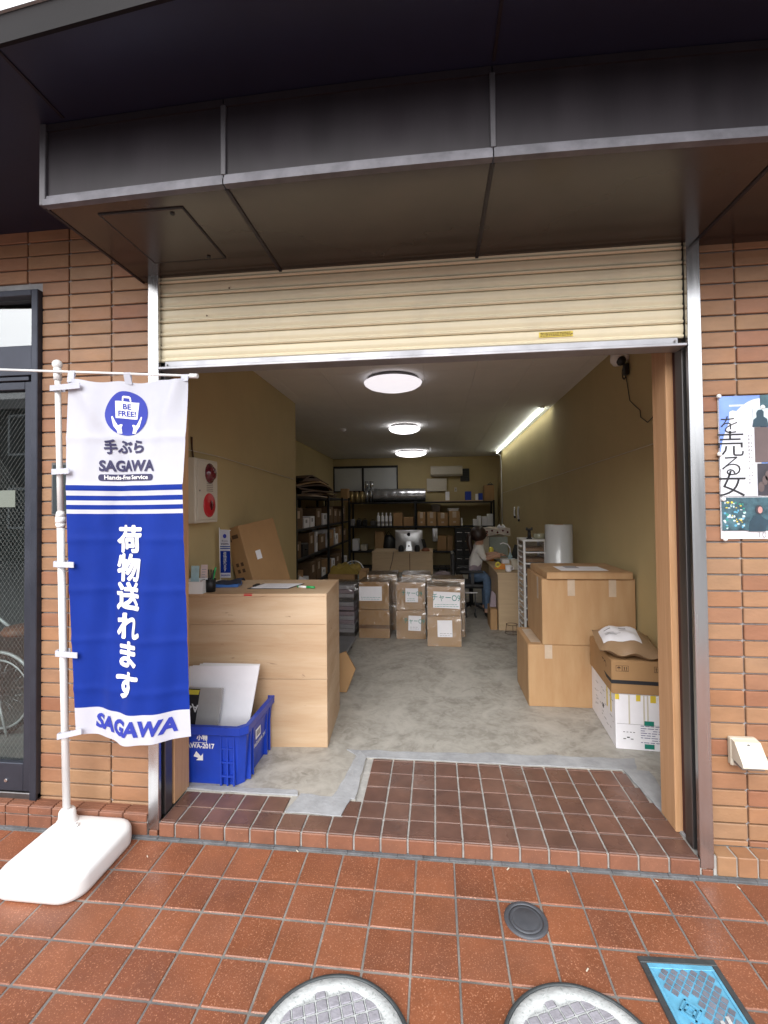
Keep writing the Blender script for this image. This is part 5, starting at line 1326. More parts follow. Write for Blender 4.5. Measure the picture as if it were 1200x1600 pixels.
# cord strung along the walls
t = thing('taut_string', 'thin pale string stretched along the right wall', 'string', group='strings along the walls')
b = B(); b.tube([at(1034, 689, x=XR - .012), at(960, 713.5, x=XR - .012), at(880, 739.5, x=XR - .010), at(786, 770, x=XR - .010)], .0035, 6); obj('cord', b, M['white_cord'], t)
t = thing('taut_string', 'thin pale string stretched along the left wall above the alarm cabinet', 'string', group='strings along the walls')
b = B(); b.tube([at(290, 702, x=XL + .012), at(340, 713, x=XL + .012), at(400, 731, x=XL + .012), at(459, 749, x=XL + .010)], .0035, 6); obj('cord', b, M['white_cord'], t)
# security camera with its lead
p = at(965, 562, x=1.33)
t = thing('security_camera', 'small white dome camera with a black lens high on the right wall', 'security camera', p)
b = B(); b.cyl((.069, 0, .02), (.035, 0, .02), .035, n=18); b.cyl((.035, 0, .02), (.0, 0, 0), .014, n=12); obj('bracket', b, M['white_plastic'], t)
b = B(); b.lathe([(0, -.05), (.03, -.042), (.048, -.015), (.05, .01), (.046, .04), (0, .055)], n=24); obj('shell', b, M['white_plastic'], t)
b = B(); b.lathe([(0, .028), (.018, .024), (.033, .010), (.038, -.01)], n=20, M=Matrix.Translation((.012, -.028, -.018)) @ Matrix.Rotation(R(125), 4, 'X') @ Matrix.Rotation(R(14), 4, 'Y')); obj('lens_dome', b, M['black'], t)
t = thing('adapter_lead', 'black adapter and thin lead hanging on the right wall under the camera', 'lead')
b = B(); q = at(977, 573, x=1.372); b.box(q.x - .012, q.x + .02, q.y - .02, q.y + .02, q.z - .06, q.z + .02, bev=.004); obj('adapter', b, M['black'], t)
b = B()
for k in range(3): b.tube([at(975 + 3 * math.cos(a) , 582 + 9 * math.sin(a) + k, x=1.385 - k * .004) for a in [2 * PI * j / 14 for j in range(14)]], .0028, 5, True)
b.tube([at(x, y, x=1.392) for x, y in ((978, 588), (981, 606), (984, 626), (992, 634), (1000, 641), (1001, 652), (1012, 660), (1019, 653), (1026, 640), (1029, 628), (1028, 617), (1034, 611))], .0028, 6); obj('cable', b, M['black'], t)
# wall wires hanging by the desk
for k, px in enumerate((804, 810)):
    p = at(px, 800, x=XR - .015)
    t = thing('hanging_cable', ['short white cable hanging on the right wall, the farther one', 'white cable with a dark plug hanging on the right wall'][k], 'cable', group='cables hanging on the right wall')
    b = B(); b.tube([p + Vector((0, 0, .09)), p + Vector((0, .01, .04)), p + Vector((0, .03, -.04)), p + Vector((0, -.02, -.07 - .05 * k))], .014, 7); obj('cable', b, M['paper'], t)
    b = B(); b.cyl(p + Vector((.0, -.02, -.07 - .05 * k)), p + Vector((0, -.022, -.105 - .05 * k)), .017, n=8); obj('plug', b, M['black'], t)
# ceiling lights
for k, (px, py, y, r_, m_, lb) in enumerate(((614, 607, 2.24, .27, 'lamp_dim', 'round ceiling light nearest the street, dimly lit'), (632, 672, 4.63, .225, 'lamp', 'round ceiling light in the middle, brightly lit'), (642, 707, 7.49, .315, 'lamp', 'round ceiling light farthest back, brightly lit'))):
    z = cz(y); p = at(px, py, y=y)
    t = thing('ceiling_light', lb, 'ceiling light', (p.x, y, z), group='round ceiling lights')
    b = B(); b.lathe([(0, -.001), (r_ * .86, -.001), (r_ * .90, -.02), (r_ * .88, -.034)], n=40); obj('mount', b, M['steel_dark'], t)
    b = B(); b.lathe([(r_ * .93, -.030), (r_, -.042), (r_ * .97, -.060), (r_ * .85, -.082), (r_ * .6, -.102), (r_ * .3, -.112), (0, -.115)], n=48); obj('diffuser', b, M[m_], t)
p0 = at(851, 641, x=XR - .05); p1 = at(776, 711, x=XR - .05)
t = thing('led_tube', 'long lit LED tube along the top of the right wall', 'lamp')
A = Vector((XR - .11, p0.y - .15, cz(p0.y) - .030)); C = Vector((XR - .11, p1.y - .5, cz(p1.y - .2) - .030))
b = B(); b.cyl(A, C, .010, n=12); obj('tube', b, M['led'], t)
for q in (A, C):
    b = B(); b.box(q.x - .02, q.x + .02, q.y - .03, q.y + .03, q.z + .0105, q.z + .028); obj('end_cap', b, M['white_plastic'], t)
b = B(); b.tube([C + Vector((.01, .04, 0)), C + Vector((.085, .06, -.05)), C + Vector((.095, .06, -.3)), C + Vector((.096, .05, -.9)), C + Vector((.095, .06, -1.5))], .010, 6); obj('feed_cable', b, M['white_plastic'], t)
p = at(535, 673, z=cz(4.3) - .03)
t = thing('smoke_detector', 'small white smoke detector on the ceiling to the left of the lights', 'smoke detector', (p.x, p.y, cz(p.y)))
b = B(); b.lathe([(.055, 0), (.055, -.018), (.04, -.032), (.02, -.04), (0, -.04)], n=20); obj('housing', b, M['white_plastic'], t)

# scraps blown against the step
b = B()
for x, y in ((.52, -.03), (.86, -.045), (.28, -.04), (-.62, -.028), (1.16, -.05), (-1.26, -.12), (.47, -.44)):
    w_ = rr.uniform(.0015, .0042); a_ = rr.uniform(0, PI)
    b.box(-w_ * 2, w_ * 2, -w_ * .6, w_ * .6, .0015, .003, M=Matrix.Translation((x, y, 0)) @ Matrix.Rotation(a_, 4, 'Z'))
o = obj('litter', b, M['cream_plastic']); tag(o, 'tiny pale scraps of litter on the paving before the step', 'litter', kind='stuff')

# ================================================================== right-hand work desk and what stands on it
DT = .727
wd = thing('work_desk', 'beech work desk along the right wall where the woman sits', 'desk', (.705, 3.42, ZF))
h = DT - ZF
b = B(); b.box(-.012, .66, -.02, 1.95, h - .025, h, bev=.002); obj('top', b, M['desk'], wd)
b = B(); b.box(.0, .655, .0, .022, .001, h - .0255, bev=.002); obj('end_panel', b, M['desk'], wd)
b = B(); b.box(.0, .02, .0225, .95, .06, h - .0255, bev=.002); obj('side_panel', b, M['desk'], wd)
b = B(); b.box(.0, .655, 1.92, 1.942, .001, h - .0255); obj('end_panel', b, M['desk'], wd)
def dk(px, py, y): p = at(px, py, y=y); return p
def on_desk(x, y): return (x, y, DT + .001)
t = thing('paper_stack', 'low stack of white paper at the back of the near desk end', 'paper stack', on_desk(.99, 4.25))
b = B()
for q in range(5): b.box(-.13 + rr.uniform(-.006, .006), .15 + rr.uniform(-.006, .006), -.1, .1, q * .012, q * .012 + .0115)
obj('sheets', b, M['paper'], t)
t = thing('wooden_box', 'small wooden box on the near end of the work desk', 'box', on_desk(.86, 3.86))
b = B(); b.box(-.075, .055, -.05, .05, 0, .035, bev=.003); obj('body', b, M['carton_light'], t); b = B(); b.box(-.075, .055, -.05, .05, .0355, .045, bev=.002); obj('lid', b, M['desk'], t)
t = thing('tape_dispenser', 'orange tape dispenser on the desk beside the cup', 'tape dispenser', on_desk(.77, 3.72))
b = B(); b.box(-.07, .06, -.025, .025, 0, .018, bev=.004); b.prism([(-.02, .0181), (.055, .0181), (.055, .06), (.02, .07)], (0, .018, 0), (1, 0, 0), (0, 0, 1), .036); obj('body', b, M['orange'], t)
b = B(); b.lathe([(.014, -.014), (.034, -.014), (.034, .014), (.014, .014), (.014, -.014)], (0, 0, 0), 18, M=Matrix.Translation((-.025, 0, .053)) @ Matrix.Rotation(R(90), 4, 'X')); obj('tape_roll', b, M['yellow'], t)
t = thing('mug', 'white mug with a dark inside standing at the desk edge', 'mug', on_desk(.84, 3.52))
b = B(); b.lathe([(0, 0), (.03, 0), (.034, .01), (.036, .07), (.033, .07), (.031, .012), (0, .01)], n=20); obj('cup', b, M['paper'], t)
b = B(); b.tube([Vector((.034, 0, .055)), Vector((.055, 0, .05)), Vector((.055, 0, .025)), Vector((.034, 0, .018))], .005, 6); obj('handle', b, M['paper'], t)
t = thing('desk_bin', 'translucent plastic bin on the desk next to the drawer tower', 'bin', on_desk(1.02, 3.72))
b = B(); shell(b, -.12, .12, -.08, .08, .001, .11, .01, th=.004, ch=.015); obj('bin', b, M['cream_plastic'], t)
p = dk(764, 862, 4.55)
t = thing('spray_bottle', 'orange and yellow spray bottle on the desk in front of the woman', 'bottle', on_desk(p.x + .03, 4.55))
b = B(); b.lathe([(0, 0), (.036, 0), (.038, .01), (.038, .085), (.030, .11), (0, .111)], n=18); obj('body', b, M['orange'], t)
b = B(); b.lathe([(.030, .1115), (.034, .12), (.034, .16), (.022, .19), (0, .192)], n=18); obj('cap', b, M['yellow'], t)
# laptop with open lid facing the woman
t = thing('laptop', 'open black laptop on the work desk', 'laptop', on_desk(.98, 4.5), rz=R(8))
b = B(); b.box(-.17, .09, -.17, .17, 0, .016, bev=.003); obj('base', b, M['black'], t)
b = B(); b.box(-.15, .02, -.15, .15, .0163, .018); obj('keyboard', b, M['steel_dark'], t)
b = B(); b.prism([(-.17, 0), (.17, 0), (.17, .21), (-.17, .21)], (.085, 0, .018), (0, 1, 0), (.32, 0, .95), .008); obj('lid', b, M['black'], t)
# board and machine under a printed cloth
p0 = dk(765, 865, 4.95); p1 = dk(789, 840, 4.95)
t = thing('pale_board', 'pale green board standing upright at the back of the desk', 'board', (0, 4.95, 0))
b = B(); b.box(p0.x, p1.x + .04, 0, .02, DT + .002, p1.z + .01, bev=.003); obj('board', b, mat('board_green', (.26, .30, .27), .6, var=.08), t)
b = B(); b.box(p0.x - .004, p0.x + .002, -.004, .024, DT + .002, p1.z + .012); obj('edge', b, M['steel_dark'], t)
p0 = dk(759, 841, 5.15); p1 = dk(793, 827, 5.15)
t = thing('covered_machine', 'machine under a cream flowered cloth at the far end of the desk', 'machine', (0, 5.15, 0))
b = B(); b.box(p0.x - .05, p1.x, .02, .40, DT + .002, p0.z + .02, bev=.01); obj('housing', b, M['cream_plastic'], t)
b = B(); b.grid(lambda u, v: (p0.x - .06 + (p1.x - p0.x + .10) * u, .0 + .42 * v, p1.z + .012 + .012 * math.sin(9 * u + 4 * v)), 16, 8)
b.grid(lambda u, v: (p0.x - .06 + (p1.x - p0.x + .10) * u, -.006 + .012 * math.sin(14 * u), p1.z + .012 - (.10 + .012 * math.sin(8 * u)) * v + .012 * math.sin(9 * u) * (1 - v)), 16, 4); cl = obj('cloth', b, M['cloth_pale'], t)
for u_ in (.18, .36, .55, .74, .9):
    q = Vector((p0.x - .06 + (p1.x - p0.x + .10) * u_, -.022, p1.z - .03 + .015 * math.sin(20 * u_))); b = B(); b.lathe([(0, -.004), (.014, -.003), (.016, .0), (.0, .003)], n=9, M=Matrix.Translation(q) @ Matrix.Rotation(R(90), 4, 'X')); obj('flower', b, M['dark_red'], cl)
for k, px in enumerate((780, 786)):
    q = dk(px, 824, 5.2); b = B(); b.lathe([(0, -.02), (.03, -.01), (.035, .01), (.02, .03), (0, .05)], (q.x, .05, q.z), 12); obj('bundle', b, M['paper'], t)
t = thing('squeeze_bottle', 'clear squeeze bottle with a white curved tube on the desk', 'bottle', on_desk(dk(797, 860, 4.3).x, 4.3))
b = B(); b.lathe([(0, 0), (.028, 0), (.03, .01), (.03, .09), (.014, .12), (.014, .14), (0, .141)], n=16); obj('body', b, M['leaf_card'], t)
b = B(); b.tube([Vector((0, 0, .14)), Vector((.0, 0, .20)), Vector((-.03, 0, .25)), Vector((-.09, 0, .27)), Vector((-.13, 0, .255))], .007, 7); obj('spout', b, M['paper'], t)
t = thing('cable_tangle', 'tangle of black cables and a tray behind the laptop', 'cables', on_desk(1.18, 4.2))
b = B()
for k in range(5):
    b.tube([Vector((-.14 + .05 * k + .05 * math.cos(a * 2 + k), .08 * math.sin(a + k), .03 + .05 * abs(math.sin(a * 1.5 + k)))) for a in [PI * j / 9 for j in range(10)]], .006, 6)
obj('cable', b, M['black'], t); b = B(); b.box(-.16, .16, -.1, .1, .0, .022, bev=.004); obj('tray', b, M['black'], t)

# drawer tower
dt_ = thing('drawer_tower', 'tall white plastic tower of see-through drawers by the desk end', 'drawer tower', (.905, 2.93, ZF))
W_, D_, HH = .235, .36, 1.075; nd = 9; dh = (HH - .03) / nd
for (x, y) in ((0, 0), (W_ - .022, 0), (0, D_ - .022), (W_ - .022, D_ - .022)):
    b = B(); b.box(x, x + .022, y, y + .022, .001, HH - .021, bev=.003); obj('post', b, M['white_plastic'], dt_)
b = B(); b.box(-.006, W_ + .006, -.006, D_ + .006, HH - .02, HH, bev=.006, seg=2); obj('top', b, M['white_plastic'], dt_)
for k in range(nd):
    z = .012 + k * dh
    b = B(); b.box(.0225, W_ - .0225, .002, D_ - .002, z - .006, z + .006); b.box(.002, .0215, .0225, D_ - .0225, z - .006, z + .006); obj('shelf', b, M['white_plastic'], dt_)
    b = B(); shell(b, .004, W_ - .004, .026, D_ - .026, z + .009, z + dh - .012, 0, th=.003, ch=.004); d_ = obj('drawer', b, M['clear'], dt_)
    b = B(); b.box(-.012, .003, .10, D_ - .10, z + dh * .42, z + dh * .58, bev=.003); obj('drawer_pull', b, M['white_plastic'], d_)
    b = B(); b.box(.02, W_ - .02, .04, D_ - .05, z + .013, z + dh * rr.uniform(.3, .65)); obj('contents', b, rr.choice([M['grey_print'], M['lavender'], M['carton'], M['cloth_pale'], M['steel_dark']]), d_)
TZ = ZF + HH + .001
t = thing('barcode_scanner', 'black barcode scanner standing on the drawer tower', 'scanner', (at(827, 843, y=3.02).x, 3.02, TZ))
b = B(); b.cyl((0, 0, .0), (0, 0, .012), .03, n=16); b.cyl((0, 0, .0125), (0, 0, .09), .019, .016, n=12); obj('handle', b, M['black'], t)
b = B(); b.box(-.034, .034, -.03, .02, .0905, .112, bev=.006); b.box(-.034, -.018, -.03, .01, .1125, .122, bev=.003); b.box(.018, .034, -.03, .01, .1125, .122, bev=.003); obj('head', b, M['black'], t)
t = thing('tubing_coil', 'coil of clear tubing lying on the drawer tower', 'coil', (at(843, 843, y=3.12).x, 3.12, TZ))
b = B(); b.lathe([(.028, 0), (.062, 0), (.064, .004), (.064, .046), (.062, .05), (.028, .05), (.028, 0)], n=26); obj('coil', b, mat('clear_tube', (.42, .42, .30), .25, var=.2, coat=.4), t)
# roll of bubble film
t = thing('film_roll', 'tall upright roll of clear bubble film behind the big cartons', 'film roll', (1.133, 2.42, ZF + .001))
mr = mat('film_roll', (.52, .53, .53), .28, var=.12, scale=4, coat=.5, stretch=(1, 1, .2))
b = B(); b.lathe([(.042, 1.252), (.118, 1.252), (.122, 1.248), (.122, .004), (.118, 0), (.0, .0)], n=40); obj('film', b, mr, t)
b = B(); b.lathe([(.036, 1.256), (.0405, 1.256), (.0405, .002), (.036, .002), (.036, 1.256)], n=20); obj('core', b, M['carton'], t)
# small wire stand and boxes by the desk leg
t = thing('wire_stand', 'small rusty wire ring stand on the floor by the desk end', 'wire stand', (at(800, 990, z=ZF).x, at(800, 990, z=ZF).y, ZF + .003))
def ring(r, z): return [Vector((r * math.cos(2 * PI * k / 24), r * math.sin(2 * PI * k / 24), z)) for k in range(24)]
b = B(); b.tube(ring(.062, .10), .003, 6, True); obj('top_ring', b, M['brown_print'], t)
b = B(); b.tube(ring(.075, .004), .003, 6, True); obj('bottom_ring', b, M['brown_print'], t)
for a in (30, 150, 270):
    b = B(); b.cyl((.062 * math.cos(R(a)), .062 * math.sin(R(a)), .10), (.073 * math.cos(R(a)), .073 * math.sin(R(a)), .006), .003, n=6); obj('leg', b, M['brown_print'], t)
carton('carton', 'small brown carton with a dark band on the floor at the near desk leg', .615, .695, 3.44, 3.75, ZF + .001, .30, 0, 'carton')
t = thing('paper_roll', 'white rolled sheet tucked behind the small carton at the desk leg', 'paper roll', (.655, 3.60, .305))
b = B(); b.prism([(-.035, 0), (.035, 0), (.035, .14), (-.01, .19)], (0, 0, .001), (1, 0, 0), (0, .1, 1), .1); obj('sheet', b, M['lavender'], t)

# ================================================================== the woman at the desk
def skin_mesh(verts, edges, radii, root=0, sub=2):
    me = bpy.data.meshes.new('body'); me.from_pydata([tuple(v) for v in verts], edges, [])
    o = bpy.data.objects.new('body', me); COL.objects.link(o)
    sk_ = o.modifiers.new('s', 'SKIN'); sk_.use_smooth_shade = True
    for i, r_ in enumerate(radii):
        d = me.skin_vertices[0].data[i]; d.radius = r_ if isinstance(r_, tuple) else (r_, r_); d.use_root = (i == root)
    su = o.modifiers.new('d', 'SUBSURF'); su.levels = sub; su.render_levels = sub
    dg = bpy.context.evaluated_depsgraph_get(); dg.update()
    m2 = bpy.data.meshes.new_from_object(o.evaluated_get(dg)); bpy.data.objects.remove(o); return m2
YWm = 4.38
def wp(px, py, dy=0): p = at(px, py, y=YWm); return Vector((p.x, YWm + dy, p.z))
pw = thing('person', 'woman with a brown ponytail, white T-shirt and jeans working at the right desk', 'person')
V = []; E_ = []; Rd = []
def nd_(p, r_, par=None):
    V.append(Vector(p)); Rd.append(r_)
    if par is not None: E_.append((par, len(V) - 1))
    return len(V) - 1
hip = Vector((wp(738, 893).x, YWm, .56))
ch_ = wp(745, 861); nb = wp(749, 848.5); hd = wp(751, 834.5)
i0 = nd_(hip, (.15, .12)); i1 = nd_(hip.lerp(ch_, .5), (.13, .105), i0); i2 = nd_(ch_, (.15, .105), i1); i3 = nd_(nb + Vector((0, 0, -.01)), (.07, .06), i2); i4 = nd_(nb.lerp(hd, .45), .048, i3)
i5 = nd_(hd + Vector((.0, 0, .0)), (.078, .092), i4); i6 = nd_(hd + Vector((-.005, 0, .075)), (.062, .07), i5)
jw = nd_(hd + Vector((.055, 0, -.055)), .030, i5); ns = nd_(hd + Vector((.102, 0, -.012)), .013, i5)
hands = []
for s_ in (-1, 1):
    sh = nd_(nb + Vector((-.015, s_ * .165, -.055)), .062, i2)
    el = nd_(wp(754 + (3 if s_ > 0 else 0), 871, s_ * .20), .045, sh)
    wr = nd_(wp(773, 867 - (1 if s_ > 0 else 0), s_ * .12), .026, el)
    pm = nd_(wp(780, 866.5, s_ * .10), (.036, .017), wr); hands.append((V[wr], V[pm]))
    hj = nd_(hip + Vector((.03, s_ * .09, -.02)), .085, i0)
    kn = nd_((.655, YWm - .16 + s_ * .12, .57), .062, hj)
    an = nd_((.645, YWm - .20 + s_ * .12, .155), .038, kn)
    hl = nd_((.640, YWm - .20 + s_ * .12, .10), .036, an); to = nd_((.675, YWm - .33 + s_ * .13, .090), .030, hl)
me = skin_mesh(V, E_, Rd)
for m_ in ('skin', 'shirt', 'jeans', 'lavender', 'black'): me.materials.append(M[m_])
for f in me.polygons:
    c = f.center; mi = 0; f.use_smooth = True
    arm = c.x > hip.x + .17
    if c.z < .125: mi = 4
    elif c.z < .17: mi = 0
    elif c.z < .63: mi = 2
    elif c.z < .70 and not (arm and c.z > .68): mi = 3
    elif c.z < nb.z - .012 and not (c.x > wp(757, 870).x): mi = 1
    f.material_index = mi
obj('body', me, None, pw)
for (w0, p0) in hands:
    d = (p0 - w0).normalized(); sd_ = d.cross(Vector((0, 0, 1))).normalized()
    for k, (o_, L_) in enumerate(((-.024, .055), (-.008, .066), (.008, .062), (.023, .048))):
        b = B(); a = p0 + sd_ * o_ + d * .02; b.tube([a, a + d * L_ * .5 + Vector((0, 0, .004)), a + d * L_ + Vector((0, 0, -.012))], [.0085, .008, .006], 7); obj('finger', b, M['skin'], pw)
    b = B(); a = p0 - d * .02 + sd_ * (-.03); b.tube([a, a + d * .025 - sd_ * .02, a + d * .05 - sd_ * .022 + Vector((0, 0, -.008))], [.0095, .009, .007], 7); obj('thumb', b, M['skin'], pw)
b = B()                                                                           # hair: cap, gathered back, tail down the shoulders
b.lathe([(0, .118), (.05, .108), (.085, .075), (.099, .03), (.098, -.02), (.082, -.062), (.05, -.085)], n=20, M=Matrix.Translation(hd + Vector((-.026, 0, -.005))) @ Matrix.Rotation(R(-26), 4, 'Y') @ Matrix.Scale(1.08, 4, (1, 0, 0)))
b.tube([hd + Vector((-.10, 0, .02)), hd + Vector((-.145, 0, -.02)), hd + Vector((-.155, -.01, -.10)), hd + Vector((-.135, -.02, -.20)), hd + Vector((-.14, -.02, -.30))], [.035, .045, .042, .034, .012], 10)
obj('hair', b, M['hair'], pw)
b = B(); b.lathe([(0, -.01), (.013, -.006), (.013, .006), (0, .01)], n=10, M=Matrix.Translation(hd + Vector((.0, -.078, -.012))) @ Matrix.Scale(1.6, 4, (0, 0, 1))); b.lathe([(0, -.01), (.013, -.006), (.013, .006), (0, .01)], n=10, M=Matrix.Translation(hd + Vector((.0, .078, -.012))) @ Matrix.Scale(1.6, 4, (0, 0, 1))); obj('ears', b, M['skin'], pw)
for s_ in (-1, 1):
    b = B(); b.lathe([(0, -.011), (.008, -.007), (.011, 0), (.008, .007), (0, .011)], hd + Vector((.074, s_ * .034, .012)), 10); obj('eye', b, M['black'], pw)
b = B(); b.box(.086, .092, -.022, .022, -.054, -.046, bev=.002, M=Matrix.Translation(hd)); obj('mouth', b, M['dark_red'], pw)
# chair she sits on
t = thing('office_chair', 'dark office chair under the seated woman', 'chair', (hip.x - .02, YWm, ZF))
b = B(); b.box(-.22, .22, -.23, .23, .34, .405, bev=.03, seg=2); obj('seat', b, M['black'], t)
b = B(); b.box(-.27, -.22, -.20, .20, .46, .80, bev=.02, seg=2); b.box(-.25, -.225, -.03, .03, .36, .47); obj('backrest', b, M['black'], t)
for s_ in (-1, 1):
    b = B(); b.box(-.16, .14, s_ * .27 - .025, s_ * .27 + .025, .555, .585, bev=.01); b.box(-.02, .02, s_ * .27 - .012, s_ * .27 + .012, .38, .5545); obj('armrest', b, M['black'], t)
b = B(); b.cyl((0, 0, .09), (0, 0, .34), .028, n=14); obj('column', b, M['black_metal'], t)
for k in range(5):
    a = R(18 + 72 * k); b = B(); b.cyl((.03 * math.cos(a), .03 * math.sin(a), .10), (.28 * math.cos(a), .28 * math.sin(a), .07), .02, .014, n=8); b.cyl((.28 * math.cos(a), .28 * math.sin(a), .026), (.28 * math.cos(a) + .02, .28 * math.sin(a), .026), .025, n=10); obj('base_leg', b, M['black'], t)
t = thing('floor_bar', 'thin white bar of a low stand beside the chair foot', 'stand', (at(735, 926, y=4.1).x, 4.1, ZF))
zz = at(735, 926, y=4.1).z - ZF
b = B(); b.box(-.09, .09, -.012, .012, zz - .006, zz + .006); obj('bar', b, M['paper'], t); b = B(); b.box(-.07, -.05, -.1, .1, .0, .02); b.box(-.066, -.054, -.01, .01, .0205, zz - .0065); b.box(.05, .07, -.1, .1, 0, .02); b.box(.054, .066, -.01, .01, .0205, zz - .0065); obj('feet', b, M['black'], t)

# ================================================================== middle desk with computer
YD = 5.9; xa_ = at(581, 862, y=YD).x; xb_ = at(676, 862, y=YD).x; DH = .72
t = thing('desk', 'plain beech desk across the back of the room carrying the computer', 'desk', (xa_, YD, ZF))
w = xb_ - xa_
b = B(); b.box(0, w, 0, .6, DH - ZF - .028, DH - ZF, bev=.002); obj('top', b, M['desk'], t)
b = B(); b.box(.0, .022, .005, .58, .001, DH - ZF - .0285); obj('side_panel', b, M['desk'], t); b = B(); b.box(w - .022, w, .005, .58, .001, DH - ZF - .0285); obj('side_panel', b, M['desk'], t)
b = B(); b.box(.0225, w - .0225, .01, .028, .30, DH - ZF - .0285); obj('front_panel', b, M['desk'], t)
b = B(); b.box(w * .62, w * .63, .0085, .0098, .30, DH - ZF - .03); obj('panel_joint', b, M['brown_print'], t)
b = B(); b.box(w * .66, w - .0225, .04, .5, .02, .29); obj('drawer_unit', b, M['desk'], t)
b = B(); b.tube([Vector((w * .36, -.004, DH - ZF)), Vector((w * .34, -.006, DH - ZF - .15)), Vector((w * .29, -.006, DH - ZF - .34)), Vector((w * .30, -.006, .1))], .005, 6); obj('cable', b, M['black'], t)
YM = 6.06; q0 = at(618, 858, y=YM); q1 = at(660, 828, y=YM); cxm = (q0.x + q1.x) / 2; wm = (q1.x - q0.x) / 2
t = thing('computer', 'all-in-one computer seen from behind on the back desk', 'computer', (cxm, YM, DH + .001))
zb = q0.z - DH - .01; zt2 = q1.z - DH
b = B(); b.box(-wm, wm, .0, .012, zb, zt2, bev=.003); b.grid(lambda u, v: (-wm + .004 + (2 * wm - .008) * u, -.028 * (math.sin(PI * u) * math.sin(PI * v)) ** .6, zb + .004 + (zt2 - zb - .008) * v), 14, 12); obj('case', b, M['mac'], t)
b = B(); b.prism([(-.052, 0), (.052, 0), (.038, zb + .14), (-.038, zb + .14)], (0, -.045, .004), (1, 0, 0), (0, .13, 1), .006); b.box(-.085, .085, -.10, .10, .0, .0035); st_ = obj('stand', b, M['mac'], t)
b = B(); b.cyl((0, -.048 + .13 * .085, .085), (0, -.0545 + .13 * .085, .085), .017, n=16); obj('cable_hole', b, M['black'], st_)
ez = zb + (zt2 - zb) * .78
b = B(); ap = [(.030 * (1 + .10 * math.cos(2 * a)) * math.cos(a), .032 * math.sin(a)) for a in [2 * PI * k / 28 for k in range(28)]]
ap = [(x, z) if math.hypot(x - .040, z) > .017 else (.040 - .017 * math.cos(math.asin(max(-1, min(1, z / .017)))), z) for x, z in ap]
b.prism(ap, (0, -.028, ez), (1, 0, 0), (0, 0, 1), .002); b.prism([(.002, .034), (.012, .038), (.016, .050), (.006, .046)], (0, -.028, ez), (1, 0, 0), (0, 0, 1), .002); obj('logo', b, M['black_print'], t)
for k, (px, py, m_, s_, lb) in enumerate(((627, 856, 'black', .05, 'small black speaker to the left of the computer stand'), (652, 854, 'black', .05, 'dark plant pot shaped cup to the right of the computer stand'))):
    q = at(px, py, y=YM - .1)
    t = thing('desk_speaker', lb, 'speaker', (q.x, YM - .14, DH + .001))
    b = B(); b.lathe([(0, 0), (s_ * .8, 0), (s_, .02), (s_ * .9, .08), (s_ * .5, .11), (0, .112)], n=14); obj('shell', b, M[m_], t); b = B(); b.lathe([(s_ * .82, -.002), (s_ * .86, .004), (s_ * .82, .006)], (0, 0, 0), 14); obj('foot_ring', b, M['steel_dark'], t)
q = at(665, 861, y=YM - .05)
t = thing('phone_stand', 'phone propped upright on a brown stand at the right end of the back desk', 'phone', (q.x, YM - .05, DH + .001))
b = B(); b.lathe([(0, 0), (.07, .0), (.075, .02), (.05, .045), (.02, .06), (0, .062)], n=14); obj('stand', b, M['leather'], t)
b = B(); b.prism([(-.035, 0), (.035, 0), (.035, .15), (-.035, .15)], (-.01, -.02, .055), (.75, .6, 0), (-.25, .12, 1), .009); obj('phone', b, M['black'], t)
b = B(); b.prism([(-.034, .004), (.034, .004), (.034, .146), (-.034, .146)], (-.012, -.022, .056), (.75, .6, 0), (-.25, .12, 1), .001); obj('screen_edge', b, M['paper'], t)
t = thing('dark_bag', 'dull grey bag slumped on the floor to the right of the back desk', 'bag', (xb_ + .16, YD - .02, ZF))
b = B(); b.lathe([(0, .002), (.13, .002), (.165, .05), (.16, .18), (.12, .29), (.05, .33), (0, .32)], n=14, M=Matrix.Scale(1.2, 4, (1, 0, 0))); obj('bag', b, M['lavender'], t); b = B(); b.tube([Vector((-.08, 0, .31)), Vector((-.04, 0, .42)), Vector((.05, 0, .42)), Vector((.08, 0, .31))], .009, 6); obj('handle', b, M['black'], t)
# fan and ochre bundle on the left
q = at(553, 892, y=4.75)
t = thing('fan', 'round white wire fan standing behind the ochre parcels', 'fan', (q.x, 4.75, ZF)); fz = q.z - ZF; fr_ = .148
b = B(); b.tube([Vector((fr_ * math.cos(a), 0, fz + fr_ * math.sin(a))) for a in [2 * PI * k / 36 for k in range(36)]], .006, 6, True)
b.tube([Vector((fr_ * .5 * math.cos(a), -.03, fz + fr_ * .5 * math.sin(a))) for a in [2 * PI * k / 24 for k in range(24)]], .002, 5, True); obj('guard_ring', b, M['white_plastic'], t)
b = B()
for k in range(36): a = 2 * PI * k / 36; b.cyl((0, -.04, fz), (fr_ * math.cos(a), 0, fz + fr_ * math.sin(a)), .0013, n=4)
o = obj('guard_wires', b, M['white_plastic'], t); o['kind'] = 'stuff'
for k in range(4):
    a = 2 * PI * k / 4 + .5; b = B(); b.prism([(.02, -.02), (.11, -.05), (.125, .02), (.04, .03)], (0, .005, fz), (math.cos(a), 0, math.sin(a)), (-math.sin(a), .25, math.cos(a)), .003); obj('blade', b, M['leaf_card'], t)
b = B(); b.cyl((0, .012, fz), (0, .10, fz), .05, n=14); obj('motor', b, M['white_plastic'], t); b = B(); b.cyl((0, .06, .03), (0, .06, fz - .052), .014, n=10); b.cyl((0, .06, .001), (0, .06, .028), .13, n=24); obj('stem', b, M['white_plastic'], t)
pr0 = at(511, 912, y=4.35); pr1 = at(566, 912, y=4.35)
carton('carton', 'low brown carton under the ochre paper, in front of the fan', pr0.x, pr1.x - .12, 4.35, 4.75, ZF + .001, at(540, 898, y=4.35).z, 4, 'carton')
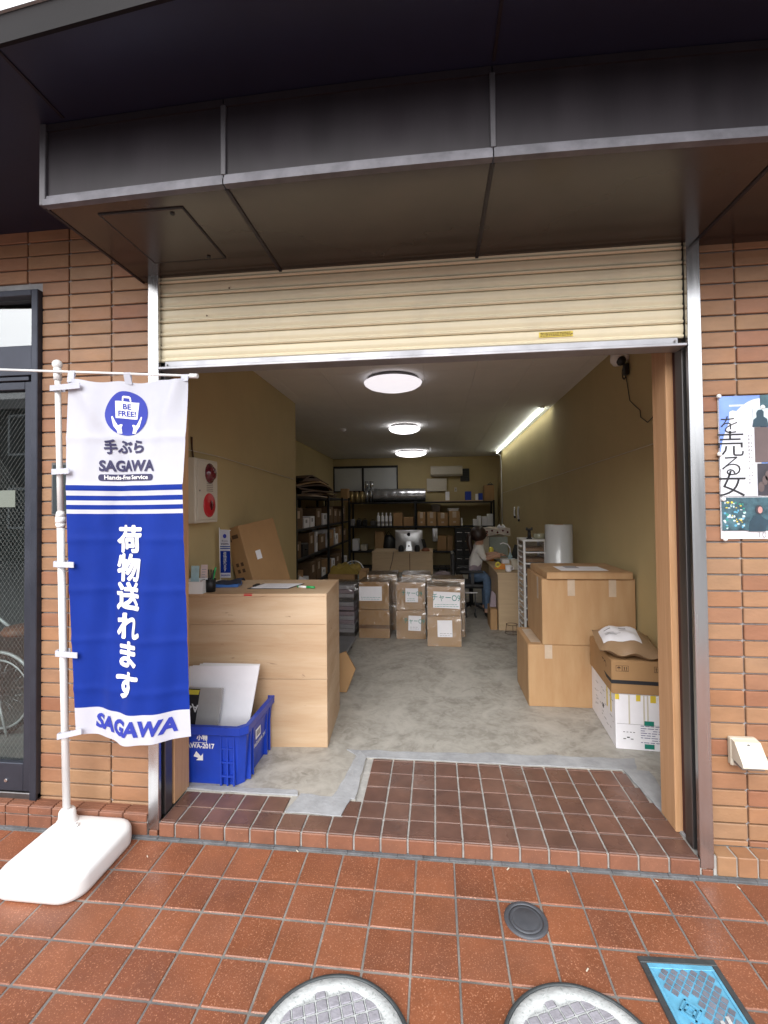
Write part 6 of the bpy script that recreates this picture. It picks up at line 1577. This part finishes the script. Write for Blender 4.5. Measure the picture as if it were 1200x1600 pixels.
t = thing('ochre_parcel', 'crumpled ochre paper parcel lying on the low carton by the fan', 'parcel', (0, 0, 0))
zq = at(540, 898, y=4.35).z + .006; zq1 = at(540, 881, y=4.4).z
b = B(); x0_, x1_ = at(516, 890, y=4.4).x, at(561, 890, y=4.4).x
def oc(u, v, k): return (x0_ + (x1_ - x0_) * u, 4.36 + .34 * v, zq + (zq1 - zq) * k * (.75 + .25 * math.sin(13 * u + 3 * v) * math.sin(7 * v + 2)) * (1 - abs(2 * u - 1) ** 6) ** .5)
b.grid(lambda u, v: oc(u, v, 1), 16, 8); b.grid(lambda u, v: (oc(u, 0, v)[0], 4.36, zq + (oc(u, 0, 1)[2] - zq) * v), 16, 4); obj('parcel', b, M['yellow_brown'], t)
carton('carton', 'small brown carton standing to the right of the ochre parcel', x1_ + .005, x1_ + .10, 4.37, 4.7, ZF + .001, at(565, 893, y=4.37).z, 0, 'carton')
# grey tablet stand seen past the counter
q = at(471, 905, y=3.4)
t = thing('tablet', 'small tilted tablet with a white frame seen behind the counter', 'tablet', (q.x, 3.4, q.z - .05))
b = B(); b.prism([(-.05, -.04), (.05, -.04), (.05, .075), (-.05, .075)], (0, 0, 0), (.9, 0, -.35), (.3, .2, .9), .012); obj('frame', b, M['paper'], t); b = B(); b.prism([(-.038, -.028), (.038, -.028), (.038, .063), (-.038, .063)], (0, -.0015, 0), (.9, 0, -.35), (.3, .2, .9), .001); obj('screen', b, M['black'], t)
b = B(); b.box(-.09, .09, -.06, .10, -(q.z - .05) + ZF + .001, -.06, bev=.005); obj('pedestal', b, M['carton'], t)

# ================================================================== shelving along the back wall
YS0, YS1 = 8.10, 8.52
bs = thing('shelf_rack', 'black steel shelf rack across the back wall', 'shelf', (0, 0, 0))
xs0, xs1 = at(545, 800, y=YS0).x, at(773, 800, y=YS0).x
lev = [at(650, 784, y=YS0).z, at(650, 822, y=YS0).z, at(700, 861, y=YS0).z, .16]
for z in lev:
    b = B(); b.box(xs0, xs1, YS0, YS1, z - .035, z, bev=.003); obj('shelf_board', b, M['black_metal'], bs)
zt3 = lev[0]
for x in (xs0 + .02, at(649, 800, y=YS0).x, xs1 - .02):
    for y in (YS0 - .0205, YS1 + .0005):
        b = B(); b.box(x - .02, x + .02, y, y + .02, ZF, zt3 + .02); obj('upright', b, M['black_metal'], bs)
def shelf_z(i): return lev[i] + .001
def bx(px0, px1, py_top, i, y=8.16, dd=.26, label='', name='carton', m='carton', cat=None, grp=None, parts='lid', inset=0):
    x0, x1 = at(px0, 800, y=y).x, at(px1, 800, y=y).x; z0 = shelf_z(i); z1 = at(640, py_top, y=y).z
    t = thing(name, label, cat or name.replace('_', ' '), ((x0 + x1) / 2, y + dd / 2, z0), group=grp); w = (x1 - x0) / 2 - .004
    b = B(); b.box(-w, w, -dd / 2, dd / 2, 0, z1 - z0 - .004, bev=.004); obj('body', b, M[m], t)
    if parts == 'lid': b = B(); b.box(-w + .002, w - .002, -dd / 2 + .002, dd / 2 - .002, z1 - z0 - .0035, z1 - z0, bev=.001); obj('flap', b, M[m], t)
    if parts == 'tape': b = B(); b.box(-w * .35, w * .35, -dd / 2 - .0015, -dd / 2 - .0004, (z1 - z0) * .55, z1 - z0 - .01); obj('tape', b, M['tape'], t); b = B(); b.box(-w * .25, w * .25, -dd / 2 - .0015, -dd / 2 - .0004, (z1 - z0) * .2, (z1 - z0) * .32); obj('tape', b, M['tape'], t)
    return t
# top shelf, left to right
for k, px in enumerate((549, 557, 565)):
    q = at(px, 784, y=8.2); t = thing('tube', ['gold cardboard tube at the left end of the top shelf', 'middle one of the gold cardboard tubes on the top shelf', 'gold cardboard tube next to the silver cans'][k], 'tube', (q.x, 8.25, shelf_z(0)), group='gold tubes on the top shelf')
    zh = at(px, 769, y=8.25).z - shelf_z(0); b = B(); b.cyl((0, 0, 0), (0, 0, zh), .04, n=16); obj('tube', b, M['gold'], t); b = B(); b.cyl((0, 0, zh + .0005), (0, 0, zh + .012), .042, n=16); obj('lid', b, M['carton'], t)
for k, (px, pb, pt3) in enumerate(((573, 784, 764), (580, 784, 764), (573, 764, 752), (580.5, 764, 752))):
    q = at(px, pb, y=8.25); z0 = shelf_z(0) + (0 if k < 2 else at(573, 764, y=8.25).z - shelf_z(0) + .004); zh = at(px, pt3, y=8.25).z - z0 - .002
    t = thing('can', ['silver can on the left in the lower pair on the top shelf', 'silver can on the right in the lower pair on the top shelf', 'silver can stacked upper left on the top shelf', 'silver can stacked upper right beside the film roll'][k], 'can', (q.x, 8.25, z0), group='silver cans on the top shelf')
    b = B(); b.cyl((0, 0, 0), (0, 0, zh - .008), .045, n=18); obj('body', b, M['silver'], t); b = B(); b.cyl((0, 0, zh - .0075), (0, 0, zh), .047, n=18); obj('lid', b, M['chrome'], t)
x0, x1 = at(584, 780, y=8.3).x, at(665, 780, y=8.3).x; rl = (at(640, 763, y=8.3).z - shelf_z(0)) / 2
t = thing('film_roll', 'big silver insulation film roll lying on the top shelf', 'film roll', ((x0 + x1) / 2, 8.3, shelf_z(0) + rl))
b = B(); w = (x1 - x0) / 2; b.grid(lambda u, v: (-w + 2 * w * u, (rl + .004 * math.sin(40 * u + 6 * v) * math.sin(12 * v)) * math.cos(2 * PI * v), (rl + .003 * math.sin(31 * u)) * math.sin(2 * PI * v)), 60, 26); obj('film', b, M['silver'], t)
for s_ in (-1, 1):
    b = B(); b.cyl((s_ * (w - .004), 0, 0), (s_ * (w - .001), 0, 0), rl - .005, n=28); obj('end_disc', b, M['silver'], t)
t = thing('plank', 'pale wooden plank lying along the right half of the top shelf', 'plank', (at(715, 780, y=8.12).x, 8.2, shelf_z(0))); w = (at(757, 780, y=8.1).x - at(680, 780, y=8.1).x) / 2
b = B(); b.box(-w, w, -.095, .1, 0, .022, bev=.002); obj('board', b, M['desk'], t)
lev0 = lev[0]; lev[0] = lev0 + .023
bx(696, 703, 769, 0, label='small white box standing on the plank on the top shelf', name='small_box', m='paper', cat='box', dd=.1)
bx(727, 737, 769, 0, label='blue box with a white base on the top shelf plank', name='blue_box', m='blue', cat='box', dd=.12)
bx(743, 748, 773, 0, label='white bottle shaped box beside a blue box on the top shelf', name='small_box', m='paper', cat='box', dd=.08)
bx(748, 755, 772, 0, label='small blue box next to the right end of the top shelf', name='blue_box', m='blue', cat='box', dd=.1)
lev[0] = lev0
bx(757, 773, 760, 0, label='brown carton at the right end of the top shelf', m='carton', y=8.18)
q = at(766, 757, y=8.3)
t = thing('black_pouch', 'small black pouch lying on the carton at the right end of the top shelf', 'pouch', (q.x, 8.3, at(766, 760, y=8.18).z + .002)); b = B(); b.lathe([(0, 0), (.07, 0), (.085, .03), (.05, .055), (0, .06)], n=12); obj('pouch', b, M['black'], t); b = B(); b.tube([Vector((-.05, 0, .05)), Vector((0, 0, .085)), Vector((.05, 0, .05))], .006, 6); obj('strap', b, M['black'], t)
bx(532, 544, 762, 0, y=7.95, label='brown carton at the corner where the two racks meet', m='carton', dd=.2)
# second shelf
for k, (px, w_, m_) in enumerate(((551, 6, 'grey_print'), (561, 7, 'black'), (570, 6, 'black'), (583, 8, 'steel_dark'))):
    q = at(px, 820, y=8.22); t = thing('tool_case', ['grey tool case at the left of the second shelf', 'black tool case in the left half of the second shelf', 'rounded black tool case on the second shelf', 'dull metal case to the left of the white bottles'][k], 'case', (q.x, 8.24, shelf_z(1)), group='tool cases on the second shelf')
    s_ = w_ * .0135 * .6; hh = rr.uniform(.10, .17); b = B(); b.box(-s_, s_, -.08, .08, 0, hh, bev=.02, seg=2); obj('case', b, M[m_], t); b = B(); b.tube([Vector((-s_ * .5, 0, hh)), Vector((-s_ * .3, 0, hh + .03)), Vector((s_ * .3, 0, hh + .03)), Vector((s_ * .5, 0, hh))], .007, 6); obj('handle', b, M['black'], t)
for k, px in enumerate((591, 597.5, 603.5, 610)):
    q = at(px, 820, y=8.18); hh = at(px, 801, y=8.18).z - shelf_z(1)
    t = thing('spray_bottle', ['leftmost of the four white bottles on the second shelf', 'second from the left of the white bottles on the second shelf', 'third from the left of the white bottles on the second shelf', 'white bottle beside the brown carton on the second shelf'][k], 'bottle', (q.x, 8.2, shelf_z(1)), group='white bottles on the second shelf')
    b = B(); b.lathe([(0, 0), (.033, 0), (.035, .01), (.035, hh * .70), (.016, hh * .80), (.016, hh * .84), (0, hh * .84)], n=14); obj('body', b, M['white_plastic'], t)
    b = B(); b.lathe([(0, hh * .845), (.018, hh * .845), (.018, hh * .92), (.008, hh), (0, hh)], n=10); obj('cap', b, M['white_plastic'], t)
    b = B(); b.lathe([(.0354, hh * .18), (.0358, hh * .19), (.0358, hh * .34), (.0354, hh * .35)], n=14); obj('label', b, M['grey_print'], t)
G2 = 'cartons on the second shelf'
for k, (a, c, tp, pr_) in enumerate(((614, 629, 801, 'lid'), (630, 646, 808, 'lid'), (652, 665, 800, 'tape'), (666.5, 682, 800, 'tape'), (683, 700, 801, 'tape'), (701, 719, 799, 'tape'))):
    bx(a, c, tp, 1, label=['brown carton right of the white bottles, second shelf', 'low brown carton left of the middle upright, second shelf', 'taped carton just right of the middle upright, second shelf', 'second taped carton from the middle upright, second shelf', 'third taped carton from the middle upright, white tape on top', 'taped carton with papers stacked on it, second shelf'][k], parts=pr_, grp=G2, y=8.14 + .01 * (k % 2))
q = at(681, 800, y=8.2); t = thing('bucket', 'grey plastic tub standing on the cartons of the second shelf', 'tub', (q.x, 8.26, at(640, 800, y=8.14).z + .003)); b = B(); b.lathe([(0, 0), (.085, 0), (.105, .14), (.108, .14), (.108, .15), (.10, .15), (.08, .01), (0, .01)], n=18); obj('tub', b, M['grey_print'], t); b = B(); b.lathe([(.108, .151), (.112, .156), (.0, .17)], n=18); obj('lid', b, M['steel_dark'], t)
q = at(709, 796, y=8.2); t = thing('paper_stack', 'loose white papers lying on the rightmost taped carton', 'paper stack', (q.x, 8.28, at(640, 799, y=8.15).z + .002)); b = B()
for k in range(5): b.box(-.12 + rr.uniform(-.02, .02), .10 + rr.uniform(-.02, .02), -.1, .1, k * .012, k * .012 + .010)
obj('papers', b, M['paper'], t)
for k, (a, c, tp) in enumerate(((720, 723, 810), (739, 746, 812), (745.5, 752, 807), (753, 761, 808), (761, 773, 804))):
    bx(a, c, tp, 1, label=['thin white box right of the taped cartons', 'low white box left in the row at the right end, second shelf', 'white box second in the row at the right end, second shelf', 'white box third in the row at the right end, second shelf', 'widest white box at the right end of the second shelf'][k], name='small_box', m='paper', cat='box', dd=.14, grp='white boxes at the right end of the second shelf')
# third shelf
for k, (a, c, tp, m_) in enumerate(((550, 559, 842, 'paper'), (563, 572, 851, 'cream_plastic'), (585, 600, 830, 'carton'), (682, 697, 837, 'carton'), (698, 707, 837, 'carton'))):
    bx(a, c, tp, 2, label=['white box at the left of the third shelf', 'low cream box beside the white one, third shelf', 'tall brown carton left of the computer, third shelf', 'brown carton right of the computer, third shelf', 'narrow brown carton right of the computer, third shelf'][k], name='carton' if m_ == 'carton' else 'small_box', m=m_, cat='carton' if m_ == 'carton' else 'box', grp='boxes on the third shelf')
q = at(607, 860, y=8.2); t = thing('black_bag', 'bulky black bag behind the computer on the third shelf', 'bag', (q.x, 8.28, shelf_z(2))); b = B(); b.lathe([(0, 0), (.14, 0), (.17, .08), (.15, .25), (.07, .34), (0, .35)], n=14); obj('bag', b, M['black'], t); b = B(); b.tube([Vector((-.06, 0, .33)), Vector((0, 0, .42)), Vector((.06, 0, .33))], .012, 6); obj('handle', b, M['black_metal'], t)
q0 = at(680, 846, y=7.9); q1 = at(678, 826, y=7.9); t = thing('paper_towel', 'white paper roll hanging on the front of the rack', 'paper roll', (q0.x, 7.98, 0)); b = B(); b.cyl((0, 0, q0.z), (.0 , 0, q1.z), .052, n=18); obj('roll', b, M['paper'], t); b = B(); b.cyl((0, 0, q0.z - .012), (0, 0, q1.z + .02), .014, n=10); b.box(-.012, .012, .0, .10, q1.z + .021, q1.z + .035); obj('holder', b, M['black_metal'], t)
for k, px in enumerate((716, 728)):
    q0 = at(px - 5, 905, y=8.0); q1 = at(px + 7, 820, y=8.0)
    t = thing('cabinet', ['dark steel cabinet standing right of the back desk', 'dark steel drawer cabinet behind the woman'][k], 'cabinet', ((q0.x + q1.x) / 2, 7.9, ZF)); w = (q1.x - q0.x) / 2 - .005; hh = at(px, 826, y=7.7).z - ZF
    b = B(); b.box(-w, w, -.2, .18, .001, hh, bev=.006); obj('case', b, M['black_metal'], t)
    for j in range(5): b = B(); b.box(-w + .01, w - .01, -.209, -.2005, .03 + j * hh * .19, .03 + j * hh * .19 + hh * .175, bev=.003); dr_ = obj('drawer', b, M['black_metal'], t); b = B(); b.box(-.05, .05, -.219, -.2095, .03 + j * hh * .19 + hh * .12, .03 + j * hh * .19 + hh * .135); obj('handle', b, M['chrome'], dr_)

# window, air conditioner, panel on the back wall
q0 = at(521, 769, y=YB - .03); q1 = at(621.5, 727, y=YB - .03); qm = at(567, 740, y=YB - .03)
t = thing('window', 'wide frosted window with a black frame high on the back wall', 'window', (0, YB, 0))
z0, z1 = at(567, 769, y=YB - .03).z, q1.z; x0, x1 = q0.x, q1.x; f_ = .030
for (nm, a, c, d, e) in (('frame_head', x0, x1, z1 - f_ - .02, z1), ('frame_sill', x0, x1, z0, z0 + f_), ('frame_side', x0, x0 + f_, z0 + f_, z1 - f_ - .02), ('frame_side', x1 - f_, x1, z0 + f_, z1 - f_ - .02), ('frame_stile', qm.x - .022, qm.x + .022, z0 + f_, z1 - f_ - .02)):
    b = B(); b.box(a + .0005, c - .0005, -.04, -.002, d + .0005, e - .0005, bev=.002); obj(nm, b, M['black_metal'], t)
for a, c in ((x0 + f_, qm.x - .023), (qm.x + .023, x1 - f_)):
    b = B(); b.box(a, c, -.022, -.014, z0 + f_ + .001, z1 - f_ - .021); obj('pane', b, M['frost'], t)
q0 = at(673, 744, y=YB - .2); q1 = at(722.5, 727.5, y=YB - .2)
t = thing('air_conditioner', 'cream wall air conditioner high on the back wall', 'air conditioner', (0, YB, 0))
b = B(); b.prism([(-.002, q0.z + .02), (-.13, q0.z), (-.195, q0.z + .045), (-.20, q1.z - .03), (-.17, q1.z), (-.002, q1.z)], (q1.x, 0, 0), (0, 1, 0), (0, 0, 1), -(q1.x - q0.x)); obj('case', b, M['cream_plastic'], t)
b = B(); b.prism([(-.135, q0.z - .002), (-.194, q0.z + .040), (-.198, q0.z + .036), (-.139, q0.z - .006)], (q1.x - .03, 0, 0), (0, 1, 0), (0, 0, 1), -(q1.x - q0.x - .06)); obj('vane', b, M['cream_plastic'], t)
q0 = at(667, 768, y=YB - .02); q1 = at(698, 747.5, y=YB - .02)
t = thing('meter_board', 'plain cream panel box on the back wall below the air conditioner', 'panel', (0, YB, 0)); b = B(); b.box(q0.x, q1.x, -.06, -.002, q0.z, q1.z, bev=.006); obj('case', b, M['cream_plastic'], t); b = B(); b.box(q0.x + .02, q1.x - .02, -.064, -.0605, q0.z + .02, q1.z - .02, bev=.002); obj('door', b, M['cream_plastic'], t)
q0 = at(713, 752, y=YB - .01); q1 = at(733, 732, y=YB - .01)
t = thing('vent_opening', 'dark square vent opening beside the air conditioner', 'vent', (0, YB, 0)); b = B(); b.box(q0.x + .09, q1.x, -.03, -.002, q0.z, q1.z, bev=.003); obj('frame', b, M['black'], t)
for k in range(5): b = B(); b.box(q0.x + .10, q1.x - .01, -.036, -.0305, q0.z + .02 + k * .05, q0.z + .045 + k * .05); obj('slat', b, M['black_metal'], t)
q = at(712, 765, y=YB - .01); t = thing('wall_switch', 'small cream wall outlet above the plank on the back wall', 'outlet', (q.x, YB, q.z)); b = B(); b.box(-.03, .03, -.012, -.001, -.05, .05, bev=.003); obj('plate', b, M['cream_plastic'], t); b = B(); b.box(-.012, .012, -.016, -.0125, -.02, .02); obj('socket', b, M['grey_print'], t)

# ================================================================== shelving in the left recess
XS0, XS1, LY0, LY1 = -2.33, -1.83, 3.85, 7.6
ls = thing('shelf_rack', 'black steel shelf rack along the left recess wall', 'shelf', (0, 0, 0))
lz = [at(500, 776.5, x=XS1).z, at(500, 800, x=XS1).z - .08, at(500, 838, x=XS1).z, at(500, 885, x=XS1).z]
lz[1] = 1.20; lz[2] = .80; lz[3] = .36
for z in lz:
    b = B(); b.box(XS0, XS1, LY0, LY1, z - .035, z, bev=.003); obj('shelf_board', b, M['black_metal'], ls)
for y in (LY0, 5.7, 6.9, LY1):
    for x in (XS0 + .0005, XS1 + .0005):
        b = B(); b.box(x, x + .035, y - .02, y + .02, ZF, lz[0] + .02); obj('upright', b, M['black_metal'], ls)
t = thing('bag_pile', 'sagging pile of folded brown bags on top of the left rack', 'bags', (0, 0, lz[0] + .002))
for k in range(9):
    y0 = LY0 + .05 + .02 * k; L_ = 2.5 - .12 * k; hh = .030
    b = B(); b.grid(lambda u, v, k=k: (XS0 + .03 + (.50 + .05 * math.sin(5 * v + k)) * u, y0 + L_ * v, k * hh + .012 + .02 * math.sin(6 * v + k) * math.sin(3 * u + k) + (.05 * math.sin(PI * v) if k > 3 else 0) - .05 * max(0, v - .7)), 6, 14)
    b.grid(lambda u, v, k=k: (XS0 + .03 + (.50 + .05 * math.sin(5 * v + k)), y0 + L_ * v, k * hh + .012 - .022 * u + .02 * math.sin(6 * v + k) * math.sin(3 + k) + (.05 * math.sin(PI * v) if k > 3 else 0) - .05 * max(0, v - .7)), 2, 14); obj('bag', b, rr.choice([M['brown_print'], M['mailer'], M['carton'], M['brown_print']]), t)
GL = 'boxes and binders on the left rack'
i = 0
desc = ['carton', 'binder', 'white box', 'black case', 'grey folder box']
used = set()
for lv, z in ((1, lz[1]), (2, lz[2]), (3, lz[3])):
    y = LY0 + .08; n = 0
    while y < LY1 - .25:
        k = rr.random(); 
        if k < .45: L_, hh, m_, nm, cat, w_ = rr.uniform(.28, .42), rr.uniform(.22, .33), rr.choice(['carton', 'carton_shaded', 'carton_shaded']), 'carton', 'carton', .40
        elif k < .75: L_, hh, m_, nm, cat, w_ = rr.uniform(.07, .10), .31, rr.choice(['paper', 'white_plastic', 'grey_print']), 'binder', 'binder', .26
        elif k < .9: L_, hh, m_, nm, cat, w_ = rr.uniform(.2, .3), rr.uniform(.12, .2), 'paper', 'small_box', 'box', .3
        else: L_, hh, m_, nm, cat, w_ = rr.uniform(.25, .4), rr.uniform(.15, .28), 'black', 'tool_case', 'case', .3
        lname = {1: 'upper', 2: 'middle', 3: 'lower'}[lv]
        n += 1
        ordn = ['nearest', 'second', 'third', 'fourth', 'fifth', 'sixth', 'seventh', 'eighth', 'ninth', 'tenth', 'eleventh', 'twelfth', 'thirteenth', 'fourteenth', 'fifteenth', 'sixteenth', 'seventeenth', 'eighteenth'][min(17, n - 1)]
        col = {'carton': 'brown', 'carton_shaded': 'shade-darkened brown', 'paper': 'white', 'white_plastic': 'white', 'grey_print': 'grey', 'black': 'black'}[m_]
        t = thing(nm, '%s %s, %s from the street on the %s shelf of the left rack' % (col, cat, ordn, lname), cat, (XS1 - .02 - w_ / 2, y + L_ / 2, z + .001), group=GL)
        hh = min(hh, .38)
        b = B(); b.box(-w_ / 2, w_ / 2, -L_ / 2 + .004, L_ / 2 - .004, 0, hh, bev=.005); obj('body', b, M[m_], t)
        if nm == 'binder': b = B(); b.box(w_ / 2 + .0004, w_ / 2 + .001, -L_ * .3, L_ * .3, hh * .45, hh * .8); obj('spine_label', b, M['paper'] if m_ == 'grey_print' else M['grey_print'], t)
        elif nm == 'tool_case': b = B(); b.box(w_ / 2 + .0004, w_ / 2 + .03, -.05, .05, hh * .5, hh * .6, bev=.004); obj('handle', b, M['black_metal'], t)
        else: b = B(); b.box(w_ / 2 + .0004, w_ / 2 + .0012, -L_ * .25, L_ * .1, hh * .5, hh * .85); obj('label', b, M['tape'] if m_.startswith('carton') else M['grey_print'], t)
        y += L_ + rr.uniform(.01, .12)
